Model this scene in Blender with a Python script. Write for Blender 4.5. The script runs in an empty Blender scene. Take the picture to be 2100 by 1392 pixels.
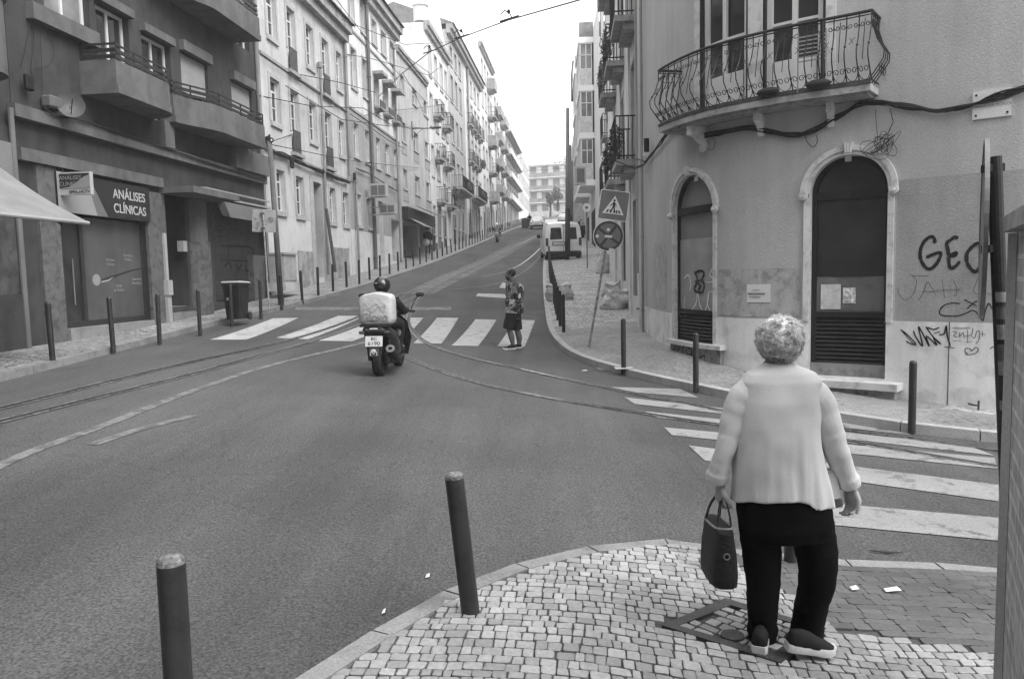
HAZE=.0018
import bpy, math, random
from mathutils import Vector, Matrix, noise as mn
random.seed(7)
SC=bpy.context.scene; COL=SC.collection
R=math.radians
# ---------------- camera model (photograph pixels 2100x1392) ----------------
F=1550.; CX,CY=1050.,696.; H=1.85
PITCH=math.atan(133/F); ROLL=R(1.3)
cp,sp=math.cos(PITCH),math.sin(PITCH)
cf=Vector((0,cp,-sp)); r0=Vector((1,0,0)); u0=Vector((0,sp,cp))
cc,cs=math.cos(ROLL),math.sin(ROLL)
cr=cc*r0-cs*u0; cu=cs*r0+cc*u0
def ray(px,py):
    d=cf+(px-CX)/F*cr+(CY-py)/F*cu
    return d/d.y
def atY(px,py,Y):
    d=ray(px,py); return Vector((d.x*Y,Y,H+d.z*Y))
def sm(a,b,t):
    t=max(0,min(1,(t-a)/(b-a))); return t*t*(3-2*t)
def h(x,y):
    z=.035+.0147*y
    a,b=14.,21.; e=.078
    if y>a: z+=e*((y-a)**2/(2*(b-a)) if y<b else (b-a)/2+(y-b))
    xs=max(-14,min(14,x-.093*max(0,y-17)))
    return z-.056*xs*(1-sm(18,45,y))
def gp(px,py,off=0.):
    d=ray(px,py)
    g=lambda Y:H+d.z*Y-h(d.x*Y,Y)-off
    Y=.5
    while g(Y)>0 and Y<400: Y+=.25
    a,b=Y-.25,Y
    for _ in range(30):
        m=(a+b)/2
        if g(m)>0:a=m
        else:b=m
    return Vector((d.x*b,b,H+d.z*b))
cam=bpy.data.cameras.new('camera'); co=bpy.data.objects.new('camera',cam); COL.objects.link(co)
M3=Matrix((cr,cu,-cf)).transposed()
co.matrix_world=Matrix.Translation((0,0,H))@M3.to_4x4()
cam.sensor_width=36; cam.lens=36*F/2100; cam.clip_end=2000; cam.clip_start=.05
SC.camera=co
# ---------------- materials ----------------
MATS={}
def gm(name,v,rough=.8,var=.12,sc=1.5,fine=.10,fsc=60.,bump=0.,bsc=None,spec=.3,metal=0.,streak=0.,ssc=3.,coat=0.,dirt=0.,tr=0.):
    if name in MATS: return MATS[name]
    m=bpy.data.materials.new(name); m.use_nodes=True; nt=m.node_tree; N=nt.nodes; L=nt.links
    b=N['Principled BSDF']; b.inputs['Roughness'].default_value=rough; b.inputs['Metallic'].default_value=metal
    b.inputs['Specular IOR Level'].default_value=spec
    if coat: b.inputs['Coat Weight'].default_value=coat
    if tr: b.inputs['Alpha'].default_value=1-tr
    tc=N.new('ShaderNodeTexCoord')
    def noise(scale,mapz=None,det=4):
        n=N.new('ShaderNodeTexNoise'); n.inputs['Scale'].default_value=scale; n.inputs['Detail'].default_value=det
        if mapz:
            mp=N.new('ShaderNodeMapping'); mp.inputs['Scale'].default_value=mapz; L.new(tc.outputs['Object'],mp.inputs[0]); L.new(mp.outputs[0],n.inputs['Vector'])
        else: L.new(tc.outputs['Object'],n.inputs['Vector'])
        return n.outputs['Fac']
    def mr(src,lo,hi,a=.3,c=.7):
        r=N.new('ShaderNodeMapRange'); r.inputs['From Min'].default_value=a; r.inputs['From Max'].default_value=c
        r.inputs['To Min'].default_value=lo; r.inputs['To Max'].default_value=hi; L.new(src,r.inputs['Value']); return r.outputs[0]
    def mul(a,c):
        q=N.new('ShaderNodeMath'); q.operation='MULTIPLY'; L.new(a,q.inputs[0])
        if isinstance(c,(int,float)): q.inputs[1].default_value=c
        else: L.new(c,q.inputs[1])
        return q.outputs[0]
    if var==0 and fine==0 and not streak:
        b.inputs['Base Color'].default_value=(v,v,v,1)
    else:
        o=mr(noise(sc),1-var,1+var)
        if fine: o=mul(o,mr(noise(fsc,det=2),1-fine,1+fine))
        if streak: o=mul(o,mr(noise(ssc,(1,1,.12)),1-streak,1.05,.35,.6))
        if dirt: o=mul(o,mr(noise(sc*2.7,det=8),1-dirt,1.,.36,.5))
        o=mul(o,v)
        cb=N.new('ShaderNodeCombineColor')
        for i in range(3): L.new(o,cb.inputs[i])
        L.new(cb.outputs[0],b.inputs['Base Color'])
    if bump:
        bp=N.new('ShaderNodeBump'); bp.inputs['Strength'].default_value=bump; bp.inputs['Distance'].default_value=.02
        L.new(noise(bsc or fsc,det=5),bp.inputs['Height']); L.new(bp.outputs[0],b.inputs['Normal'])
    MATS[name]=m; return m
def stonemat(name,v,scale,gap=.06,var=.25,groutv=.3):
    """small setts: voronoi cells with darker joints"""
    m=bpy.data.materials.new(name); m.use_nodes=True; nt=m.node_tree; N=nt.nodes; L=nt.links
    b=N['Principled BSDF']; b.inputs['Roughness'].default_value=.75
    tc=N.new('ShaderNodeTexCoord')
    v1=N.new('ShaderNodeTexVoronoi'); v1.feature='DISTANCE_TO_EDGE'; v1.inputs['Scale'].default_value=scale; v1.inputs['Randomness'].default_value=.6
    v2=N.new('ShaderNodeTexVoronoi'); v2.inputs['Scale'].default_value=scale; v2.inputs['Randomness'].default_value=.6
    L.new(tc.outputs['Object'],v1.inputs['Vector']); L.new(tc.outputs['Object'],v2.inputs['Vector'])
    r=N.new('ShaderNodeMapRange'); r.inputs['From Min'].default_value=gap*.4; r.inputs['From Max'].default_value=gap*1.6
    r.inputs['To Min'].default_value=groutv; r.inputs['To Max'].default_value=1; L.new(v1.outputs['Distance'],r.inputs['Value'])
    s=N.new('ShaderNodeSeparateColor'); L.new(v2.outputs['Color'],s.inputs[0])
    r2=N.new('ShaderNodeMapRange'); r2.inputs['To Min'].default_value=v*(1-var); r2.inputs['To Max'].default_value=v*(1+var); L.new(s.outputs[0],r2.inputs['Value'])
    ns=N.new('ShaderNodeTexNoise'); ns.inputs['Scale'].default_value=.8; ns.inputs['Detail'].default_value=5; L.new(tc.outputs['Object'],ns.inputs['Vector'])
    r3=N.new('ShaderNodeMapRange'); r3.inputs['From Min'].default_value=.3; r3.inputs['From Max'].default_value=.7; r3.inputs['To Min'].default_value=.75; r3.inputs['To Max'].default_value=1.15; L.new(ns.outputs['Fac'],r3.inputs['Value'])
    q=N.new('ShaderNodeMath'); q.operation='MULTIPLY'; L.new(r.outputs[0],q.inputs[0]); L.new(r2.outputs[0],q.inputs[1])
    q2=N.new('ShaderNodeMath'); q2.operation='MULTIPLY'; L.new(q.outputs[0],q2.inputs[0]); L.new(r3.outputs[0],q2.inputs[1])
    cb=N.new('ShaderNodeCombineColor')
    for i in range(3): L.new(q2.outputs[0],cb.inputs[i])
    L.new(cb.outputs[0],b.inputs['Base Color'])
    bp=N.new('ShaderNodeBump'); bp.inputs['Strength'].default_value=.5; bp.inputs['Distance'].default_value=.01; L.new(r.outputs[0],bp.inputs['Height']); L.new(bp.outputs[0],b.inputs['Normal'])
    MATS[name]=m; return m
def islandmat(name,lo,hi,rough=.6,bump=.3):
    m=bpy.data.materials.new(name); m.use_nodes=True; nt=m.node_tree; N=nt.nodes; L=nt.links
    b=N['Principled BSDF']; b.inputs['Roughness'].default_value=rough
    g=N.new('ShaderNodeNewGeometry'); tc=N.new('ShaderNodeTexCoord')
    r=N.new('ShaderNodeMapRange'); r.inputs['To Min'].default_value=lo; r.inputs['To Max'].default_value=hi; L.new(g.outputs['Random Per Island'],r.inputs['Value'])
    ns=N.new('ShaderNodeTexNoise'); ns.inputs['Scale'].default_value=45; ns.inputs['Detail'].default_value=4; L.new(tc.outputs['Object'],ns.inputs['Vector'])
    r3=N.new('ShaderNodeMapRange'); r3.inputs['From Min'].default_value=.3; r3.inputs['From Max'].default_value=.7; r3.inputs['To Min'].default_value=.8; r3.inputs['To Max'].default_value=1.12; L.new(ns.outputs['Fac'],r3.inputs['Value'])
    n2=N.new('ShaderNodeTexNoise'); n2.inputs['Scale'].default_value=1.3; n2.inputs['Detail'].default_value=6; L.new(tc.outputs['Object'],n2.inputs['Vector'])
    r4=N.new('ShaderNodeMapRange'); r4.inputs['From Min'].default_value=.35; r4.inputs['From Max'].default_value=.6; r4.inputs['To Min'].default_value=.78; r4.inputs['To Max'].default_value=1.05; L.new(n2.outputs['Fac'],r4.inputs['Value'])
    q=N.new('ShaderNodeMath'); q.operation='MULTIPLY'; L.new(r.outputs[0],q.inputs[0]); L.new(r3.outputs[0],q.inputs[1])
    q2=N.new('ShaderNodeMath'); q2.operation='MULTIPLY'; L.new(q.outputs[0],q2.inputs[0]); L.new(r4.outputs[0],q2.inputs[1])
    cb=N.new('ShaderNodeCombineColor')
    for i in range(3): L.new(q2.outputs[0],cb.inputs[i])
    L.new(cb.outputs[0],b.inputs['Base Color'])
    bp=N.new('ShaderNodeBump'); bp.inputs['Strength'].default_value=bump; bp.inputs['Distance'].default_value=.004; L.new(ns.outputs['Fac'],bp.inputs['Height']); L.new(bp.outputs[0],b.inputs['Normal'])
    MATS[name]=m; return m
# ---------------- mesh helpers ----------------
def orient(a,b):
    z=(Vector(b)-Vector(a)).normalized()
    t=Vector((0,0,1)) if abs(z.z)<.95 else Vector((0,1,0))
    x=t.cross(z).normalized(); return x,z.cross(x),z
class MB:
    def __init__(s): s.v=[]; s.f=[]; s.m=[]
    def add(s,vs,fs,mi=0):
        o=len(s.v); s.v+=[Vector(p) for p in vs]; s.f+=[tuple(i+o for i in f) for f in fs]; s.m+=[mi]*len(fs); return s
    def quad(s,a,b,c,d,mi=0): return s.add([a,b,c,d],[(0,1,2,3)],mi)
    def hexa(s,P,mi=0): # P: 4 bottom + 4 top
        return s.add(P,[(0,3,2,1),(4,5,6,7),(0,1,5,4),(1,2,6,5),(2,3,7,6),(3,0,4,7)],mi)
    def box(s,c,sz,M=None,mi=0):
        x,y,z=[k/2 for k in sz]; P=[(-x,-y,-z),(x,-y,-z),(x,y,-z),(-x,y,-z),(-x,-y,z),(x,-y,z),(x,y,z),(-x,y,z)]
        P=[Vector(p) for p in P]
        if M is not None: P=[M@p for p in P]
        c=Vector(c); return s.hexa([p+c for p in P],mi)
    def bbox(s,c,sz,bev=.01,M=None,mi=0):
        """box with chamfered edges"""
        x,y,z=[k/2 for k in sz]; b=min(bev,x*.9,y*.9,z*.9); vs=[];ix={}
        for i,sx in enumerate((-1,1)):
            for j,sy in enumerate((-1,1)):
                for k,sz_ in enumerate((-1,1)):
                    for ax in range(3):
                        p=[sx*x,sy*y,sz_*z]
                        for q in range(3):
                            if q!=ax: p[q]-=(sx,sy,sz_)[q]*b
                        ix[(i,j,k,ax)]=len(vs); vs.append(Vector(p))
        fs=[]
        for ax in range(3):
            o=[q for q in range(3) if q!=ax]
            for e in (0,1):
                f=[]
                for (a,c2) in ((0,0),(1,0),(1,1),(0,1)):
                    k=[0,0,0]; k[ax]=e; k[o[0]]=a; k[o[1]]=c2; f.append(ix[(*k,ax)])
                fs.append(tuple(f))
        for ax in range(3): # edges along ax
            o=[q for q in range(3) if q!=ax]
            for a in (0,1):
                for c2 in (0,1):
                    k0=[0,0,0];k0[o[0]]=a;k0[o[1]]=c2;k1=list(k0);k1[ax]=1
                    fs.append((ix[(*k0,o[0])],ix[(*k0,o[1])],ix[(*k1,o[1])],ix[(*k1,o[0])]))
        for i in (0,1):
            for j in (0,1):
                for k in (0,1): fs.append((ix[(i,j,k,0)],ix[(i,j,k,1)],ix[(i,j,k,2)]))
        if M is not None: vs=[M@p for p in vs]
        c=Vector(c); return s.add([p+c for p in vs],fs,mi)
    def tube(s,pts,r,n=8,mi=0,cap=True):
        pts=[Vector(p) for p in pts]; rs=r if isinstance(r,(list,tuple)) else [r]*len(pts)
        o=len(s.v); px=None
        for i,p in enumerate(pts):
            a=pts[max(0,i-1)]; b=pts[min(len(pts)-1,i+1)]
            z=(b-a); z=z.normalized() if z.length>1e-9 else Vector((0,0,1))
            if px is None: x,y,_=orient(a,b)
            else:
                x=px-z*px.dot(z); x=x.normalized() if x.length>1e-6 else orient(a,b)[0]; y=z.cross(x)
            px=x
            for k in range(n):
                t=2*math.pi*k/n; s.v.append(p+(x*math.cos(t)+y*math.sin(t))*rs[i])
        for i in range(len(pts)-1):
            for k in range(n):
                a=o+i*n+k; b=o+i*n+(k+1)%n; s.f.append((a,b,b+n,a+n)); s.m.append(mi)
        if cap:
            s.f.append(tuple(o+k for k in range(n))[::-1]); s.m.append(mi)
            e=o+(len(pts)-1)*n; s.f.append(tuple(e+k for k in range(n))); s.m.append(mi)
        return s
    def rings(s,rr,mi=0,cap=True):
        """rr: list of closed rings (same count)"""
        o=len(s.v); n=len(rr[0])
        for q in rr: s.v+=[Vector(p) for p in q]
        for i in range(len(rr)-1):
            for k in range(n):
                a=o+i*n+k; b=o+i*n+(k+1)%n; s.f.append((a,b,b+n,a+n)); s.m.append(mi)
        if cap:
            s.f.append(tuple(o+k for k in range(n))[::-1]); s.m.append(mi)
            e=o+(len(rr)-1)*n; s.f.append(tuple(e+k for k in range(n))); s.m.append(mi)
        return s
    def ell(s,c,r,n=12,k=8,M=None,mi=0):
        rr=[]
        for j in range(1,k):
            a=math.pi*j/k; ring=[]
            for i in range(n):
                t=2*math.pi*i/n; p=Vector((r[0]*math.sin(a)*math.cos(t),r[1]*math.sin(a)*math.sin(t),-r[2]*math.cos(a)))
                if M is not None:p=M@p
                ring.append(p+Vector(c))
            rr.append(ring)
        return s.rings(rr,mi)
    def disc(s,c,nrm,r0,r1,th,n=24,mi=0):
        """solid disc / ring of thickness th, centred c"""
        z=Vector(nrm).normalized(); x,y,_=orient((0,0,0),z); c=Vector(c); R4=[]
        for (rr,o) in ((r0,-th/2),(r1,-th/2),(r1,th/2),(r0,th/2)):
            R4.append([c+z*o+(x*math.cos(2*math.pi*k/n)+y*math.sin(2*math.pi*k/n))*rr for k in range(n)])
        if r0>0:
            s.rings(R4+[R4[0]],mi,cap=False)
        else: s.rings(R4[1:3],mi)
        return s
    def prism(s,poly,vec,mi=0):
        a=[Vector(p) for p in poly]; v=Vector(vec); return s.rings([a,[p+v for p in a]],mi)
    def build(s,name,mats,parent=None,smooth=False,kind=None,local=False):
        if not isinstance(mats,(list,tuple)): mats=[mats]
        off=Vector((0,0,0))
        if parent is not None and not local:
            q=parent
            while q is not None: off+=q.location; q=q.parent
        me=bpy.data.meshes.new(name); me.from_pydata([tuple(p-off) for p in s.v],[],s.f)
        for m in mats: me.materials.append(m)
        me.polygons.foreach_set('material_index',s.m)
        if smooth: me.polygons.foreach_set('use_smooth',[True]*len(s.f))
        me.update(); o=bpy.data.objects.new(name,me); COL.objects.link(o)
        if parent is not None: o.parent=parent
        if kind: o['kind']=kind
        return o
def autosmooth(o,ang=40):
    me=o.data; import bmesh
    bm=bmesh.new(); bm.from_mesh(me); bmesh.ops.recalc_face_normals(bm,faces=bm.faces)
    for e in bm.edges:
        e.smooth = not(len(e.link_faces)==2 and e.calc_face_angle(0)>R(ang))
    for f in bm.faces: f.smooth=True
    bm.to_mesh(me); bm.free(); return o
def tag(o,label,cat,group=None):
    o['label']=label; o['category']=cat
    if group: o['group']=group
    return o
def thing(name,label,cat,loc,rz=0,group=None):
    o=bpy.data.objects.new(name,None); COL.objects.link(o); o.location=loc; o.rotation_euler=(0,0,rz); o.empty_display_size=.2
    return tag(o,label,cat,group)
def dup(o,parent=None):
    c=o.copy(); COL.objects.link(c)
    if parent is not None: c.parent=parent
    for ch in KIDS.get(o.name,[]) : dup(ch,c)
    return c
KIDS={}
def index_kids(o):
    KIDS[o.name]=[c for c in bpy.data.objects if c.parent==o]
    for c in KIDS[o.name]: index_kids(c)
def text(body,name,mat,parent,origin,ux,uz,size,align='CENTER',ext=.002,bold=0.,shear=0.,spacing=1.,local=False):
    """flat lettering on the plane spanned by ux (reading direction) and uz (up)"""
    cu_=bpy.data.curves.new(name,'FONT'); cu_.body=body; cu_.size=size; cu_.align_x=align; cu_.align_y='CENTER'; cu_.extrude=ext; cu_.offset=bold; cu_.shear=shear; cu_.space_character=spacing
    t=bpy.data.objects.new(name+'_tmp',cu_); COL.objects.link(t)
    dg=bpy.context.evaluated_depsgraph_get(); me=bpy.data.meshes.new_from_object(t.evaluated_get(dg))
    ux=Vector(ux).normalized(); uz=Vector(uz).normalized(); n=ux.cross(uz)
    Mx=Matrix((ux,uz,n)).transposed(); off=Vector((0,0,0))
    if parent is not None and not local:
        q=parent
        while q is not None: off+=q.location; q=q.parent
    o3=Vector(origin)
    for v in me.vertices: v.co=Mx@v.co+o3-off
    me.name=name; me.materials.clear(); me.materials.append(mat)
    o=bpy.data.objects.new(name,me); COL.objects.link(o); o.parent=parent
    bpy.data.objects.remove(t); bpy.data.curves.remove(cu_)
    return o
# ---------------- facade helper ----------------
class Fac:
    def __init__(s,pts):
        s.p=[Vector((a,b)) for a,b in pts]; s.u=[0]
        for i in range(1,len(s.p)): s.u.append(s.u[-1]+(s.p[i]-s.p[i-1]).length)
        s.n=[]; 
        for i in range(len(s.p)-1):
            d=(s.p[i+1]-s.p[i]).normalized(); s.n.append(Vector((d.y,-d.x)))
    def seg(s,u):
        i=0
        while i<len(s.n)-1 and u>s.u[i+1]: i+=1
        return i
    def nrm(s,u):
        i=s.seg(u)
        n=s.n[i].copy()
        if len(s.n)>1: # smooth normal
            L=s.u[i+1]-s.u[i]; t=(u-s.u[i])/L
            if t<.5 and i>0: n=s.n[i-1].lerp(s.n[i],.5+t)
            elif t>.5 and i<len(s.n)-1: n=s.n[i].lerp(s.n[i+1],t-.5)
            n.normalize()
        return n
    def P(s,u,z,off=0.):
        i=s.seg(u); d=(s.p[i+1]-s.p[i]).normalized(); q=s.p[i]+d*(u-s.u[i])+s.nrm(u)*off
        return Vector((q.x,q.y,z))
    def T(s,u):
        n=s.nrm(u); return Vector((-n.y,n.x,0))
    def pix(s,px,py,off=0.):
        d=ray(px,py); best=None
        for i in range(len(s.n)):
            n=s.n[i]; p0=s.p[i]+n*off; den=d.x*n.x+d.y*n.y
            if abs(den)<1e-6: continue
            t=(p0.x*n.x+p0.y*n.y)/den
            if t<=0: continue
            q=Vector((d.x*t,d.y*t)); w=(q-p0).dot((s.p[i+1]-s.p[i]).normalized()); L=s.u[i+1]-s.u[i]
            vio=max(0,-w if i>0 else 0,w-L if i<len(s.n)-1 else 0)
            if den>0: continue
            key=(0 if vio<.02 else vio,t)
            if best is None or key<best[3]: best=(t,s.u[i]+w,H+d.z*t,key)
        return best[1],best[2]
    def box(s,mb,a,b,z0,z1,o0,o1,mi=0,step=None):
        n=1
        if len(s.n)>1: n=max(1,int(abs(b-a)/(step or .3)))
        for k in range(n):
            x=a+(b-a)*k/n; y=a+(b-a)*(k+1)/n
            mb.hexa([s.P(x,z0,o1),s.P(y,z0,o1),s.P(y,z0,o0),s.P(x,z0,o0),s.P(x,z1,o1),s.P(y,z1,o1),s.P(y,z1,o0),s.P(x,z1,o0)],mi)
def op(a,b,z0,z1,arch=0.,**k):
    d=dict(a=a,b=b,z0=z0,z1=z1,arch=arch); d.update(k); return d
def top(o,u):
    if not o['arch']: return o['z1']
    c=(o['a']+o['b'])/2; w=(o['b']-o['a'])/2; t=max(0,1-((u-c)/w)**2)
    return o['z1']-o['arch']+o['arch']*math.sqrt(t)
def wall(mb,fac,u0,u1,z0,z1,ops,depth=.22,bands=((-99,0),),rmi=0,off=0.,z1f=None):
    us={u0,u1}
    for o in ops:
        us|={o['a'],o['b']}
        if o['arch']:
            for k in range(1,20): us.add(o['a']+(o['b']-o['a'])*(.5-.5*math.cos(math.pi*k/20)))
    if len(fac.n)>1:
        k=u0
        while k<u1: us.add(k); k+=.35
    us=sorted(us)
    zs=[b[0] for b in bands]
    def emit(a,b,za,zb,ta,tb):
        # split in bands
        cuts=[z for z in zs if max(za,zb)+1e-4<z<min(ta,tb)-1e-4]
        lo=(za,zb)
        for c in cuts+[None]:
            hi=(c,c) if c is not None else (ta,tb)
            mid=(lo[0]+lo[1]+hi[0]+hi[1])/4; mi=[bd[1] for bd in bands if bd[0]<=mid][-1]
            if max(hi[0]-lo[0],hi[1]-lo[1])>1e-4:
                mb.quad(fac.P(a,lo[0],off),fac.P(b,lo[1],off),fac.P(b,hi[1],off),fac.P(a,hi[0],off),mi)
            lo=hi
    for a,b in zip(us,us[1:]):
        if b-a<1e-5: continue
        m=(a+b)/2; cov=sorted([o for o in ops if o['a']<m<o['b']],key=lambda o:o['z0']); ca=cb=z0
        for o in cov:
            emit(a,b,ca,cb,o['z0'],o['z0']); ta,tb=top(o,a),top(o,b); dp=o.get('depth',depth)
            mb.quad(fac.P(a,ta,off),fac.P(b,tb,off),fac.P(b,tb,-dp),fac.P(a,ta,-dp),rmi)
            mb.quad(fac.P(a,o['z0'],off),fac.P(b,o['z0'],off),fac.P(b,o['z0'],-dp),fac.P(a,o['z0'],-dp),rmi)
            ca,cb=ta,tb
        za_,zb_=(z1f(a),z1f(b)) if z1f else (z1,z1)
        emit(a,b,ca,cb,za_,zb_)
    for o in ops:
        dp=o.get('depth',depth)
        for e in ('a','b'):
            u=o[e]; t=top(o,u); mb.quad(fac.P(u,o['z0'],off),fac.P(u,t,off),fac.P(u,t,-dp),fac.P(u,o['z0'],-dp),rmi)
def body(mb,fac,u0,u1,z0,z1,D,mi=0,front=0.):
    """sides, back and top behind the front wall"""
    A=lambda u,z,o:fac.P(u,z,o)
    for u in (u0,u1): mb.quad(A(u,z0,front),A(u,z0,-D),A(u,z1,-D),A(u,z1,front),mi)
    mb.quad(A(u0,z0,-D),A(u1,z0,-D),A(u1,z1,-D),A(u0,z1,-D),mi)
    n=max(1,int((u1-u0)/1.)) if len(fac.n)>1 else 1
    for k in range(n):
        a=u0+(u1-u0)*k/n;b=u0+(u1-u0)*(k+1)/n
        mb.quad(A(a,z1,front),A(b,z1,front),A(b,z1,-D),A(a,z1,-D),mi)
def window(fac,o,root,fm,gmat,depth=.2,fw=.06,style='casement',sill=None,smat=None,trim=None,tmat=None,label=None):
    a,b,z0,z1=o['a'],o['b'],o['z0'],o['z1']; m=MB(); d=-depth; t=.05
    B=lambda a_,b_,c_,d_,p=0.,q=t:fac.box(m,a_,b_,c_,d_,d-q+p,d+p)
    B(a,a+fw,z0,z1);B(b-fw,b,z0,z1);B(a+fw,b-fw,z0,z0+fw);B(a+fw,b-fw,z1-fw,z1)
    c=(a+b)/2; w=fw*.9
    if style in('casement','transom'):
        tz=z1-(z1-z0)*.27
        B(a+fw,b-fw,tz-w/2,tz+w/2,.004); B(c-w/2,c+w/2,z0+fw,tz-w/2,.008)
        if style=='casement':
            mz=z0+(tz-z0)*.5
            B(a+fw,c-w/2,mz-.015,mz+.015,-.003); B(c+w/2,b-fw,mz-.015,mz+.015,-.003)
    elif style=='double': B(c-w/2,c+w/2,z0+fw,z1-fw,.004)
    elif style=='french':
        B(c-w/2,c+w/2,z0+fw,z1-fw,.004)
        for k in (.42,.75): 
            zz=z0+(z1-z0)*k; B(a+fw,c-w/2,zz-.02,zz+.02,-.003); B(c+w/2,b-fw,zz-.02,zz+.02,-.003)
    wob=m.build('window',fm,root)
    g=MB(); g.quad(fac.P(a,z0,d-t*.6),fac.P(b,z0,d-t*.6),fac.P(b,z1,d-t*.6),fac.P(a,z1,d-t*.6)); g.build('pane',gmat,wob)
    if sill:
        s_=MB(); fac.box(s_,a-.08,b+.08,z0-sill,z0-.003,-.02,.07); s_.build('sill',smat or fm,wob)
    if trim:
        s_=MB(); tw=trim
        fac.box(s_,a-tw,a-.002,z0-.002,z1+tw,-.01,.028); fac.box(s_,b+.002,b+tw,z0-.002,z1+tw,-.01,.028); fac.box(s_,a-.002,b+.002,z1+.003,z1+tw,-.01,.028)
        s_.build('surround',tmat or fm,wob)
    return wob
# ================= GROUND =================
asphalt=gm('asphalt',.088,rough=.85,var=.22,sc=.3,fine=.5,fsc=65,bump=.6,bsc=110,dirt=.10)
nt=asphalt.node_tree;N=nt.nodes;L=nt.links;b=N['Principled BSDF']; src=b.inputs['Base Color'].links[0].from_socket
tc=N.new('ShaderNodeTexCoord'); mp=N.new('ShaderNodeMapping'); mp.inputs['Rotation'].default_value=(0,0,R(28)); mp.inputs['Scale'].default_value=(1.1,.10,1); L.new(tc.outputs['Object'],mp.inputs[0])
n1=N.new('ShaderNodeTexNoise'); n1.inputs['Scale'].default_value=.9; n1.inputs['Detail'].default_value=10; n1.inputs['Roughness'].default_value=.7; L.new(mp.outputs[0],n1.inputs['Vector'])
r1=N.new('ShaderNodeMapRange'); r1.inputs['From Min'].default_value=.35; r1.inputs['From Max'].default_value=.65; r1.inputs['To Min'].default_value=.80; r1.inputs['To Max'].default_value=1.2; L.new(n1.outputs['Fac'],r1.inputs['Value'])
vc=N.new('ShaderNodeTexVoronoi'); vc.feature='DISTANCE_TO_EDGE'; vc.inputs['Scale'].default_value=.33; nz=N.new('ShaderNodeTexNoise'); nz.inputs['Scale'].default_value=2.2; nz.inputs['Detail'].default_value=6; L.new(tc.outputs['Object'],nz.inputs['Vector'])
mv=N.new('ShaderNodeMix'); mv.data_type='VECTOR'; mv.inputs[0].default_value=.22; L.new(tc.outputs['Object'],mv.inputs[4]); L.new(nz.outputs['Color'],mv.inputs[5]); L.new(mv.outputs[1],vc.inputs['Vector'])
rc=N.new('ShaderNodeMapRange'); rc.inputs['From Min'].default_value=.0; rc.inputs['From Max'].default_value=.006; rc.inputs['To Min'].default_value=.87; rc.inputs['To Max'].default_value=1; L.new(vc.outputs['Distance'],rc.inputs['Value'])
q1=N.new('ShaderNodeMath'); q1.operation='MULTIPLY'; L.new(r1.outputs[0],q1.inputs[0]); L.new(rc.outputs[0],q1.inputs[1])
cbx=N.new('ShaderNodeCombineColor'); [L.new(q1.outputs[0],cbx.inputs[i]) for i in range(3)]
mxr=N.new('ShaderNodeMix'); mxr.data_type='RGBA'; mxr.blend_type='MULTIPLY'; mxr.inputs[0].default_value=1; L.new(src,mxr.inputs[6]); L.new(cbx.outputs[0],mxr.inputs[7]); L.new(mxr.outputs[2],b.inputs['Base Color'])
asph_patch=gm('asphalt patch',.085,rough=.85,var=.2,sc=.8,fine=.4,fsc=110,bump=.4,bsc=160)
granite=gm('kerb granite',.25,rough=.8,var=.15,sc=2,fine=.2,fsc=70,bump=.3,dirt=.2)
calcada=stonemat('calcada setts',.29,9.5,gap=.07)
calc_dark=stonemat('track setts',.17,7.,gap=.08)
def worn(name,v,bare,thr=.5):
    m=gm(name,v,rough=.7,var=.12,sc=1.2,fine=.22,fsc=70)
    nt=m.node_tree;N=nt.nodes;L=nt.links;b=N['Principled BSDF']
    src=b.inputs['Base Color'].links[0].from_socket
    tc=N.new('ShaderNodeTexCoord'); n=N.new('ShaderNodeTexNoise'); n.inputs['Scale'].default_value=5; n.inputs['Detail'].default_value=9; n.inputs['Roughness'].default_value=.75
    L.new(tc.outputs['Object'],n.inputs['Vector'])
    r=N.new('ShaderNodeMapRange'); r.inputs['From Min'].default_value=thr-.05; r.inputs['From Max'].default_value=thr+.07; L.new(n.outputs['Fac'],r.inputs['Value'])
    mx=N.new('ShaderNodeMix'); mx.data_type='RGBA'; L.new(r.outputs[0],mx.inputs[0]); L.new(src,mx.inputs[6]); mx.inputs[7].default_value=(bare,)*3+(1,)
    L.new(mx.outputs[2],b.inputs['Base Color']); return m
paint=worn('road paint',.42,.12,.585); paint_old=worn('faded road paint',.20,.095,.50)
m=MB(); xs=[-60,-40,-28,-20]+[-16+.5*i for i in range(65)]+[18,22,28,40,60]; ys=[-30,-15,-8]+[-5+.5*i for i in range(131)]+[62+2*i for i in range(90)]
vs=[(x,y,h(x,y)) for y in ys for x in xs]; W=len(xs)
fs=[(j*W+i,j*W+i+1,(j+1)*W+i+1,(j+1)*W+i) for j in range(len(ys)-1) for i in range(W-1)]
m.add(vs,fs); m.build('road',asphalt,kind='structure',smooth=True)
def interp(pts,u):
    """polyline by normalized length"""
    L=[0]
    for a,b in zip(pts,pts[1:]): L.append(L[-1]+(Vector(b)-Vector(a)).length)
    t=u*L[-1]
    for i in range(len(pts)-1):
        if t<=L[i+1] or i==len(pts)-2:
            k=(t-L[i])/(L[i+1]-L[i]); return Vector(pts[i]).lerp(Vector(pts[i+1]),k)
def crom(pts,n=8):
    pts=[Vector(p) for p in pts]; out=[]
    P=[2*pts[0]-pts[1]]+pts+[2*pts[-1]-pts[-2]]
    for i in range(1,len(P)-2):
        for k in range(n):
            t=k/n; a,b,c,d=P[i-1],P[i],P[i+1],P[i+2]
            out.append(.5*((2*b)+(c-a)*t+(2*a-5*b+4*c-d)*t*t+(3*b-a-3*c+d)*t**3))
    out.append(pts[-1]); return out
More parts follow.
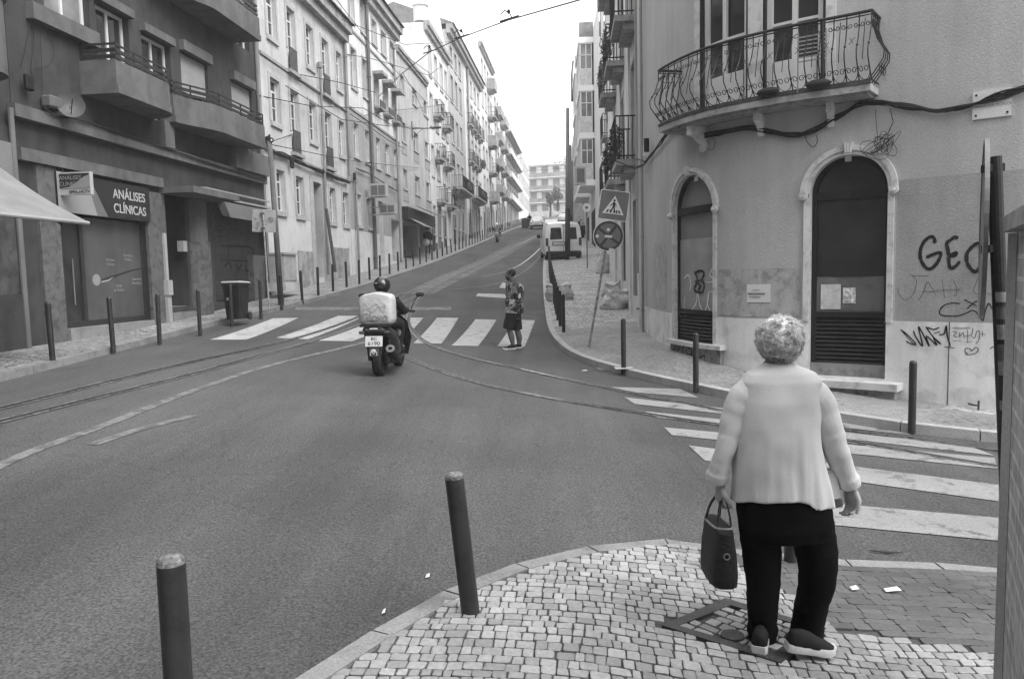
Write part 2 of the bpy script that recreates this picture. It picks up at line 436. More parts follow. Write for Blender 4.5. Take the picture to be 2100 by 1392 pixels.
def drape(mb,poly4,off,nu=10,nv=10,mi=0):
    """bilinear quad draped on the terrain; poly4 plan points"""
    a,b,c,d=[Vector(p[:2]) for p in poly4]
    V=[]; 
    for j in range(nv+1):
        for i in range(nu+1):
            s,t=i/nu,j/nv; p=a.lerp(b,s).lerp(d.lerp(c,s),t); V.append((p.x,p.y,h(p.x,p.y)+off))
    w=nu+1; mb.add(V,[(j*w+i,j*w+i+1,(j+1)*w+i+1,(j+1)*w+i) for j in range(nv) for i in range(nu)],mi)
def ribbon(mb,pts,w,off,mi=0,side=0.):
    pts=[Vector(p[:2]) for p in pts]; A=[];B=[]
    for i,p in enumerate(pts):
        d=(pts[min(i+1,len(pts)-1)]-pts[max(0,i-1)]).normalized(); n=Vector((d.y,-d.x))
        a=p+n*(side-w/2); b=p+n*(side+w/2); A.append((a.x,a.y,h(*a)+off)); B.append((b.x,b.y,h(*b)+off))
    n=len(A); mb.add(A+B,[(i,i+1,n+i+1,n+i) for i in range(n-1)],mi)
def resamp(pts,step):
    L=sum((Vector(b)-Vector(a)).length for a,b in zip(pts,pts[1:])); n=max(2,int(L/step)); return [interp(pts,i/n) for i in range(n+1)]
# ---- left pavement ----
KL=crom([(-6.75,-14),(-6.8,0),(-6.89,10.1),(-7.17,15),(-7.09,18),(-6.32,21.8),(-5.41,27.4),(-4.5,37),(-2.35,60),(-.55,80),(2.1,108),(4.9,140),(6.7,160)],6)
KL=resamp([tuple(p) for p in KL],.8)
def FLx(y): # line of the left building fronts
    return -7.75+.105*(y-22) if y<22 else (-7.75+(y-22)*.07 if y<26 else -7.47+.0928*(y-26))
def pave(name,K,inner,kz,mat,step=.13):
    """kerb stones (rings) + paving from kerb to inner line; returns top height fn"""
    mk=MB(); kt=[]
    n=len(K)
    for i,p in enumerate(K):
        d=(K[min(i+1,n-1)]-K[max(0,i-1)]).normalized(); kt.append(Vector((d.y,-d.x)))
    sgn=1 if (Vector(inner[n//2][:2])-K[n//2]).dot(kt[n//2])>0 else -1
    for i in range(n-1):
        a,b=K[i],K[i+1]; g=(b-a).normalized()*.006
        a2=a+g;b2=b-g; za,zb=h(*a)+kz,h(*b)+kz
        ai=a2+kt[i]*sgn*step; bi=b2+kt[i+1]*sgn*step
        q=random.uniform(-.003,.003)
        mk.hexa([(a2.x,a2.y,za-.3),(b2.x,b2.y,zb-.3),(bi.x,bi.y,zb-.3),(ai.x,ai.y,za-.3),(a2.x,a2.y,za+q-.004),(b2.x,b2.y,zb+q-.004),(bi.x,bi.y,zb+q),(ai.x,ai.y,za+q)])
    return mk,kt,sgn
mk,kt,sg=pave('l',KL,[(p.x-3,p.y) for p in KL],.12,calcada)
mk.build('kerb',granite,kind='structure')
m=MB(); V=[]; NS=6
for i,p in enumerate(KL):
    a=p+kt[i]*sg*.13; xin=min(FLx(p.y)-1.0,a.x-.8)
    for k in range(NS+1):
        x=a.x+(xin-a.x)*k/NS; V.append((x,p.y if k else a.y,h(p.x,p.y)+.12-.003+.015*(k/NS)))
w=NS+1; m.add(V,[(j*w+i,j*w+i+1,(j+1)*w+i+1,(j+1)*w+i) for j in range(len(KL)-1) for i in range(NS)])
m.build('pavement',calcada,kind='structure',smooth=True)
def zleft(y): # pavement height near kerb at given y
    for a,b in zip(KL,KL[1:]):
        if a.y<=y<=b.y: return h(*a.lerp(b,(y-a.y)/(b.y-a.y)))+.125
    return h(-5,y)+.125
# ---- right pavement ----
KRp=[(7.6,160),(5.6,120),(3.6,80),(2.75,60),(2.0,45),(1.45,34),(1.12,26),(1.0,22.4),(.92,19.5),(.95,17.3),(1.1,15.4),(1.36,14.04),(2.0,12.37),(2.99,10.73),(4.08,9.08),(5.41,8.3),(9,6.9),(16,4.4),(30,-1)]
KR=resamp([tuple(p) for p in crom(KRp,6)],.8)
WRp=[(11.5,160),(9.2,120),(6.9,80),(5.75,60),(4.85,45),(4.25,34),(3.7,26),(3.3,22.4),(3.1,19.5),(3.0,18.),(2.95,16.6),(2.88,14.6),(3.0,13.2),(3.4,12.1),(4.1,11.4),(5.1,10.7),(6.4,9.6),(8.6,8.5),(12,7.1),(20,3.9),(34,-1.6)]
WR=[Vector(p) for p in WRp]
mk,kt,sg=pave('r',KR,[(p.x+3,p.y+3) for p in KR],.12,calcada); mk.build('kerb',gm('kerb limestone',.4,rough=.8,var=.12,sc=2,fine=.15,fsc=70,bump=.2,dirt=.15),kind='structure')
# boundary of smooth paving vs setts by y
m=MB(); V=[]; NS=7; Lk=0
wr=resamp([tuple(p) for p in crom(WRp,6)],.8)
def nearest(p,L): return min(L,key=lambda q:(q-p).length)
TGT=[]
rise=lambda y:.27*sm(9.2,12.5,y)*(1-.5*sm(20,45,y))
for i,p in enumerate(KR):
    q=nearest(p,wr); TGT.append(q+ (q-p).normalized()*.6)
for i,p in enumerate(KR):
    a=p+kt[i]*sg*.13
    for k in range(NS+1):
        q=a.lerp(TGT[i],k/NS); V.append((q.x,q.y,h(q.x,q.y)+.117+rise(p.y)*min(1,k/NS*(TGT[i]-a).length/max(.1,(TGT[i]-a).length-.6))))
w=NS+1
fs=[(j*w+i,j*w+i+1,(j+1)*w+i+1,(j+1)*w+i) for j in range(len(KR)-1) for i in range(NS)]
o=m.add(V,fs)
for k,f in enumerate(fs):
    c=sum((Vector(V[i]) for i in f),Vector())/4
    m.m[k]=1 if (c.y<18.6 and c.x<5.9) else 0
m.build('pavement',[stonemat('pale calcada setts',.42,9.5,gap=.07,groutv=.45),stonemat('worn corner paving',.27,11,gap=.05,var=.12,groutv=.6)],kind='structure',smooth=True)
# ---- near corner ----
NK=[gp(x,y,.06) for x,y in [(600,1392),(680,1340),(760,1290),(880,1222),(1000,1170),(1140,1130),(1280,1105),(1400,1103),(1500,1120)]]
NKp=[(-3.4,-6),(-2.9,-2),(-2.3,.6),(-1.75,1.9)]+[(p.x,p.y) for p in NK]
rt=gp(1735,1143,.06); rt2=gp(2050,1160,.06); NKp+=[(rt.x,rt.y),(rt2.x,rt2.y),(5.2,3.9),(9,2.3),(16,-.8)]
KN=resamp([tuple(p) for p in crom(NKp,6)],.55)
mk,kt,sg=pave('n',KN,[(p.x,p.y-3) for p in KN],.055,calcada,.12); mk.build('kerb',granite,kind='structure')
inn=[p+kt[i]*sg*.12 for i,p in enumerate(KN)]
# base (mortar bed) sheet under the stones
m=MB(); V=[]; 
for p in inn:
    for k in range(13):
        q=p.lerp(Vector((3.2,-6)),k/12*1.0); V.append((q.x,q.y,h(q.x,q.y)+.045))
w=13; m.add(V,[(j*w+i,j*w+i+1,(j+1)*w+i+1,(j+1)*w+i) for j in range(len(inn)-1) for i in range(12)])
mortar=gm('mortar bed',.085,rough=.95,var=.2,sc=3,fine=.3,fsc=120,bump=.5)
m.build('pavement_bed',mortar,kind='structure')
def inpoly(p,poly):
    c=False;n=len(poly)
    for i in range(n):
        a,b=poly[i],poly[(i+1)%n]
        if (a[1]>p[1])!=(b[1]>p[1]) and p[0]<(b[0]-a[0])*(p[1]-a[1])/(b[1]-a[1])+a[0]: c=not c
    return c
inpl=[(p.x,p.y) for p in inn if -4<p.x<7]+[(7,-1.2),(-3.2,-1.2)]
g=lambda x,y:tuple(gp(x,y,.055)[:2])
pav=[g(1425,1128),g(1530,1165),g(1610,1215),g(1720,1292),g(1800,1298),g(2052,1345)]+[(6.5,2.0),(6.5,6.5),(1.2,6.5)]
cov=[g(1357,1284),g(1487,1228),g(1694,1290),g(1602,1362)]
covin=None
def stones(poly,excl,sx,sy,gap,jit,ang,zoff,bev,x0,x1,y0,y1,seed,rowwave=.0,zj=.003):
    rnd=random.Random(seed); m=MB(); ca,sa=math.cos(ang),math.sin(ang)
    T=lambda a,b:(ca*a-sa*b,sa*a+ca*b)
    y=y0; rows=[]
    prev=None
    while y<y1:
        hgt=sy*rnd.uniform(.85,1.2); xx=x0+rnd.uniform(0,sx); xs_=[]
        while xx<x1: xs_.append(xx); xx+=sx*rnd.choice([.7,.85,1,1.1,1.3])*rnd.uniform(.92,1.08)
        rows.append((y,hgt,xs_)); y+=hgt
    wv=lambda x,y:rowwave*(math.sin(x*1.7+y*.6)+.6*math.sin(x*3.1-y*1.3)+.5*mn.noise(Vector((x*1.1,y*1.1,3.)))*2)
    for (y,hg,xs_) in rows:
        for a,b in zip(xs_,xs_[1:]):
            J=lambda:rnd.uniform(-jit,jit)
            q=[(a+gap/2+J(),y+gap/2+J()),(b-gap/2+J(),y+gap/2+J()),(b-gap/2+J(),y+hg-gap/2+J()),(a+gap/2+J(),y+hg-gap/2+J())]
            q=[(u,v+wv(u,v)) for u,v in q]
            q=[T(*p) for p in q]; cx=sum(p[0] for p in q)/4; cy=sum(p[1] for p in q)/4
            if not inpoly((cx,cy),poly): continue
            if any(inpoly((cx,cy),e) for e in excl): continue
            # octagon-ish: cut corners a little
            oc=[]
            for i in range(4):
                p=Vector(q[i]); pa=Vector(q[i-1]); pb=Vector(q[(i+1)%4]); t=rnd.uniform(.05,.15)
                oc+= [p.lerp(pa,t),p.lerp(pb,t)]
            c=Vector((cx,cy)); dz=rnd.uniform(-zj,zj); tx,ty=rnd.uniform(-.03,.03),rnd.uniform(-.03,.03)
            zf=lambda p,e:h(p.x,p.y)+zoff+dz+e+tx*(p.x-cx)+ty*(p.y-cy)
            r0_=[Vector((p.x,p.y,zf(p,-.02))) for p in oc]; r1_=[Vector((p.x,p.y,zf(p,-bev*.6))) for p in oc]
            i_=[c.lerp(p,1-bev*1.6/max(.02,(p-c).length)) for p in oc]; r2_=[Vector((p.x,p.y,zf(p,0))) for p in i_]
            oo=len(m.v); m.v+=r0_+r1_+r2_
            for L_ in (0,8):
                for k in range(8): m.f.append((oo+L_+k,oo+L_+(k+1)%8,oo+L_+8+(k+1)%8,oo+L_+8+k)); m.m.append(0)
            m.f.append(tuple(oo+16+k for k in range(8))); m.m.append(0)
    return m
lime=islandmat('limestone setts',.24,.40,rough=.55)
ms=stones(inpl,[pav,cov],.068,.066,.0065,.0045,R(-6),.060,.004,-5,8,-2.5,6.5,3,rowwave=.05)
ms.build('cobblestone_pavement',lime,kind='structure')
dk=islandmat('grey pavers',.09,.125,rough=.6,bump=.15)
ms=stones([p for p in pav],[[ (p[0],p[1]) for p in [(-9,9),(-9,8.9),(-8.9,9)]]],.13,.062,.0025,.0008,R(-3),.058,.0015,-1,7,1.5,6.5,5,zj=.0008,rowwave=.012)
# keep pavers inside the kerb
keep=MB(); 
for s0 in range(0,len(ms.v),24):
    c=sum(ms.v[s0:s0+24],Vector())/24
    if inpoly((c.x,c.y),inpl):
        o0=len(keep.v); keep.v+=ms.v[s0:s0+24]; fi=(s0//24)*17
        for f in ms.f[fi:fi+17]: keep.f.append(tuple(i-s0+o0 for i in f)); keep.m.append(0)
keep.build('paver_crossing',dk,kind='structure')
# utility cover (frame with inset setts)
C4=[Vector(p) for p in cov]; cc_=sum(C4,Vector((0,0)))/4
ut=thing('utility_cover','rectangular dark metal utility cover frame filled with setts under the walking woman','utility cover',(cc_.x,cc_.y,h(cc_.x,cc_.y)+.055))
m=MB(); inner=[c+(cc_-c).normalized()*.085 for c in C4]
for i in range(4):
    a,b=C4[i],C4[(i+1)%4]; ai,bi=inner[i],inner[(i+1)%4]
    zz=lambda p,e:(p.x,p.y,h(p.x,p.y)+e)
    m.hexa([zz(a,.03),zz(b,.03),zz(bi,.03),zz(ai,.03),zz(a,.0635),zz(b,.0635),zz(bi,.0635),zz(ai,.0635)])
    mid=a.lerp(b,.5); 
iron=gm('cast iron',.05,rough=.55,var=.3,sc=8,fine=.4,fsc=150,bump=.5,spec=.5)
m.build('frame',iron,ut)
for ia,ib,r_ in ((0,3,.055),(1,2,.045)):
    mid=C4[ia].lerp(C4[ib],.5); mid=mid+(cc_-mid).normalized()*.12; m=MB(); m.disc((mid.x,mid.y,h(*mid)+.062),(0,0,1),0,r_,.012,20); m.build('lifting_key_hole',iron,ut)
ex=[tuple(cc_+(i-cc_)*.97) for i in inner]
ms=stones([tuple(p) for p in inner],[],.08,.068,.011,.006,R(-42),.060,.004,-5,8,-5,6,9)
ms.build('sett_infill',lime,ut)
# ---- painted markings ----
def mark(quads,mat,name='crosswalk_marking',off=.007,nu=14,nv=14):
    m=MB()
    for q in quads: drape(m,[gp(*p)[:2] for p in q],off,nu,nv)
    return m.build(name,mat,kind='structure')
mark([[(430,697),(505,697),(612,652),(560,653)],
      [(566,693),(632,696),(748,648),(693,648)],
      [(653,699),(722,700),(835,650),(783,650)],
      [(768,700),(822,700),(868,652),(842,652)],
      [(848,704),(905,705),(940,652),(896,652)],
      [(926,709),(980,710),(1018,656),(975,655)],
      [(1020,710),(1075,712),(1097,657),(1055,656)]],paint)
mark([[(606,636),(606,630),(925,630),(925,636)]],paint_old,'stop_line_marking')
mark([[(976,608),(980,602),(1046,604),(1046,612)],[(1024,590),(1030,580),(1040,580),(1042,592)]],paint,'arrow_marking')
mark([[(1250,794),(1290,804),(1432,816),(1395,798)],
      [(1280,815),(1302,829),(1870,893),(1828,876)],
      [(1322,844),(1350,857),(2040,935),(1985,914)],
      [(1362,877),(1378,893),(2045,962),(2040,940)],
      [(1412,914),(1445,945),(2048,1029),(2048,995)],
      [(1500,1015),(1545,1062),(2050,1110),(2050,1063)]],worn('crossing paint',.27,.11,.575),nu=60)
mark([[(1210,745),(1228,760),(1300,764),(1260,752)]],paint_old,'faded_marking',off=.012)
def pr(pts): return [gp(*p)[:2] for p in pts]
def pcr(pts,n=8,step=.35): return resamp([tuple(p) for p in crom(pr(pts),n)],step)
m=MB(); ribbon(m,pcr([(-60,985),(60,928),(210,874),(400,800),(560,748),(700,714),(780,694)]),.13,.006)
ribbon(m,pcr([(190,912),(280,882),(400,852)]),.13,.006)
m.build('lane_marking',paint_old,kind='structure')
m=MB()
ribbon(m,pcr([(1040,640),(1120,596),(1168,560)][:0] or [(880,598),(950,592),(1010,584),(1060,566),(1095,540),(1130,500)]),.10,.013)
m.build('lane_marking',paint_old,kind='structure')
# ---- tram tracks ----
groove=gm('rail groove',.02,rough=.5,var=.2,sc=4,fine=.3,fsc=80); steel=gm('polished rail',.55,rough=.22,var=.2,sc=3,fine=.15,fsc=60,metal=.9)
trackset=calc_dark
tt=MB()
def rail(pts,lw=.035,gw=.035,sd=1):
    P=pcr(pts); ribbon(tt,P,lw+gw+.09,.010,2,0); ribbon(tt,P,gw,.014,0,-sd*.018); ribbon(tt,P,lw,.014,1,sd*.02)
rail([(-80,885),(0,865),(200,815),(400,766),(560,722),(700,681),(770,652),(840,614),(900,584),(960,555),(1010,532),(1060,505),(1100,484)],sd=-1)
rail([(-80,858),(0,838),(200,789),(400,741),(560,706),(700,664),(770,633),(820,604),(880,575),(940,550),(1000,526),(1050,500),(1090,481)],lw=.02,sd=-1)
rail([(905,584),(860,612),(836,650),(846,680),(880,706),(940,727),(1000,742),(1100,764),(1200,786),(1300,807),(1400,826),(1520,850),(1800,890),(2060,925)],sd=1)
rail([(850,596),(800,630),(778,680),(800,716),(850,740),(920,767),(1000,790),(1100,811),(1200,829),(1300,845),(1450,868),(1700,900),(2060,960)],lw=.02,sd=1)
rail([(870,600),(930,574),(1000,566),(1050,552),(1085,530),(1112,505),(1135,482)],sd=1)
tt.build('tram_track',[groove,steel,trackset],kind='structure')
m=MB(); P=pcr([(850,604),(905,578),(960,553),(1020,525),(1070,499),(1105,482)]); ribbon(m,P,1.15,.0035)
m.build('track_bed',calc_dark,kind='structure')
# patches
m=MB()
for q in [[(1050,520),(1075,520),(1080,512),(1060,511)],[(985,510),(1040,503),(1050,498),(1000,505)],[(100,760),(200,747),(195,742),(110,752)]]: drape(m,[gp(*p)[:2] for p in q],.0045,6,6)
m.build('asphalt_patch',asph_patch,kind='structure')
dg=thing('drain_grate','small slotted iron drain grate by the right kerb beyond the man','drain grate',gp(1105,641))
m=MB()
for k in range(7):
    x=1094+k*3.6; drape(m,[gp(*p)[:2] for p in [(x,643),(x+1.8,643),(x+4,637),(x+2.2,637)]],.012,1,1)
m.build('slots',iron,dg)
for (x,y,w_,lab) in [(1820,1136,.16,'dark twig lying on the asphalt by the paver crossing'),]:
    p=gp(x,y); m=MB(); m.tube([p+Vector((-.11,.03,.02)),p+Vector((0,0,.015)),p+Vector((.09,-.03,.02))],[.004,.009,.003],6)
    tag(m.build('twig',gm('bark',.06),None),lab,'twig')
litter=gm('litter paper',.7,rough=.7,var=.05,fine=.05)
for (x,y,s,lab) in [(1752,1206,.022,'white curled paper scrap on the pavers left of the longer scrap'),(1830,1209,.045,'long flat white paper strip lying on the grey pavers'),(877,1181,.012,'white cigarette butt lying on the open asphalt'),(787,1254,.009,'tiny white litter bit beside the near kerb'),(1199,760,.05,'crumpled white litter on asphalt by the right kerb')]:
    p=gp(x,y,.07 if y>1190 and x>1700 else .01); m=MB(); m.add([p+Vector((-s,-.02,0)),p+Vector((s,-.016,.004)),p+Vector((s*.8,.02,.012)),p+Vector((-s*.9,.018,.003)),p+Vector((0,0,.014))],[(0,1,4),(1,2,4),(2,3,4),(3,0,4)])
    tag(m.build('litter',litter,None),lab,'litter','litter on the ground')
# ================= RIGHT CORNER BUILDING =================
RW=Fac([tuple(p) for p in crom([(3.0,17.2),(2.9,15.6),(2.88,14.4),(3.0,13.2),(3.4,12.15),(4.15,11.35),(5.1,10.7),(6.4,9.6),(8.6,8.5),(12,7.1),(20,3.9),(30,0)],5)])
RU=lambda x,y,o=0.:RW.pix(x,y,o)[0]
RZ=lambda x,y,o=0.:RW.pix(x,y,o)[1]
pl_hi=gm('grey plaster upper',.46,var=.05,sc=.5,fine=.09,fsc=45,bump=.3,bsc=45,streak=.04,ssc=3.5,dirt=.05)
pl_lo=gm('grey plaster lower',.355,var=.06,sc=.8,fine=.08,fsc=40,bump=.35,bsc=45,streak=.12,ssc=3,dirt=.08)
pl_wh=gm('white plinth paint',.78,var=.07,sc=1.1,fine=.07,fsc=60,bump=.25,bsc=60,streak=.12,ssc=4,dirt=.22)
limest=gm('trim limestone',.62,var=.1,sc=3,fine=.1,fsc=80,bump=.2,dirt=.25)
dkframe=gm('dark door frame',.010,rough=.6,var=.15,fine=.1,spec=.4)
dkpane=gm('black tinted pane',.036,rough=.3,var=.35,sc=2.5,fine=.1,spec=.35)
dkpane2=gm('dusty board pane',.15,rough=.6,var=.12,sc=2,fine=.1,dirt=.2)
glass=gm('window glass',.035,rough=.06,var=.3,sc=.7,fine=0,spec=.8)
curtain=gm('curtained pane',.22,rough=.25,var=.5,sc=1.3,fine=.05,spec=.6)
whframe=gm('white window frame',.66,rough=.5,var=.05,fine=.03)
wiron=gm('black wrought iron',.022,rough=.5,var=.2,fine=.1)
rub=gm('black cable rubber',.02,rough=.6,var=.2,fine=.1)
sprayb=gm('black spray paint',.02,rough=.6,var=.2,fine=.2); sprayg=gm('grey spray paint',.14,rough=.7,var=.1,fine=.2); sprayl=gm('pale spray paint',.75,rough=.6,var=.1,fine=.2)
b1=thing('corner_building','pale grey rounded corner building with two arched doorways and a scrolled iron balcony','building',RW.P(RU(1500,700),0))
ops=[]
a1=op(RU(1384,600),RU(1464,600),RZ(1425,703),RZ(1425,357),arch=0,depth=.17); a1['arch']=(a1['b']-a1['a'])*.46
a2=op(RU(1659,600),RU(1818,600),RZ(1740,774),RZ(1738,318)); a2['arch']=(a2['b']-a2['a'])*.49
zsl=RZ(1560,205,.43)
print('arch',a1,a2,'slab',zsl,RZ(1350,240,.75),RZ(1783,164,.75),'bandz',[round(RZ(x,y),2) for x,y in [(1340,637),(1467,650),(1646,654),(1837,661),(2042,660)]],'paint',RZ(1837,370),RZ(2004,359))
f1=op(RU(1439,150),RU(1531,150),zsl,zsl+2.75); f2=op(RU(1569,100),RU(1688,100),zsl,zsl+2.75)
zb=RZ(1467,650); zp=RZ(1837,370)
us=RU(1835,600); U0,U1=0,RW.u[-1]; ZT=12.5
m=MB(); UL=[U for U in (RU(2300,300),)]
wall(m,RW,0,us,-1.2,ZT,[a1,a2,f1,f2],depth=.28,bands=((-99,1),(zb,0)),rmi=2)
f3=[op(us+2.6+3.*k,us+3.7+3.*k,zsl,zsl+2.6) for k in range(5)]+[op(.8+0*k,1.6,zsl+0.0,zsl+2.3) for k in range(0)]
f4=[op(o['a'],o['b'],zsl+3.6,zsl+6.0) for o in (f1,f2)]
m4=f4
m=MB()
wall(m,RW,0,us,-1.2,ZT,[a1,a2,f1,f2]+f4,depth=.28,bands=((-99,1),(zb,0)),rmi=2)
wall(m,RW,us,U1-.01,-1.2,ZT,f3,depth=.25,bands=((-99,1),(zb,3),(zp,0)),rmi=2)
body(m,RW,0,U1-.01,-1.2,ZT,7)
m.build('wall',[pl_hi,pl_wh,limest,pl_lo],b1)
# pale repainted rectangle left of the big door
def patch(fac,x0,y0,x1,y1,name,mat,root,off=.004,nn=8):
    a,z1_=fac.pix(x0,y0); b,z0_=fac.pix(x1,y1); mm=MB()
    for k in range(nn):
        p=a+(b-a)*k/nn;q=a+(b-a)*(k+1)/nn; mm.quad(fac.P(p,z0_,off),fac.P(q,z0_,off),fac.P(q,z1_,off),fac.P(p,z1_,off))
    return mm.build(name,mat,root)
patch(RW,1474,553,1640,651,'repainted_patch',gm('patchy plaster',.45,var=.15,sc=2.5,fine=.1,fsc=50,bump=.3,streak=.2,ssc=5,dirt=.3),b1)
patch(RW,1340,500,1368,634,'repainted_patch',gm('patchy plaster left',.44,var=.18,sc=3,fine=.1,fsc=50,bump=.3,dirt=.2),b1)
# arch surrounds
def surround(o,tw,name='arch_surround',foot=None,jamb=True):
    mm=MB(); c=(o['a']+o['b'])/2; w=(o['b']-o['a'])/2; zs=o['z1']-o['arch']; n=26
    P=lambda u,z,of:RW.P(u,z,of)
    for k in range(n):
        t0,t1=math.pi*k/n,math.pi*(k+1)/n
        for (ra,rb,of) in ((0,.45,.03),(.45,1.,.055)):
            q=[]
            for t in (t0,t1):
                for r_ in (ra,rb): q.append((c-(w+tw*r_)*math.cos(t),zs+(o['arch']+tw*r_)*math.sin(t)))
            A,B,C_,D=q[0],q[1],q[3],q[2]
            mm.hexa([P(*A,of),P(*B,of),P(*C_,of),P(*D,of),P(*A,-.02),P(*B,-.02),P(*C_,-.02),P(*D,-.02)])
    ft=foot if foot is not None else o['z0']
    for s in (-1,1):
        ua=c+s*w; ub=c+s*(w+tw*.62)
        RW.box(mm,min(ua,ub)+(.001 if s>0 else 0),max(ua,ub)-(.001 if s<0 else 0),ft,zs-.06,-.02,.03)
        # volute at springing
        uc=c+s*(w+tw*.62); cpt=P(uc,zs-.03,.05); nn=RW.nrm(uc); mm.disc(cpt,(nn.x,nn.y,0),0,tw*.46,.07,18); mm.disc(cpt+Vector((nn.x,nn.y,0))*.05,(nn.x,nn.y,0),0,tw*.2,.04,12)
    ob=mm.build(name,limest,b1)
    kk=MB(); k0=tw*.42
    q=[(c-k0*.75,o['z1']-.01),(c+k0*.75,o['z1']-.01),(c+k0*1.1,o['z1']+tw*1.25),(c-k0*1.1,o['z1']+tw*1.25)]
    kk.hexa([P(*p,.09) for p in q]+[P(*p,.0) for p in q]); 
    for s in (-.5,0,.5):
        cu0=c+s*k0*1.3; RW.box(kk,cu0-.012,cu0+.012,o['z1']+.02,o['z1']+tw*1.2,.09,.102)
    kk.build('keystone',limest,ob); return ob
print('widths',a1['b']-a1['a'],a2['b']-a2['a'])
surround(a1,.115); surround(a2,.13,foot=zb-.02)
# door infill
def doorfill(o,zlouv0,zlouv1,zmid,ztr,label,paneA,paneB,fw,d=-.20):
    mm=MB(); a,b=o['a'],o['b']; c=(a+b)/2; zs=o['z1']-o['arch']
    # arched frame following the opening
    n=22; w=(b-a)/2
    for k in range(n):
        t0,t1=math.pi*k/n,math.pi*(k+1)/n; q=[]
        for t in (t0,t1):
            for r_ in (0,fw): q.append((c-(w-r_)*math.cos(t),zs+(o['arch']-r_)*math.sin(t)))
        A,B,C_,D=q[0],q[1],q[3],q[2]; P=lambda p,of:RW.P(p[0],p[1],of)
        mm.hexa([P(A,d+.05),P(B,d+.05),P(C_,d+.05),P(D,d+.05),P(A,d-.03),P(B,d-.03),P(C_,d-.03),P(D,d-.03)])
    RW.box(mm,a,a+fw,zlouv0,zs,d-.03,d+.05); RW.box(mm,b-fw,b,zlouv0,zs,d-.03,d+.05)
    RW.box(mm,a+fw,b-fw,ztr-.07,ztr+.05,d-.03,d+.047); RW.box(mm,a+fw,b-fw,zlouv1-.03,zlouv1+.05,d-.03,d+.047)
    dr=mm.build('door',dkframe,b1)
    g=MB(); g.hexa([RW.P(a,zmid,d),RW.P(b,zmid,d),RW.P(b,zmid,d-.02),RW.P(a,zmid,d-.02),RW.P(a,o['z1'],d),RW.P(b,o['z1'],d),RW.P(b,o['z1'],d-.02),RW.P(a,o['z1'],d-.02)]); g.build('upper_pane',paneA,dr)
    g=MB(); RW.box(g,a+fw,b-fw,zlouv1,zmid-.004,d-.02,d+.006); g.build('lower_pane',paneB,dr)
    l=MB(); n=max(6,int((zlouv1-zlouv0)/.062)); pitch=(zlouv1-.03-zlouv0)/n
    RW.box(l,a+fw,b-fw,zlouv0,zlouv1-.03,d-.03,d-.015)
    for k in range(n):
        z=zlouv0+k*pitch
        N_=4
        for j in range(N_):
            x=a+fw+(b-a-2*fw)*j/N_; y=a+fw+(b-a-2*fw)*(j+1)/N_
            l.hexa([RW.P(x,z,d+.035),RW.P(y,z,d+.035),RW.P(y,z+.012,d+.035),RW.P(x,z+.012,d+.035),RW.P(x,z+pitch*.8,d-.01),RW.P(y,z+pitch*.8,d-.01),RW.P(y,z+pitch*.95,d-.01),RW.P(x,z+pitch*.95,d-.01)])
    l.build('louvre',gm('dark slats',.03,rough=.4,var=.3,sc=5,fine=.3,fsc=100),dr)
    return dr
d1=doorfill(a1,a1['z0'],RZ(1425,642),RZ(1425,488),RZ(1425,428),'',gm('grey pane upper',.2,rough=.3,var=.12,sc=1.5,fine=.05),gm('grey board',.3,rough=.5,var=.15,sc=3,fine=.08),.035,d=-.10)
zpl=RZ(1740,748)
d2=doorfill(dict(a2,z0=zpl),zpl,RZ(1740,648),RZ(1740,567),RZ(1740,396),'',dkpane,dkpane2,.07)
m=MB(); RW.box(m,a2['a'],a2['b'],a2['z0'],zpl-.002,-.26,-.12); m.build('threshold_panel',gm('threshold stone',.28,var=.15,sc=3,dirt=.3),b1)
def sill(x0,x1,ytop,h_,pr,name='door_sill',under=True):
    a=RU(x0,ytop,pr);b=RU(x1,ytop,pr);z=RZ((x0+x1)/2,ytop,pr); mm=MB(); RW.box(mm,a,b,z-h_,z,-.02,pr,step=.25); mm.build(name,limest,b1)
    m2=MB(); RW.box(m2,a+.05,b-.05,z-h_-.6,z-h_-.003,-.02,pr-.06,step=.25); m2.build('plinth_step',gm('mouldy plinth',.27,var=.25,sc=3,fine=.15,dirt=.5,bump=.3),b1)
sill(1366,1477,704,.07,.14)
sill(1656,1840,783,.10,.26)
# notices and graffiti
def notice(x0,y0,x1,y1,off,name,mat,root,label,cat,tilt=0,rootobj=True):
    a,z1_=RW.pix(x0,y0,off);b,z0_=RW.pix(x1,y1,off); mm=MB()
    mm.hexa([RW.P(a,z0_,off+.004),RW.P(b,z0_,off+.004),RW.P(b,z0_,off),RW.P(a,z0_,off),RW.P(a,z1_+tilt,off+.004),RW.P(b,z1_+tilt,off+.004),RW.P(b,z1_,off),RW.P(a,z1_,off)])
    o=mm.build(name,mat,None); tag(o,label,cat); return (a+b)/2,(z0_+z1_)/2,o
paper=gm('white paper',.72,rough=.6,var=.05,fine=.03); paper2=gm('wrinkled grey poster',.6,rough=.35,var=.2,sc=9,fine=.1,bump=.6,bsc=25); ink=gm('printed ink',.08,rough=.6,var=0,fine=0)
u_,z_,o_=notice(1532,583,1580,620,.012,'wall_notice',paper,None,'small white printed notice on the grey wall between the two arched doorways','notice')
T_=RW.T(u_); 
text('Apartamentos','lettering',ink,o_,RW.P(u_-.035,z_-.005,.0185),T_,(0,0,1),.05,ext=.0008,bold=.001); text('venda/aluguer','lettering',ink,o_,RW.P(u_-.06,z_-.055,.0185),T_,(0,0,1),.035,ext=.0008); text('imobiliária','lettering',sprayg,o_,RW.P(u_-.04,z_+.05,.0185),T_,(0,0,1),.03,ext=.0008)
notice(1684,583,1724,634,-.186,'poster',paper2,None,'larger crumpled pale poster stuck on the wide door pane','poster')
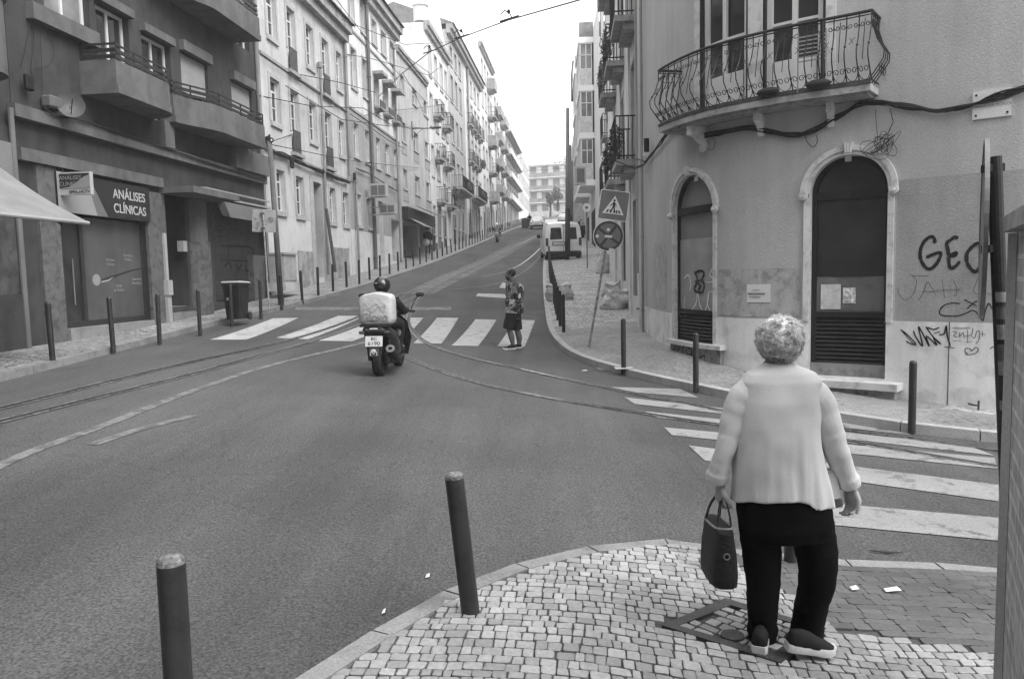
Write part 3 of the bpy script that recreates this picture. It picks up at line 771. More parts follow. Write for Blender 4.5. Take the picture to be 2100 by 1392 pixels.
notice(1729,590,1755,622,-.186,'poster',gm('scribbled card',.6,rough=.5,var=.6,sc=22,fine=.2),None,'smaller scribbled card stuck right of the crumpled poster','poster')
notice(1733,321,1746,331,-.13,'house_number_plate',paper,None,'tiny pale plate at the top of the wide dark arch','plate')
notice(1424,363,1431,371,-.04,'house_number_plate',paper,None,'tiny pale plate at the top of the narrow arch','plate')
def graff(strokes,name,mat,w,off=.006,root=None,fac=RW,smooth=True,bx=0):
    mm=MB()
    for st in strokes:
        P=[Vector((x,y)) for x,y in st]
        if smooth and len(P)>2: P=crom([tuple(p) for p in P],5)
        Q=[]
        for p in P:
            u,z=fac.pix(p.x,p.y); Q.append((u,z))
        L_=[];R_=[]
        for i,q in enumerate(Q):
            a=Vector(Q[max(0,i-1)]);b=Vector(Q[min(len(Q)-1,i+1)]); d=(b-a); d=d.normalized() if d.length>1e-6 else Vector((1,0)); n=Vector((-d.y,d.x))*w*(1 if 0<i<len(Q)-1 else .6)*random.uniform(.85,1.15)
            L_.append(fac.P(q[0]+n.x,q[1]+n.y,off));R_.append(fac.P(q[0]-n.x,q[1]-n.y,off))
        k=len(Q); mm.add(L_+R_,[(i,i+1,k+i+1,k+i) for i in range(k-1)])
    return mm.build(name,mat,root)
G=lambda L,sx=4.6417,ox=1820,oy=460:[(ox+x/sx,oy+y/sx) for x,y in L]
g1=[G([(455,180),(440,125),(395,125),(340,180),(312,260),(320,340),(360,405),(405,425),(455,390),(495,330),(505,270),(440,285),(370,315)]),
    G([(675,130),(640,125),(600,150),(565,180),(575,240),(590,290),(655,270),(640,300),(590,305),(585,350),(600,415),(650,400),(690,350)]),
    G([(890,225),(880,185),(845,185),(790,230),(755,290),(760,370),(800,430),(840,450),(880,410),(885,385)])]
for g_ in g1: graff([g_],'graffiti_letter',sprayb,.022,root=b1)
g2=[G([(205,475),(260,490),(400,490)]),G([(240,490),(275,530),(270,600),(240,670),(190,715),(150,710),(110,665),(98,605)]),
    G([(300,720),(345,640),(380,545),(420,600),(465,680)]),G([(330,635),(420,640),(500,625)]),G([(520,520),(530,600),(545,700)]),G([(500,630),(600,625),(720,622)]),G([(615,515),(650,580),(660,650),(630,690)]),G([(860,505),(840,570),(820,630),(850,660),(930,655),(1000,670)])]
for i0,i1 in ((0,2),(2,4),(4,7),(7,8)): graff(g2[i0:i1],'graffiti_letter',sprayg,.004,root=b1)
g3=[G([(695,755),(620,748),(540,770),(498,820),(510,860),(590,872),(680,868),(760,840),(800,820),(840,830),(880,885),(910,915),(925,850),(950,770),(970,755),(1000,810)]),G([(730,715),(790,745),(855,778)]),G([(895,728),(830,740),(755,805)])]
for g_ in (g3[:1],g3[1:]): graff(g_,'graffiti_letter',sprayb,.007,root=b1)
g4=[G([(125,1000),(200,1060),(270,1140),(210,1130),(180,1110)]),G([(130,1005),(260,1150)]),G([(250,1010),(265,1060),(335,1160),(300,1000),(310,990),(400,1160),(370,1060),(470,1150),(440,1080),(515,1140)],),G([(365,970),(420,1050),(500,1140)]),G([(380,980),(440,1000),(495,980)]),G([(440,1040),(500,1020)]),G([(490,1050),(540,1040),(560,965),(570,1060),(600,1160)]),G([(545,1165),(640,1175)])]
for g_ in (g4[:2],g4[2:3],g4[3:6],g4[6:]): graff(g_,'graffiti_letter',sprayb,.009,root=b1)
g5=[G([(620,985),(700,990),(790,985)]),G([(625,1020),(660,1030),(630,1060),(670,1075)]),G([(690,1025),(685,1070),(720,1030),(730,1080)]),G([(760,1000),(765,1130)]),G([(745,1060),(800,1050),(815,980)]),G([(800,1060),(830,1080),(850,1020),(875,1020),(870,1100),(840,1135)]),G([(885,1045),(935,1045)]),G([(905,1015),(905,1070)]),G([(620,1110),(700,1105)]),G([(740,1120),(810,1115)])]
for g_ in g5: graff([g_],'graffiti_letter',sprayg,.005,root=b1)
g6=[G([(770,1230),(740,1215),(745,1180),(790,1185),(800,1205),(840,1170),(865,1190),(840,1225),(770,1240),(740,1225)]),G([(975,1190),(1000,1165),(1020,1180)])]
for g_ in g6: graff([g_],'graffiti_letter',sprayb,.005,root=b1)
H2=lambda L:[(1230+x/5.8,540+y/5.8) for x,y in L]
graff([H2([(960,380),(950,520),(1010,580),(1090,480),(1110,360),(1140,500),(1190,575),(1230,480),(1245,350),(1230,480),(1280,575),(1330,480)]),H2([(950,180),(1000,140),(1030,250),(1015,330)]),H2([(1290,60),(1260,150),(1340,180)]),H2([(1210,230),(1320,220)]),H2([(1240,345),(1290,335)]),H2([(1050,560),(1180,575)])],'graffiti_tag',sprayl,.011,off=-.085,root=b1)
graff([H2([(1070,100),(1110,200),(1070,300),(1100,340),(1170,340),(1190,250),(1160,200),(1190,120),(1150,90),(1080,110)]),H2([(1120,230),(1140,290),(1120,310),(1160,260)]),H2([(1080,220),(1150,200)])],'graffiti_tag',sprayb,.02,off=-.083,root=b1)
G7=lambda L:[(1080+x/5,640+y/5) for x,y in L]
for g_ in [G7([(1570,400),(1575,330),(1600,390),(1625,345)]),G7([(1640,430),(1650,360),(1670,345)]),G7([(1680,380),(1700,430),(1740,420),(1730,370),(1690,360)]),G7([(1790,400),(1820,460),(1860,440),(1870,470)])]: graff([g_],'graffiti_letter',sprayb,.012,off=.09,root=b1)
# french windows
for o in (f1,f2):
    window(RW,o,b1,whframe,glass,depth=.07,fw=.085,style='french'); 
    m=MB(); a,b,z0,z1=o['a'],o['b'],o['z0'],o['z1']
    RW.box(m,a-.03,a+.003,z0,z1,-.06,.012); RW.box(m,b-.003,b+.03,z0,z1,-.06,.012); m.build('shutter_edge',dkframe,b1)
    m=MB(); RW.box(m,a+.1,b-.1,z0+.06,z0+.62,-.09,-.062); m.build('lower_panel',whframe,b1)
    m=MB(); RW.box(m,a-.17,a-.034,z0-.02,z1+.15,-.01,.03);RW.box(m,b+.034,b+.17,z0-.02,z1+.15,-.01,.03); m.build('surround',limest,b1)
for o in f3+f4: window(RW,o,b1,whframe,glass,depth=.2,fw=.07,style='double',trim=.15,tmat=limest)
# balcony
OF=.43
ua=RU(1350,240,OF); ub=RU(1783,163,OF)
def bal(u,o,z): return RW.P(u,z,o)
m=MB(); RW.box(m,ua,ub,zsl-.09,zsl,-.02,OF,step=.15); sl=m.build('balcony_slab',gm('balcony stone',.42,var=.15,sc=3,fine=.1,dirt=.3,streak=.2),b1)
m=MB(); RW.box(m,ua+.05,ub-.05,zsl-.13,zsl-.093,-.02,OF-.06,step=.15); m.build('slab_moulding',gm('balcony stone2',.30,var=.15,sc=3,fine=.1,dirt=.4),sl)
m=MB(); RW.box(m,ua,ub,zsl+.003,zsl+.05,OF-.05,OF+.01,step=.15); m.build('slab_edge',gm('rusted edge',.07,var=.4,sc=6,fine=.3),sl)
for x,y in ((1412,262),(1542,236),(1697,214)):
    u=RU(x,y,.35); m=MB(); prof=[(0,-.02),(0,-.62),(.1,-.66),(.16,-.56),(.15,-.45),(.24,-.38),(.34,-.28),(.5,-.24),(.5,-.02)]
    pa=[bal(u-.07,o,zsl-.12+z) for o,z in prof]; pb=[bal(u+.07,o,zsl-.12+z) for o,z in prof]
    sx_,sz_=(.7,.62) if x==1412 else (.42,.5); pa=[bal(u-.045,o*sx_,zsl-.12+z*sz_) for o,z in prof]; pb=[bal(u+.045,o*sx_,zsl-.12+z*sz_) for o,z in prof]
    m.rings([pa,pb]); m.build('bracket',limest,b1)
HR=.92
def bulge(t): # outward offset profile of pregnant balusters (t 0 bottom ..1 top)
    pts=[(0,-.06),(.12,.03),(.3,.15),(.42,.16),(.6,.06),(.8,.0),(1,0)]
    for (a,x),(b,y) in zip(pts,pts[1:]):
        if a<=t<=b: return x+(y-x)*(t-a)/(b-a)
m=MB()
top_=[bal(ua+(ub-ua)*k/40,OF,zsl+HR+.02) for k in range(41)]
path=[bal(ua,.0,zsl+HR+.02)]+top_+[bal(ub,.0,zsl+HR+.02)]
m.tube(path,.022,8); m.tube([p-Vector((0,0,.045)) for p in path],.009,6)
m.tube([bal(ua,.02,zsl+.06)]+[bal(ua+(ub-ua)*k/40,OF-.04,zsl+.06) for k in range(41)]+[bal(ub,.02,zsl+.06)],.012,6)
for x,y in ((1441,170),(1570,130),(1687,100)):
    u=RU(x,y,OF); m.tube([bal(u,OF,zsl),bal(u,OF,zsl+HR)],.022,6)
rail_=m.build('balcony_railing',wiron,b1)
m=MB()
def baluster(posf):
    m.tube([posf(bulge(t),zsl+.06+t*(HR-.04)) for t in (0,.06,.12,.2,.3,.36,.42,.5,.6,.7,.8,.9,1)],.0085,5)
    p=posf(bulge(.5),zsl+.5); m.ell(p,(.018,.018,.02),6,4)
def scroll(posf2,c,z,r,up,s0):
    pts=[]
    for k in range(15):
        t=k/14; a=t*2*math.pi*1.15; rr=r*(1-.62*t); pts.append(posf2(c+s0*(rr*math.cos(a)-r*.0),z+up*rr*math.sin(a)))
    m.tube(pts,.006,4,cap=False)
N=int((ub-ua)/.17)
du=(ub-ua)/N
offt=lambda z:bulge(min(1,max(0,(z-zsl-.06)/(HR-.04))))
for k in range(N+1):
    u=ua+du*k; baluster(lambda o,z,u=u:bal(u,OF+o,z))
    if k<N:
        c=u+du/2; f2_=lambda uu,z:bal(uu,OF+offt(z),z)
        for s in (-1,1):
            scroll(f2_,c+s*du*.24,zsl+.19,du*.22,1,s); scroll(f2_,c+s*du*.24,zsl+HR-.13,du*.2,-1,s)
        m.tube([f2_(c+du*.49*math.cos(a),zsl+.18-.11*math.sin(a)) for a in [math.pi*j/10 for j in range(11)]],.006,4,cap=False)
        if k%2: m.tube([f2_(c,zsl+.3),f2_(c,zsl+.55),f2_(c,zsl+HR-.06)],.006,4)
        for s in (-1,1):
            if k%2==0: m.tube([f2_(c-.03*s,zsl+.52),f2_(c+.0*s,zsl+.57),f2_(c-.03*s,zsl+.62)],.005,4)
for (ue,s) in ((ua,-1),(ub,1)): # ends
    T=RW.T(ue)
    for j in range(4):
        o0=OF*(j+.35)/4.2
        m.tube([bal(ue,o0,zsl+.06+t*(HR-.04))+T*s*bulge(t)*.9 for t in (0,.1,.2,.3,.42,.5,.6,.8,1)],.0085,5)
        if j<3:
            c_=o0+.09
            m.tube([bal(ue,c_+.07*math.cos(a),zsl+.2+.07*math.sin(a))+T*s*.1 for a in [2*math.pi*q/10 for q in range(11)]],.006,4,cap=False)
            m.tube([bal(ue,c_+.06*math.cos(a),zsl+HR-.12+.06*math.sin(a)) for a in [2*math.pi*q/10 for q in range(11)]],.006,4,cap=False)
m.build('balusters',wiron,rail_)
m=MB(); u=RU(1665,70,.45)
for k in range(7): RW.box(m,u-.16,u+.16,zsl+.42+k*.055,zsl+.435+k*.055,.42,.44)
for k in (-.18,.165): RW.box(m,u+k,u+k+.015,zsl+.003,zsl+.82,.42,.44)
tag(m.build('drying_rack',gm('rack grey',.3),None),'pale slatted drying rack standing on the scrolled balcony','drying rack')
for x,y,lab in ((1575,185,'low dark oval planter on the balcony slab, the left one'),(1678,165,'low dark oval planter on the balcony slab, the right one')):
    u=RU(x,y,.5); m=MB(); p=bal(u,.5,zsl+.05); T=RW.T(u); m.ell(p+Vector((0,0,.03)),(.17,.08,.06),14,6,Matrix.Rotation(math.atan2(T.y,T.x),3,'Z')); tag(m.build('planter',gm('dark planter',.03),None),lab,'planter')
# cable bundle
def cable(name,pts,r,label,fac=RW,mat=rub,off=.05,n=7,cat='cable',lumps=0.,root=None,strands=1,offs=None):
    P=crom([(x,y,0) for x,y in pts],5); Q=[]
    for i,p in enumerate(P):
        o=off if offs is None else offs[0]+(offs[1]-offs[0])*i/len(P)
        u,z=fac.pix(p.x,p.y,o); Q.append(fac.P(u,z,o))
    m=MB()
    if strands==1: m.tube(Q,[r*(1+lumps*mn.noise(Vector((i*.6,0,r*99)))) for i in range(len(Q))],n)
    else:
        for s in range(strands):
            ph=random.uniform(0,6.3); 
            m.tube([q+Vector((mn.noise(Vector((i*.22,s*5.1,1)))*r*1.7,mn.noise(Vector((i*.22,s*5.1,9)))*r,mn.noise(Vector((i*.2,s*5.1,5)))*r*1.9)) for i,q in enumerate(Q)],r*.42,5)
    o=m.build(name,mat,root)
    if root is None: tag(o,label,cat)
    return o
cable('cable_bundle',[(1322,335),(1345,305),(1370,272),(1390,256),(1402,252)],.03,'thick black cable bundle rising from the junction box to the balcony corner',strands=5)
cable('cable_bundle',[(1400,258),(1412,270),(1432,281),(1480,272),(1540,264),(1610,275),(1660,271),(1720,240),(1765,215),(1810,211),(1870,219),(1940,226),(2010,210),(2100,180),(2200,150)],.032,'long black cable bundle sagging across the corner building under the balcony',strands=7)
cable('hanging_wire',[(1432,282),(1450,305),(1462,306),(1466,290),(1455,278)],.004,'thin wire loop hanging below the cable bundle under the bracket',off=.03)
cable('hanging_wire',[(1650,275),(1656,292),(1668,302),(1676,290),(1674,278)],.005,'short black wire loop hanging between the two arches',off=.03)
for k,(dx,dy,lab) in enumerate(((0,0,'tangled black wire coil hanging above the wide arch'),)):
    m=MB(); rr=random.Random(3); c=RW.pix(1805,300,.12)
    for j in range(12):
        ax=rr.uniform(.05,.2); az_=rr.uniform(.05,.15); ph=rr.uniform(0,6); cx=rr.uniform(-.12,.12); cz=rr.uniform(-.08,.08)
        m.tube([RW.P(c[0]+cx+ax*math.cos(a+ph),c[1]+cz+az_*math.sin(a),.12+.03*math.sin(a*2)) for a in [6.28*q/14 for q in range(15)]],.004,4,cap=False)
    q=[RW.pix(x,y,.08) for x,y in ((1825,222),(1832,250),(1822,272),(1805,285))]
    m.tube([RW.P(a,b,.08) for a,b in q],.006,5); q=[RW.pix(x,y,.05) for x,y in ((1795,225),(1797,255),(1800,290))]; m.tube([RW.P(a,b,.05) for a,b in q],.004,5)
    tag(m.build('wire_coil',rub,None),lab,'wires')
cable('cable_bundle',[(1320,330),(1300,325),(1288,318),(1284,335),(1300,345),(1318,340),(1328,330)],.012,'black cable loop circling at the downpipe beside the junction box',off=.1)
bx=thing('junction_box','black cylindrical junction box on the corner wall beside the downpipe','junction box',RW.P(RU(1326,300),RZ(1326,300)))
m=MB(); u,z=RW.pix(1326,298,.1); m.tube([RW.P(u,z-.13,.1),RW.P(u,z+.13,.1)],.055,12); m.build('cover',rub,bx); m=MB(); u,z=RW.pix(1317,308,.07); RW.box(m,u-.05,u+.06,z-.14,z+.12,-.0,.05); m.build('back_plate',whframe,bx)
# downpipes at left end
for (x,r,lab,yb) in ((1309,.055,'wide pale downpipe at the far edge of the corner building',560),(1317,.03,'thin grey downpipe running down the corner building to the pavement',684)):
    u=RU(x,300,.06); m=MB(); zb_=RZ(x,yb,.06); m.tube([RW.P(u,zb_ if yb<600 else .1,.07),RW.P(u,12.3,.07)],r,10)
    for k in range(7): m.disc(RW.P(u,1.+k*1.6,.07),(0,0,1),0,r*1.25,.05,12)
    tag(m.build('downpipe',gm('pipe grey',.30,rough=.5,var=.1,streak=.2),None),lab,'downpipe')
# street name plate
sg_=thing('street_name_plate','white stone street name plate on the corner wall with a cable crossing it','street sign',RW.P(RU(2035,218),RZ(2035,218)))
a,z1_=RW.pix(1995,190,.03); b,_=RW.pix(2075,190,.03); z0_=RZ(1995,246,.03)
m=MB(); RW.box(m,a,b,z0_,z1_,.0,.03,step=9); m.build('plate',gm('plate marble',.7,rough=.4,var=.05),sg_)
m=MB()
for uu,zz in ((a+.04,z1_-.045),(a+.04,z0_+.045),(b-.04,z1_-.045),(b-.04,z0_+.045)):
    n=RW.nrm(uu); c_=(a+b)/2; P0=RW.P(a,0,.03).lerp(RW.P(b,0,.03),(uu-a)/(b-a)); P0.z=zz; m=MB(); m.disc(P0,(n.x,n.y,0),0,.013,.02,10); m.build('bolt',dkframe,sg_)
uc=(a+b)/2; T_=(RW.P(b,0,0)-RW.P(a,0,0)).normalized(); n_=Vector((T_.y,-T_.x,0)); pc=(RW.P(a,0,.03)+RW.P(b,0,.03))/2
pc.z=(z0_+z1_)/2-.02
text('MARIA DA FONTE','lettering',gm('faded letters',.3,var=.1),sg_,pc+n_*.004,T_,(0,0,1),.052,ext=.001)
text('RUA','lettering',MATS['faded letters'],sg_,pc+n_*.004+Vector((0,0,.09)),T_,(0,0,1),.05,ext=.001)
m=MB(); u,z=RW.pix(2008,830,.05); m.tube([RW.P(u-.12,z,.02),RW.P(u-.05,z,.1),RW.P(u,z,.1),RW.P(u,z+.06,.1)],.014,6); m.tube([RW.P(u,z+.05,.1),RW.P(u,z-.1,.1)],.014,6); tag(m.build('water_tap',iron,None),'small dark water tap sticking out low on the white plinth','tap')
m=MB(); u=RU(1945,750); 
for k in range(1): RW.box(m,u-.006,u+.006,-.3,zb,.0,.004)
m.build('plinth_joint',gm('dark joint',.12),b1)
# ================= RIGHT EDGE: post, round sign seen edge-on, brick wall =================
rp=atY(2048,1340,3.25); zr=h(rp.x,3.3)+.06
# post leans: top px (2028,330) bottom (2052,1380)
pt=atY(2039,322,3.05); pb=atY(2080,1392,3.0)
ps=thing('sign_post','dark stickered post at the right edge carrying a round sign seen edge-on','sign post',(pb.x,pb.y,zr))
dkpost=gm('dark painted post',.03,rough=.5,var=.3,sc=4,fine=.2,dirt=.3)
m=MB(); pb2=Vector((pb.x+ (pb.x-pt.x)*.08,pb.y,zr-.02)); m.tube([pb2,pt],[.027,.027],14); m.build('pole',dkpost,ps)
st=gm('sticker',.10,rough=.5,var=.4,sc=12,fine=.2); st2=gm('sticker white',.22,rough=.5,var=.2,sc=12,fine=.2)
axis=(pt-pb2).normalized()
for (y,s,mt_) in ((614,.025,st),(650,.03,st2),(690,.035,st),(718,.03,st2),(790,.02,st2),(855,.022,st),(584,.02,st2)):
    c=pb2.lerp(pt,(1392-y)/(1392-322)); m=MB()
    m.rings([[c+axis*e+Vector((math.cos(t),math.sin(t),0))*(.0285 if q else .0275) for e,q in ((-s,1),(s,1),(s,0),(-s,0))] for t in [math.pi*(1.15+.5*k/6) for k in range(7)]]); m.build('sticker',mt_,ps)
m=MB(); sc_=atY(2017,472,3.08); 
nrm_=Vector((.86,-.507,0)).normalized()
# sign disc edge on: radius ~ (650-290)/2px
rad=(atY(2017,290,3.08)-atY(2017,655,3.08)).length/2
m.disc(sc_,nrm_,0,rad,.006,48); m.disc(sc_,nrm_,rad-.006,rad+.002,.016,48); m.build('sign_disc',gm('sign aluminium',.2,rough=.45,var=.12,sc=2,metal=.3),ps)
m=MB()
for y in (345,510):
    c=atY(2036,y,3.06); m.box(c+Vector((0,0,0)),(.06,.06,.03)); 
m.build('clamp',dkpost,ps)
m=MB(); 
# brick pillar / wall at extreme right
w0=atY(2052,1000,2.75); 
wx=w0.x+.03; zt_=atY(2060,478,2.75).z; 
bw_=thing('brick_wall','rough pale brick garden wall with flat stone coping at the right edge of the picture','wall',(wx+.4,2.2,zr-.1))
def brickmat():
    m=bpy.data.materials.new('brick courses'); m.use_nodes=True; nt=m.node_tree;N=nt.nodes;L=nt.links;b=N['Principled BSDF']; b.inputs['Roughness'].default_value=.85
    tc=N.new('ShaderNodeTexCoord'); sx=N.new('ShaderNodeSeparateXYZ'); L.new(tc.outputs['Object'],sx.inputs[0]); cx=N.new('ShaderNodeCombineXYZ')
    ad=N.new('ShaderNodeMath'); L.new(sx.outputs[0],ad.inputs[0]); L.new(sx.outputs[1],ad.inputs[1]); L.new(ad.outputs[0],cx.inputs[0]); L.new(sx.outputs[2],cx.inputs[1])
    br=N.new('ShaderNodeTexBrick'); br.inputs['Scale'].default_value=1; br.inputs['Brick Width'].default_value=.23; br.inputs['Row Height'].default_value=.078; br.inputs['Mortar Size'].default_value=.009
    br.inputs['Color1'].default_value=(.3,)*3+(1,); br.inputs['Color2'].default_value=(.4,)*3+(1,); br.inputs['Mortar'].default_value=(.5,)*3+(1,); L.new(cx.outputs[0],br.inputs['Vector'])
    ns=N.new('ShaderNodeTexNoise'); ns.inputs['Scale'].default_value=14; ns.inputs['Detail'].default_value=8; L.new(tc.outputs['Object'],ns.inputs['Vector'])
    mx=N.new('ShaderNodeMix'); mx.data_type='RGBA'; mx.blend_type='MULTIPLY'; mx.inputs[0].default_value=.8; L.new(br.outputs['Color'],mx.inputs[6])
    r=N.new('ShaderNodeMapRange'); r.inputs['From Min'].default_value=.3;r.inputs['From Max'].default_value=.65;r.inputs['To Min'].default_value=.6;r.inputs['To Max'].default_value=1.2; L.new(ns.outputs['Fac'],r.inputs['Value']); L.new(r.outputs[0],mx.inputs[7])
    L.new(mx.outputs[2],b.inputs['Base Color']); bp=N.new('ShaderNodeBump'); bp.inputs['Strength'].default_value=.7; bp.inputs['Distance'].default_value=.01; L.new(br.outputs['Fac'],bp.inputs['Height']); bp.invert=True; L.new(bp.outputs[0],b.inputs['Normal'])
    return m
xr=lambda y:wx+ (y-2.75)*.554
m=MB(); A=[(wx,2.75),(wx+.35,2.56),(xr(.9)+.35,.7),(xr(.9),.9)]
m.prism([(x,y,zr-.3) for x,y in A],(0,0,zt_-zr+.3)); m.build('brickwork',brickmat(),bw_)
m=MB(); A2=[(A[0][0]-.025,A[0][1]+.05),(A[1][0],A[1][1]+.05),(A[2][0],A[2][1]),(A[3][0]-.035,A[3][1])]
m.prism([(x,y,zt_+.003) for x,y in A2],(0,0,.055)); m.build('coping',gm('coping stone',.28,var=.2,sc=4,dirt=.3),bw_)
m=MB(); e=Vector(A[0]); m.hexa([(e.x-.014,e.y-.02,zr-.1),(e.x-.003,e.y-.02,zr-.1),(e.x-.003,e.y+.03,zr-.1),(e.x-.014,e.y+.03,zr-.1),(e.x-.014,e.y-.02,zt_),(e.x-.003,e.y-.02,zt_),(e.x-.003,e.y+.03,zt_),(e.x-.014,e.y+.03,zt_)]); m.build('edge_strip',gm('edge strip',.35,rough=.5,var=.2),bw_)
# ================= LEFT SIDE =================
FB=Fac([(-7.75+.105*(-6-22),-6),(-7.75+.105*(60-22),60)])
LL=lambda y:-7.47+.0928*(y-26)
FA=Fac([(LL(0),0),(LL(250),250)])
bu=lambda x,y=400,o=0.:FB.pix(x,y,o)[0]
au=lambda x,y=400,o=0.:FA.pix(x,y,o)[0]
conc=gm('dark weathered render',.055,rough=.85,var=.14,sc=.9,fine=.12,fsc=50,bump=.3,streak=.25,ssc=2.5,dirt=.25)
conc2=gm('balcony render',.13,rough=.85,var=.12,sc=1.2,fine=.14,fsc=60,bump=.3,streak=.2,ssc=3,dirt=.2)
stone_l=gm('worn stone pier',.12,rough=.85,var=.2,sc=3,fine=.2,fsc=50,bump=.4,dirt=.35)
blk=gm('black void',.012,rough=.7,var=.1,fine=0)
dkmetal=gm('dark metal',.035,rough=.45,var=.2,sc=5,fine=.1)
shut=gm('roller shutter slats',.085,rough=.6,var=.2,sc=3,fine=.15,dirt=.3)
blindm=gm('pale roller blind',.30,rough=.6,var=.08,sc=4,fine=.05)
lite=gm('signbox white',.42,rough=.4,var=.06,fine=.03)
signd=gm('sign dark panel',.028,rough=.35,var=.1,fine=.05); signm=gm('sign mid grey',.14,rough=.35,var=.05,fine=.03); signp=gm('sign pale',.28,rough=.4,var=.05,fine=.03)
E0=FB.u[0]
b2=thing('apartment_building','dark rendered apartment block with curved balconies above a clinic and a rolled shutter','building',FB.P(24.,.9))
o_cl=op(bu(130,550),bu(306,550),.97,3.95,depth=.45); o_en=op(bu(346,550),bu(386,550),1.25,4.0,depth=1.6); o_sh=op(bu(440,550),bu(547,500),1.3,4.0,depth=.25)
wz=5.62
U2=lambda x,y:bu(x,y)
ow=[op(U2(92,30),U2(186,60),6.92,8.6),op(U2(200,90),U2(266,100),wz,7.62),op(U2(292,120),U2(350,130),wz,7.5),op(U2(371,140),U2(426,160),wz,7.55),op(U2(474,180),U2(516,200),wz,7.5)]
ow2=[op(o['a'],o['b'],o['z0']+3.,o['z1']+3.) for o in ow]+[op(o['a'],o['b'],o['z0']+6.,o['z1']+6.) for o in ow]
E_=29.75
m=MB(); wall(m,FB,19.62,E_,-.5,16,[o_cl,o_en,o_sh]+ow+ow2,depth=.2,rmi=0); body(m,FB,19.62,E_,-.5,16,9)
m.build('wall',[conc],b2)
for i,o in enumerate(ow+ow2):
    st='double'
    wd=window(FB,o,b2,whframe,glass if i%5 else curtain,depth=.14,fw=.07,style=st)
    if i%5 in(3,4):
        m=MB(); zt=o['z1']; FB.box(m,o['a']+.02,o['b']-.02,zt-.95,zt-.02,-.10,-.07); m.build('roller_blind',blindm,wd)
        m=MB(); FB.box(m,o['a']-.05,o['b']+.05,zt+.003,zt+.25,-.02,.14); m.build('blind_box',conc2,wd)
    elif i%5 in (1,2):
        m=MB(); FB.box(m,o['a']-.05,o['b']+.05,zt if False else o['z1']+.003,o['z1']+.18,-.02,.14); m.build('lintel',conc2,wd)
        m=MB(); c=(o['a']+o['b'])/2; FB.box(m,c+.12,o['b']-.1,o['z0']+.1,o['z1']-.1,-.185,-.178); m.build('curtain',gm('curtain cloth',.3,var=.5,sc=9,fine=.1),wd)
    else:
        m=MB(); FB.box(m,o['a']-.5,o['b']+.05,o['z0']-.3,o['z0']-.003,-.02,.16); m.build('sill',conc2,wd)
m=MB(); FB.box(m,19.5,E_+.05,4.78,5.0,-.02,.16); m.build('ledge',conc2,b2)
m=MB(); FB.box(m,19.6,24.05,4.05,4.27,-.02,.13); m.build('fascia_beam',conc2,b2)
m=MB(); FB.box(m,24.05,26.4,3.93,4.08,-.02,.85); m.build('entrance_canopy',conc2,b2)
# balconies
def bal_b(outline,zs,hp,name='balcony'):
    """outline: (u,off) plan points; zs slab underside"""
    P=[Vector(p) for p in outline]; I=[]
    for i,p in enumerate(P):
        a=P[max(0,i-1)];b=P[min(len(P)-1,i+1)]; d=(b-a).normalized(); n=Vector((d.y,-d.x)); I.append(p+n*.1)
    sl=MB(); base=[(p.x,p.y) for p in P]
    bot=[FB.P(x,zs,o) for x,o in base]; tp=[FB.P(x,zs+.16,o) for x,o in base]; sl.rings([bot,tp]); 
    S_=sl.build('balcony',conc2,b2)
    m=MB()
    for i in range(len(P)-1):
        a,b=P[i],P[i+1]; ai,bi=I[i],I[i+1]; e=.03
        m.hexa([FB.P(a.x,zs+.163,max(0,a.y-e)),FB.P(b.x,zs+.163,max(0,b.y-e)),FB.P(bi.x,zs+.163,max(0,bi.y-e)),FB.P(ai.x,zs+.163,max(0,ai.y-e)),
                FB.P(a.x,zs+.16+hp,max(0,a.y-e)),FB.P(b.x,zs+.16+hp,max(0,b.y-e)),FB.P(bi.x,zs+.16+hp,max(0,bi.y-e)),FB.P(ai.x,zs+.16+hp,max(0,ai.y-e))])
    m.build('parapet',conc2,S_)
    r=MB(); mid=[(P[i]+I[i])/2 for i in range(len(P))]
    for k,(dz,t) in enumerate(((.08,.035),(.2,.035),(.32,.018))):
        Q=[FB.P(p.x,zs+.16+hp+dz,max(.02,p.y-.03)) for p in mid]
        for a,b in zip(Q,Q[1:]):
            hgt=Vector((0,0,t)); w_=(b-a).normalized().cross(Vector((0,0,1)))*.015
            r.hexa([a-hgt-w_,b-hgt-w_,b-hgt+w_,a-hgt+w_,a+hgt-w_,b+hgt-w_,b+hgt+w_,a+hgt+w_])
    for i in range(0,len(mid),max(1,len(mid)//5)):
        p=FB.P(mid[i].x,zs+.16+hp,max(.02,mid[i].y-.03)); r.tube([p,p+Vector((0,0,.33))],.02,6)
    r.build('railing',wiron,S_)
arc=lambda c,rx,ry,a0,a1,n:[(c[0]+rx*math.cos(R(a0+(a1-a0)*k/n)),c[1]+ry*math.sin(R(a0+(a1-a0)*k/n))) for k in range(n+1)]
bal1=[(21.5,0),(21.5,.8)]+[(21.5+.35*k,.8) for k in range(1,5)]+arc((23.2,.15),.75,.65,90,0,9)+[(23.95,0)]
bal2=[(24.3,0),(24.3,.38)]+[(24.3+1.5*t,.38+.42*(t*t*(3-2*t))) for t in (.1,.25,.4,.55,.7,.85,1)]+[(26.4,.8),(27,.8),(27.7,.8),(28.38,.8),(28.38,0)]
bal_b(bal1,5.60,.48); bal_b(bal2,5.60,.48); bal_b([(23.6,0),(23.6,.3)]+bal2[3:],8.60,.48); bal_b(bal2,11.6,.48); bal_b(bal1,11.6,.48)
# wall fin under balconies, downpipe
m=MB(); FB.box(m,24.1,24.5,5.003,5.60,-.02,.22); m.build('wall_fin',conc2,b2); m=MB(); FB.box(m,27.6,E_,5.003,5.60,-.02,.25); m.build('wall_fin',conc2,b2)
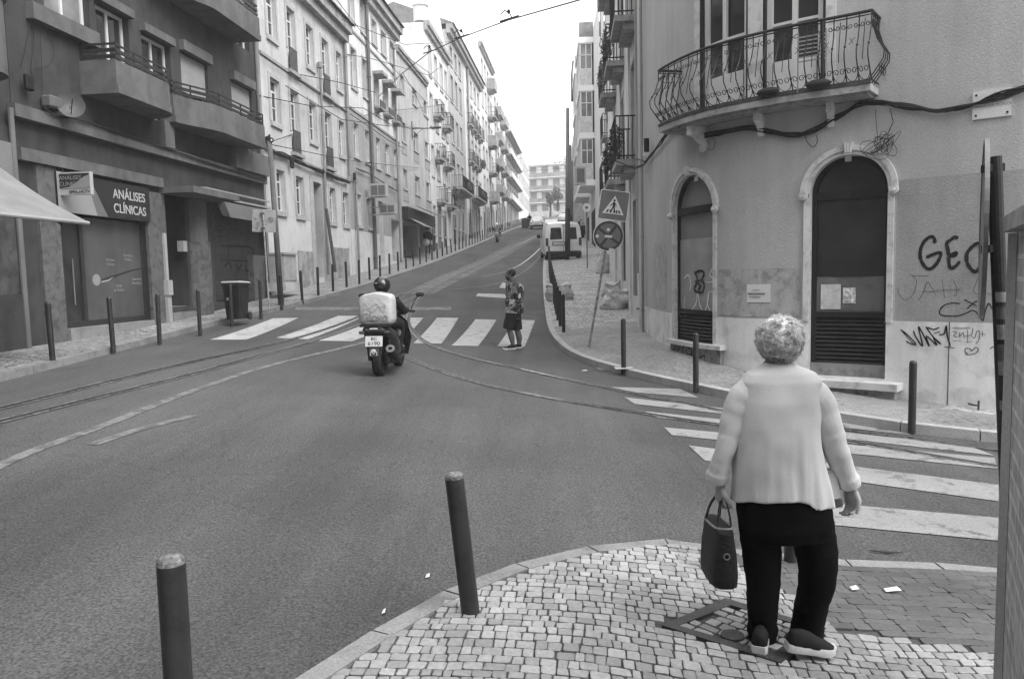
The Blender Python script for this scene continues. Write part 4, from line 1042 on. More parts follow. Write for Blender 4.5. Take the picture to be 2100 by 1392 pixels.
# clinic
m=MB(); zs_,zt_=3.22,3.97; ua0,ub0=bu(118,400,.1),bu(306,400,.1)
FB.box(m,ua0,ub0,zs_,zt_,-.02,.10); 
cs=thing('shop_sign_panel','long shop fascia with white lettering ANÁLISES CLÍNICAS on a dark panel','shop sign',FB.P((ua0+ub0)/2,zs_)); m.build('panel',signd,cs)
Pn=lambda u,z,o=.105:FB.P(u,z,o)
m=MB(); u1a=bu(178,365,.1);u1b=bu(200,440,.1); m.add([Pn(ua0,zs_),Pn(u1b,zs_),Pn(u1b-.16,zs_+.4),Pn(u1a,zt_),Pn(ua0,zt_)],[(0,1,2,3,4)]); m.build('pale_field',signp,cs)
m=MB(); u2a=bu(183,365,.1);u2b=bu(222,445,.1); m.add([Pn(u1b+.005,zs_),Pn(u2b,zs_),Pn(u2b-.3,zs_+.42),Pn(u1a+.05,zt_),Pn(u1a+.005,zt_),Pn(u1b-.155,zs_+.4)],[(0,1,2,3,4,5)]); m.build('grey_curve',signm,cs)
TB=FB.T(24); uc=bu(265,400,.1)
text('ANÁLISES','lettering',lite,cs,Pn(uc,zs_+.50,.106),TB,(0,0,1),.27,ext=.003,bold=.003)
text('CLÍNICAS','lettering',lite,cs,Pn(uc,zs_+.20,.106),TB,(0,0,1),.27,ext=.003,bold=.003)
# projecting lightbox
lb=thing('light_box_sign','projecting box sign with dark panel ANÁLISES CLÍNICAS over the clinic','shop sign',FB.P(bu(150,380,.3),3.3))
# visible face faces the camera: spans off .06 .. .5
fu=bu(165,380,.5); uL=fu-.0
zb1=FB.pix(175,400,.55)[1]; zt1=FB.pix(165,352,.55)[1]
fu=FB.pix(166,352,.55)[0]
m=MB(); FB.box(m,fu,fu+.09,zb1,zt1,.08,.72); m.build('box',lite,lb)
m=MB(); FB.box(m,fu-.006,fu-.001,zb1+.12,zt1-.03,.1,.70); m.build('dark_face',signd,lb)
m=MB(); q=[(.1,zb1+.12),(.70,zb1+.12),(.70,zt1-.22),(.55,zt1-.27),(.4,zb1+.2),(.25,zb1+.14)]; m.add([FB.P(fu-.008,z,.8-o) for o,z in [( .1,zb1+.12),(.7,zb1+.12),(.7,zb1+.125),(.5,zb1+.15),(.32,zb1+.25),(.2,zb1+.33),(.1,zb1+.36)]],[(0,1,2,3,4,5,6)]); m.build('wave_stripe',signp,lb)
nn=FB.nrm(20); NO=Vector((nn.x,nn.y,0))
text('ANÁLISES','lettering',signp,lb,FB.P(fu-.009,zt1-.11,.33),NO,(0,0,1),.105,ext=.001)
text('CLÍNICAS','lettering',signp,lb,FB.P(fu-.009,zt1-.22,.33),NO,(0,0,1),.105,ext=.001)
text('EPNL.HCTV','lettering',signd,lb,FB.P(fu-.009,zb1+.055,.5),NO,(0,0,1),.08,ext=.001,bold=.001)
m=MB(); m.tube([FB.P(fu+.1,zt1,.1),FB.P(fu+.1,zt1+.06,.1)],.03,8); m.build('bracket',dkmetal,lb)
# clinic glazing
a,b=o_cl['a'],o_cl['b']
m=MB(); FB.box(m,a,a+.06,1.,3.22,-.2,-.12);FB.box(m,b-.06,b,1.,3.22,-.2,-.12);FB.box(m,a+.06,b-.06,1.0,1.12,-.2,-.12); ud=bu(168,550,-.15); FB.box(m,ud-.05,ud+.05,1.12,3.2,-.2,-.118)
cf_=m.build('shopfront',dkmetal,b2)
m=MB(); FB.box(m,a+.06,ud-.05,1.1,3.2,-.19,-.17); m.build('glass_door',dkpane,cf_)
m=MB(); FB.box(m,ud+.05,b-.06,1.12,3.2,-.17,-.15); m.build('printed_window',gm('printed window film',.10,rough=.3,var=.2,sc=1.5,fine=.06,streak=.2),cf_)
m=MB(); m.tube([FB.P(a+.42,1.45,-.11),FB.P(a+.42,2.35,-.11)],.014,6); m.build('door_handle',gm('brushed handle',.3,rough=.3,metal=.5),cf_)
def pfilm(pts,w,mat,name,o=-.147):
    Q=[FB.pix(x,y,o) for x,y in pts]; mm=MB(); L_=[];R_=[]
    for i,q in enumerate(Q):
        t=w[i] if isinstance(w,list) else w; L_.append(FB.P(q[0],q[1]+t,o)); R_.append(FB.P(q[0],q[1]-t,o))
    k=len(Q); mm.add(L_+R_,[(i,i+1,k+i+1,k+i) for i in range(k-1)]); return mm.build(name,mat,cf_)
pfilm([(208,576),(225,570),(250,561),(275,553),(297,550)],[.03,.03,.02,.014,.01],signd,'printed_curve'); pfilm([(208,578),(222,575),(232,568)],[.012,.014,.004],lite,'printed_highlight',-.1465)
c=FB.pix(198,574,-.146); m=MB(); m.add([FB.P(c[0]+.13*math.cos(t),c[1]+.12*math.sin(t),-.146) for t in [6.28*k/20 for k in range(20)]],[tuple(range(20))]); m.build('printed_dot',signp,cf_)
for (x,y,t1,t2) in ((226,533,'Análises','Clínicas'),(262,524,'Genética','Médica'),(280,572,'Anatomia','Patológica'),(244,586,'Saúde','da Mulher')):
    c=FB.pix(x,y,-.146)
    for k,t_ in enumerate((t1,t2)): text(t_,'lettering',gm('faint print',.3),cf_,FB.P(c[0],c[1]-.09*k,-.1455),TB,(0,0,1),.09,ext=.0005)
m=MB(); FB.box(m,a,b,.7,1.0,-.12,.06); m.build('door_sill',gm('pale sill',.24,var=.15,dirt=.2),b2)
# piers
m=MB(); FB.box(m,bu(88,550,.05),bu(129,550,.05),.3,4.04,-.02,.06); m.build('pier',stone_l,b2)
m=MB(); FB.box(m,bu(309,550,.05),bu(346,550,.05),.3,3.92,-.02,.05); m.build('pier',stone_l,b2)
m=MB(); FB.box(m,19.63,bu(86,550),.3,4.04,-.3,-.003) ; m.build('recess_panel',gm('dark marble panel',.07,rough=.25,var=.3,sc=2,fine=.1),b2)
# entrance: dark recess, steps, rounded stone column
a,b=o_en['a'],o_en['b']
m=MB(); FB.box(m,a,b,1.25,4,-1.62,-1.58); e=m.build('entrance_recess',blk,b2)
m=MB(); FB.box(m,a-.05,b+.15,.6,1.12,-.3,.08); FB.box(m,a-.05,b+.1,1.123,1.26,-1.6,-.1); m.build('step',gm('step stone',.2,var=.2,sc=3,dirt=.2),b2)
uc0=bu(415,550,.1); c=FB.P(uc0,0,-.12); m=MB(); m.tube([(c.x,c.y,.6),(c.x,c.y,2.85)],.42,20); m.build('column',stone_l,b2)
m=MB(); m.tube([(c.x,c.y,2.853),(c.x,c.y,3.92)],.37,20); m.build('column_shaft',conc2,b2)
m=MB(); p=FB.pix(377,505,.02); FB.box(m,p[0]-.09,p[0]+.09,p[1]-.13,p[1]+.13,-.1,.06); 
tag(m.build('intercom',lite,None),'white intercom box beside the dark entrance recess','intercom')
m=MB(); p=FB.pix(341,520,.1); u_=p[0]; FB.box(m,u_-.05,u_+.05,1.9,3.0,.05,.1); FB.box(m,u_-.1,u_+.1,1.55,1.9,.05,.16); FB.box(m,u_-.08,u_+.08,.7,1.547,.05,.12)
tag(m.build('cable_conduit',gm('conduit paint',.38,rough=.5,var=.1),None),'pale cable conduit with meter box on the pier between clinic and entrance','conduit')
# shutter
a,b=o_sh['a'],o_sh['b']
m=MB(); n=34
for k in range(n):
    z=1.32+k*.06; m.hexa([FB.P(a,z,-.16),FB.P(b,z,-.16),FB.P(b,z,-.2),FB.P(a,z,-.2),FB.P(a,z+.052,-.14),FB.P(b,z+.052,-.14),FB.P(b,z+.058,-.2),FB.P(a,z+.058,-.2)])
FB.box(m,a,b,1.3,3.98,-.24,-.21); sh_=m.build('roller_shutter',shut,b2)
graff([[(440,455),(446,470),(450,455),(456,470)],[(460,455),(470,465),(458,468)],[(474,456),(474,470),(486,458),(486,472)],[(447,480),(478,478)]],'graffiti_letters',sprayg,.012,off=-.13,root=sh_,fac=FB)
graff([[(462,504),(524,508),(524,535)],[(478,506),(478,530)],[(506,507),(506,533)],[(470,548),(478,538),(485,552)],[(492,540),(498,552),(505,540)],[(512,540),(512,554),(522,554)],[(462,532),(520,536)]],'graffiti_letters',blk,.02,off=-.13,root=sh_,fac=FB)
m=MB(); ua_=bu(418,375,.2); FB.box(m,ua_,E_,4.22,4.27,.1,.22);FB.box(m,ua_+.1,E_,4.02,4.08,.1,.26); FB.box(m,ua_-.05,ua_+.1,4.05,4.24,.08,.28)
tag(m.build('awning_rails',gm('awning rail',.32,rough=.4),None),'twin pale awning rails fixed above the graffitied roller shutter','awning frame')
m=MB(); ub_=bu(462,410,.3); m.hexa([FB.P(ub_,3.55,.42),FB.P(E_,3.55,.42),FB.P(E_,3.6,.2),FB.P(ub_,3.6,.2),FB.P(ub_,3.97,.27),FB.P(E_,3.97,.27),FB.P(E_,3.97,.05),FB.P(ub_,3.97,.05)])
tag(m.build('awning_valance',gm('awning cloth dark',.13,rough=.8,var=.15),None),'dark folded awning valance hanging over the roller shutter','awning')
m=MB(); FB.box(m,bu(520,550,.03),E_,.5,2.6,-.15,.03); m.build('pier_base',stone_l,b2)
# dish, boxes, wires on the ledge
dz=FB.pix(142,215,.35); ds=thing('satellite_dish','dark oval satellite dish on the ledge above the clinic sign','satellite dish',FB.P(dz[0],5.0,.3))
m=MB(); c=FB.P(dz[0],dz[1],.38); 
ax_=(NO*.55+Vector((0.1,-.8,.25))).normalized(); x_,y_,_=orient((0,0,0),ax_)
rr=[]
for k in range(6):
    r_=.24*k/5+.001; rr.append([c+ax_*(-.10*(1-(r_/.24)**2))+(x_*math.cos(t)+y_*math.sin(t)*1.05)*r_ for t in [6.28318*j/20 for j in range(20)]])
m.rings(rr,cap=False); m.rings([[p+ax_*.006 for p in q] for q in rr],cap=False); m.build('dish',gm('dish grey',.1,rough=.5),ds); m=MB(); m.tube([FB.P(dz[0],5.0,.1),FB.P(dz[0],dz[1]-.25,.3),c-ax_*.1],.018,6); m.tube([c-ax_*.1-Vector((0,0,.2)),c+ax_*.25],.01,5); m.build('arm',dkmetal,ds)
for (x,y,w_,h_,v,lab) in ((55,170,.2,.28,blk,'black electrical box above the ledge beside the left pipes'),(106,212,.42,.22,conc2,'grey cluttered ledge box beside the satellite dish')):
    p=FB.pix(x,y,.1); m=MB(); m.bbox(FB.P(p[0],p[1],.14),(w_*.5,w_,h_),.03,Matrix.Rotation(math.atan2(nn.y,nn.x),3,'Z')); tag(m.build('electrical_box',v,None),lab,'electrical box')
def fcable(pts,r,label,off=.05,mat=rub,fac=FB,name='cable',strands=1): return cable(name,pts,r,label,fac=fac,mat=mat,off=off,strands=strands)
fcable([(66,0),(66,40),(70,90),(64,130),(66,160)],.012,'black cables dropping down the dark wall beside the leftmost balcony',strands=3)
fcable([(85,30),(84,90),(86,150),(88,215)],.006,'thin straight wire down the dark wall left of the dish')
fcable([(97,68),(108,88),(111,110),(104,130),(88,138),(72,140)],.006,'looping thin cable on the dark wall left of the first balcony')
fcable([(72,0),(60,60),(50,110),(42,140)],.008,'slanting cable beside the curved corner balcony')
fcable([(85,215),(110,235),(160,245),(240,272),(330,300),(430,335),(545,370)],.02,'black cable lying along the upper ledge of the dark block',off=.2)
m=MB(); p=bu(62,300,.1)
m.tube([FB.P(bu(22,240,.12),4.9,.12),FB.P(bu(22,240,.12),.55,.12)],.05,10)
tag(m.build('downpipe',gm('drainpipe brown',.16,rough=.5,var=.2,streak=.2),None),'grey drainpipe at the seam between marble shopfront and dark block','downpipe')
m=MB(); uu=bu(538,100,.06); m.tube([FB.P(E_-.1,5.05,.06),FB.P(E_-.1,13,.06)],.04,8); tag(m.build('downpipe',MATS['drainpipe brown'],None),'thin drainpipe at the far edge of the dark balcony block','downpipe')
# building 0 (left edge) with marble shopfront
b0=thing('shop_building','marble-clad shop building cut off by the left picture edge with a curved balcony end','building',FB.P(17,.8))
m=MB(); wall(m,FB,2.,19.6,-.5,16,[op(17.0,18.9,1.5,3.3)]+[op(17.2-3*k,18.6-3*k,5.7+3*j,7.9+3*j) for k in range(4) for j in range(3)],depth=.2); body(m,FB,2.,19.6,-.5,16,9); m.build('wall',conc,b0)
marb=gm('veined marble cladding',.07,rough=.25,var=.5,sc=2.2,fine=.1,dirt=.3,spec=.5)
m=MB(); FB.box(m,18.92,19.45,1.7,4.6,-.02,.08); m.build('marble_cladding',marb,b0); m=MB(); FB.box(m,16,17,1.7,4.6,-.02,.08); m.build('marble_cladding',marb,b0)
m=MB(); FB.box(m,15,19.45,.2,1.697,-.02,.12); m.build('plinth',conc,b0)
for k in range(4):
    for j in range(3): window(FB,op(17.2-3*k,18.6-3*k,5.7+3*j,7.9+3*j),b0,whframe,glass,depth=.14,style='double')
m=MB(); FB.box(m,17.0,18.9,1.5,3.3,-.2,-.17); m.build('shop_window',dkpane,b0)
zt0=FB.pix(0,30,.8)[1]; 
P0=[(14,.0),(14,.85)]+[(14+k*.5,.85) for k in range(1,9)]+arc((18.35,.3),.55,.55,90,0,7)+[(18.9,0)]
m=MB(); m.rings([[FB.P(x,5.2,o) for x,o in P0],[FB.P(x,6.4,o) for x,o in P0]]); m.build('balcony',conc2,b0); m=MB(); P1=[(x,o+.05 if o>0 else o) for x,o in P0]; m.rings([[FB.P(x+.03,6.403,o) for x,o in P1],[FB.P(x+.03,6.5,o) for x,o in P1]]); m.build('parapet_coping',conc2,b0)
m=MB(); pp=FB.pix(8,245,.1); FB.box(m,18.9,19.42,3.55,4.3,.09,.13); tag(m.build('wall_plaque',gm('plaque',.2,rough=.4,var=.2),None),'grey rectangular plaque high on the marble pier at the left edge','plaque')
# awning at left edge : corner (180,455)
tipY=11.6; t_=atY(181,455,tipY); 
aw=thing('awning','pale canvas awning sloping out from the left edge of the picture','awning',(t_.x,t_.y,zleft(12)))
cloth=gm('awning canvas',.22,rough=.9,var=.1,sc=2,fine=.1,fsc=90,streak=.1)
A0=t_; A1=t_+Vector((-.35,-3.6,0)); back=FB.P(17.4,3.72,.1); B0_=Vector((t_.x-1.45,t_.y+.1,t_.z+.95)); B1=B0_+Vector((-.38,-3.6,0))
m=MB(); V=[];n=10
for j in range(n+1):
    for i in range(n+1):
        s,t=i/n,j/n; p=A0.lerp(A1,s).lerp(B0_.lerp(B1,s),t); p.z-=.06*math.sin(math.pi*t)+.012*math.sin(s*22); V.append(p)
m.add(V,[(j*(n+1)+i,j*(n+1)+i+1,(j+1)*(n+1)+i+1,(j+1)*(n+1)+i) for j in range(n) for i in range(n)])
m.add([p-Vector((0,0,.012)) for p in V],[(j*(n+1)+i,(j+1)*(n+1)+i,(j+1)*(n+1)+i+1,j*(n+1)+i+1) for j in range(n) for i in range(n)])
m.build('canvas',cloth,aw,smooth=True)
m=MB(); m.tube([A0+Vector((0,0,-.02)),A1+Vector((0,0,-.02))],.03,8); m.build('front_bar',blindm,aw)
m=MB(); m.tube([A0+Vector((-.3,-.15,-.05)),B0_+Vector((0.2,-.2,-.35))],.02,6); m.build('folding_arm',dkmetal,aw)

# ================= TERRACE BUILDINGS FARTHER UP =================
wA=gm('pale rendered wall',.52,rough=.85,var=.08,sc=.7,fine=.08,fsc=40,bump=.2,streak=.14,ssc=2,dirt=.12)
wA2=gm('whitewashed lower wall',.60,rough=.85,var=.06,sc=1,fine=.08,fsc=40,bump=.3,dirt=.12)
tile=gm('grey facade tiles',.33,rough=.45,var=.1,sc=1.2,fine=.18,fsc=14,streak=.1)
wC=gm('mid grey render',.44,rough=.85,var=.08,sc=.7,fine=.08,streak=.15,dirt=.12)
wP=gm('cream pale wall',.64,rough=.85,var=.06,sc=.7,fine=.06,streak=.12,dirt=.1)
roofm=gm('roof tiles dark',.16,rough=.85,var=.25,sc=3,fine=.3,fsc=20)
corn=gm('cornice stone',.33,var=.12,sc=2,fine=.1,dirt=.25,streak=.2)
stone_t=gm('window stone trim',.42,var=.1,sc=3,fine=.08,dirt=.15)
panemid=gm('pale sky pane',.16,rough=.12,var=.5,sc=1.5,fine=0,spec=.7)
pipem=gm('galvanised pipe',.26,rough=.5,var=.15,streak=.2)
ironp=gm('iron lattice panel',.06,rough=.6,var=.5,sc=14,fine=.4,fsc=40)
def row(cols,z0,z1,y=200): return [op(au(a,y),au(b,y),z0,z1) for a,b in cols]
def cornice(root,u0,u1,z0,z1,o,name='cornice',roof=True):
    m=MB(); FA.box(m,u0-.05,u1+.05,z0,z0+(z1-z0)*.45,-.02,o*.6); FA.box(m,u0-.05,u1+.05,z0+(z1-z0)*.45+.003,z1,-.02,o); m.build(name,corn,root)
    if roof:
        m=MB(); m.add([FA.P(u0-.05,z1+.02,o+.12),FA.P(u1+.05,z1+.02,o+.12),FA.P(u1+.05,z1+1.8,-4),FA.P(u0-.05,z1+1.8,-4),FA.P(u0-.05,z1-.03,o+.12),FA.P(u1+.05,z1-.03,o+.12),FA.P(u1+.05,z1-.03,-8),FA.P(u0-.05,z1-.03,-8),],[(0,1,2,3),(0,1,5,4),(2,3,7,6),(0,3,7,4),(1,2,6,5)]); m.build('roof',roofm,root)
def lattice(root,o,z0,z1,off=.04):
    m=MB(); FA.box(m,o['a']+.02,o['b']-.02,z0,z1,off,off+.03); return m.build('balconet',ironp,root)
# --- A
uA0,uA1=24.25,32.95
A_=thing('townhouse','three storey pale townhouse with iron balconets nearest the wooden pole','building',FA.P(28,1.8))
cA=[(553.8,573),(596,611.5),(634,648),(666.5,679.3),(694.6,705.3)]; g1_=[(567,583),(607,622),(676,687),(703,714)]
y2=[200,235,245,280,280]
R2=[op(au(a,y),au(b,y),6.95 if i not in (1,3) else 6.22,8.34) for i,((a,b),y) in enumerate(zip(cA,y2))]
R3=[op(o['a'],o['b'],9.65 if i not in (1,3) else 9.0,11.12) for i,o in enumerate(R2)]
R1=[op(au(a,390+k*12),au(b,390+k*12),4.1,5.44) for k,(a,b) in enumerate(g1_)]
dA=op(au(644,440),au(660,440),1.9,5.44,depth=.5)
m=MB(); wall(m,FA,uA0,uA1,.3,12.0,R1+R2+R3+[dA],depth=.2,bands=((-9,1),(3.93,0))); body(m,FA,uA0,uA1,.3,12.0,8); m.build('wall',[wA,wA2],A_)
for i,o in enumerate(R1+R2+R3):
    lower=dict(o)
    if o in R2+R3 and o['z0'] in (6.22,9.0):
        lower['z0']=o['z0']+.72; wd=window(FA,lower,A_,whframe,glass,depth=.12,style='casement',trim=.13,tmat=stone_t)
        m=MB(); FA.box(m,o['a'],o['b'],o['z0'],lower['z0'],-.15,-.1); m.build('lower_panel',whframe,wd); lattice(A_,o,o['z0']+.03,o['z0']+.78)
        m=MB(); FA.box(m,o['a']-.15,o['b']+.15,o['z0']-.12,o['z0']-.003,-.02,.14); m.build('sill',corn,wd)
    else: window(FA,o,A_,whframe,glass,depth=.12,style='casement',sill=.16,smat=stone_t,trim=.13,tmat=stone_t)
m=MB(); FA.box(m,dA['a'],dA['b'],1.9,5.4,-.5,-.45); dd=m.build('door',gm('dark green door',.04,rough=.5,var=.2),A_)
m=MB(); 
for z in (2.3,3.0,3.7): FA.box(m,dA['a']+.15,dA['b']-.15,z,z+.5,-.45,-.43)
m.build('door_moulding',gm('dark green door2',.06),dd)
m=MB(); FA.box(m,dA['a']-.35,dA['a']-.003,1.5,5.6,-.02,.03);FA.box(m,dA['b']+.003,dA['b']+.4,1.5,5.6,-.02,.03);FA.box(m,dA['a']-.003,dA['b']+.003,5.45,5.6,-.02,.03); m.build('door_surround',stone_t,A_)
cornice(A_,uA0,uA1,11.72,12.42,.42)
m=MB(); FA.box(m,uA0,uA1,8.86,8.96,-.02,.05); FA.box(m,uA0,uA1,5.95,6.05,-.02,.06); m.build('string_course',corn,A_)
m=MB(); FA.box(m,au(612,560),dA['a']-.4,1.2,2.85,-.02,.025); m.build('stone_dado',gm('stained dado',.36,var=.3,sc=2,dirt=.3,streak=.3),A_); m=MB(); FA.box(m,dA['b']+.42,au(716,540),1.2,3.1,-.02,.03); m.build('stone_dado',gm('stained dado',.36,var=.3,sc=2,dirt=.3,streak=.3),A_)
# --- B + B2
B_=thing('townhouse','tall townhouse between two full height pipes with pale upper storeys and grey tiled lower ones','building',FA.P(34.5,2.3))
B2_=thing('townhouse','tall grey tiled townhouse with three window columns beside the air conditioners','building',FA.P(39,2.7))
def cols(cs,ys): return [(au(a,y),au(b,y)) for (a,b),y in zip(cs,ys)]
cB=cols([(724.7,735.5),(748.4,760)],[285,300]); cB2=cols([(770.7,780),(789.4,798.7),(807,815)],[310,320,335])
def terr(root,u0,u1,cl,rows,zt,wm,bands,zb=.5,style='transom',fm=whframe,gl=glass,extra=[],trim=.1,sill=.12,D=8,depth=.14,skip=()):
    ops=[op(a,b,z0,z1) for j,(z0,z1) in enumerate(rows) for i,(a,b) in enumerate(cl) if (i,j) not in skip]
    m=MB(); wall(m,FA,u0,u1,zb,zt,ops+extra,depth=.18,bands=bands); body(m,FA,u0,u1,zb,zt,D); m.build('wall',wm,root)
    for o in ops: window(FA,o,root,fm,gl,depth=depth,style=style,trim=trim,tmat=stone_t,sill=sill,smat=stone_t)
    return ops
terr(B_,33.0,36.4,cB,[(4.18,5.57),(7.22,8.67),(10.2,11.88),(13.1,14.7)],15.0,[wA2,tile,wP],((-9,0),(3.95,1),(9.2,2)))
dB=op(au(777,440),au(786,440),2.5,5.6,depth=.4)
sh1=op(40.1,42.3,2.7,4.9,depth=1.5)
terr(B2_,36.45,42.5,cB2,[(7.22,8.66),(10.2,11.55),(13.17,14.25)],15.0,[wA2,tile,wP],((-9,0),(3.95,1),(9.2,2)),extra=[dB,sh1])
m=MB(); FA.box(m,dB['a'],dB['b'],2.5,5.6,-.4,-.36); m.build('door',gm('grey panelled door',.14,rough=.5,var=.2),B2_)
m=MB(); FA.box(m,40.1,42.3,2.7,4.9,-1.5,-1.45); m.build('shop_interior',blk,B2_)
cornice(B_,33.0,36.4,14.6,15.3,.4); cornice(B2_,36.45,42.5,14.6,15.3,.4)
for (a,b) in cB2:
    m=MB(); FA.box(m,a-.1,b+.1,11.6,11.75,-.02,.5); m.build('window_hood',corn,B2_); m=MB(); FA.box(m,a-.05,b+.05,10.0,10.08,-.02,.35); m.build('window_shelf',corn,B2_)
    m=MB(); FA.box(m,a-.05,b+.05,10.1,10.4,.3,.34); m.build('balconet',ironp,B2_)
m=MB(); FA.box(m,33,42.5,9.15,9.25,-.02,.05); m.build('string_course',corn,B2_)
m=MB(); FA.box(m,33,42.5,12.6,12.7,-.02,.05); m.build('string_course',corn,B_)
# --- C
C_=thing('townhouse','mid grey house with three window columns above the black café front','building',FA.P(46,3.2))
cC=cols([(820,827.6),(845,854),(868.5,877)],[170,195,220])
sh2=op(42.6,46.4,2.9,4.9,depth=1.5); sh3=op(47.2,50.2,3.2,5.4,depth=.8)
opsC=terr(C_,42.55,50.5,cC,[(12.2,13.1),(9.45,10.5),(6.85,7.9)],14.4,[wC,wC],((-9,0),),extra=[sh2,sh3])
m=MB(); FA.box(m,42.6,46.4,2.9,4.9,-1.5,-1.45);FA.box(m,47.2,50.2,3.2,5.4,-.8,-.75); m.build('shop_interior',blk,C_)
for (a,b) in cC:
    m=MB(); FA.box(m,a-.05,b+.25,8.75,9.4,-.02,.02);FA.box(m,a-.05,b+.25,6.12,6.8,-.02,.02); m.build('apron_panel',tile,C_)
m=MB(); FA.box(m,42.6,50.5,5.05,5.75,-.02,.35); m.build('shop_fascia',gm('black fascia',.025,rough=.4),C_)
cornice(C_,42.55,50.5,14.1,14.45,.2,roof=False)
caf=thing('cafe_awning','small pale awning flap over the black café entrance','awning',FA.P(47,4.9,.5))
m=MB(); a,b=au(847,455,.5),au(873,465,.5); m.hexa([FA.P(a,4.7,1.1),FA.P(b,4.7,1.1),FA.P(b,4.68,1.1),FA.P(a,4.68,1.1),FA.P(a,5.15,.3),FA.P(b,5.15,.3),FA.P(b,5.13,.3),FA.P(a,5.13,.3)]); m.build('canvas',cloth,caf)
m=MB(); a,b=au(862,435,.5),au(890,440,.5); m.hexa([FA.P(a,5.6,1.2),FA.P(b,5.6,1.2),FA.P(b,5.5,1.2),FA.P(a,5.5,1.2),FA.P(a,6.0,.3),FA.P(b,6.0,.3),FA.P(b,5.95,.3),FA.P(a,5.95,.3)]); tag(m.build('awning',cloth,None),'white awning box just above and beyond the small café flap','awning')
# --- D, E and beyond
def ibalc(root,u0,u1,z,pr=.6,hh=.95,mat=None,solid=False,fac=FA,nb=None,under=True):
    m=MB(); fac.box(m,u0,u1,z-.14,z,-.02,pr); 
    if under: fac.box(m,u0+.1,u1-.1,z-.3,z-.143,-.02,pr*.6)
    s=m.build('balcony',corn,root); m=MB()
    if solid: fac.box(m,u0,u1,z+.003,z+hh,pr-.06,pr); fac.box(m,u0,u0+.06,z+.003,z+hh,0,pr-.062); fac.box(m,u1-.06,u1,z+.003,z+hh,0,pr-.062); m.build('parapet',mat or wP,s); return s
    P=fac.P
    for zz in (z+.08,z+hh): m.tube([P(u0,zz,0),P(u0,zz,pr),P(u1,zz,pr),P(u1,zz,0)],.018,4)
    n=nb or max(3,int((u1-u0)/.14))
    for k in range(n+1):
        u=u0+(u1-u0)*k/n; m.tube([P(u,z,pr),P(u,z+hh,pr)],.011,4,cap=False)
    for k in range(1,5):
        for u in (u0,u1): m.tube([P(u,z,pr*k/5),P(u,z+hh,pr*k/5)],.011,4,cap=False)
    m.build('railing',wiron,s); return s
D_=thing('ornate_house','white ornate house with curved gable, pinnacle and stacked small balconies','building',FA.P(54.5,4))
colsD=[(51.6,52.5),(53.6,54.6),(55.7,56.7),(57.6,58.5)]
terr(D_,50.55,59.0,colsD,[(4.7,6.6),(8.6,10.6),(11.9,14.0),(15.2,17.0)],18.2,[wP],((-9,0),),style='double',gl=panemid)
for (x,y,x2) in ((895,234,911),(914,258,929),(896,322,914),(916,338,932),(901,411,918),(919,421,937)):
    z=FA.pix((x+x2)/2,y,.5)[1]; a=au(x2-3,y,.45)-1.2; ibalc(D_,a,a+1.5,z,.55,nb=7)
cornice(D_,50.55,59.0,17.7,18.3,.35,roof=False)
m=MB(); G_=[(51.0,18.31),(58.6,18.31),(58.6,18.8),(57.2,19.1),(56.2,20.),(54.8,20.5),(53.4,20.),(52.4,19.1),(51,18.8)]
m.rings([[FA.P(u,z,.1) for u,z in G_],[FA.P(u,z,-.4) for u,z in G_]]); m.build('gable',wP,D_)
m=MB(); 
for r_,z0,z1 in ((.45,18.32,19.3),(.55,19.303,19.5),(.3,19.503,20.2),(.42,20.203,20.4)): c=FA.P(50.95,z0,-.3); m.tube([c,(c.x,c.y,z1)],r_,10)
m.build('pinnacle',wP,D_)
E1=thing('tiled_apartment_house','tall grey tiled house with a dark sloping cornice past the ornate gable','building',FA.P(64,5))
E2=thing('rendered_apartment_house','pale tall house with planted balconies past the full height white pipe','building',FA.P(72,5.6))
rw=[(5.6,7.6),(8.9,10.9),(12.2,14.2),(15.4,17.4),(18.2,19.6)]
terr(E1,59.05,67.3,[(60.2,61.4),(62.3,63.5),(64.4,65.6)],rw,20.4,[tile],((-9,0),),style='double',gl=panemid,trim=.16)
terr(E2,67.35,77.9,[(68.6,69.9),(71,72.3),(73.4,74.7),(75.8,77.1)],rw,20.4,[wP],((-9,0),),style='double',gl=panemid,trim=.16)
cornice(E1,59.05,67.3,20.1,20.8,.5); cornice(E2,67.35,77.9,20.1,20.8,.5)
ibalc(E1,60.,66.,8.7,.8); ibalc(E2,69,75.6,8.9,.8)
for (u,z) in ((69.2,12.),(71.6,12.),(74,12.),(69.2,15.2),(71.6,15.2),(74.,15.2),(76.4,15.2)): ibalc(E2,u-.7,u+.9,z,.45,nb=6)
F_=thing('party_wall_house','tall pale house whose blank side wall rises above its neighbour','building',FA.P(82,6.8))
fz=[(z,z+1.9) for z in (7.2,10.2,13.2,16.2,19.2,22.)]
terr(F_,77.95,89.5,[(79.5+2.5*k,80.8+2.5*k) for k in range(4)],fz,25.0,[wP],((-9,0),),style='double',gl=panemid,trim=.15)
cornice(F_,77.95,89.5,24.6,25.1,.4,roof=False)
for k in range(5): ibalc(F_,84.,86.4,10.+3*k,.9,solid=(k%2==0),mat=corn)
Gh=thing('balcony_apartments','modern flats with stacked solid concrete balconies halfway up the hill','building',FA.P(96,8.2))
terr(Gh,89.55,103,[(91+2.8*k,92.6+2.8*k) for k in range(4)],[(z,z+1.7) for z in (9,12,15,18,21)],23.2,[wP],((-9,0),),style='double',gl=panemid,trim=.1)
for k in range(4):
    for u in (91,97): ibalc(Gh,u,u+3.6,11.7+3*k,.8,.8,solid=True,mat=corn)
Hh=thing('balcony_apartments','farthest flats on the left with long continuous balconies near the hilltop','building',FA.P(115,10))
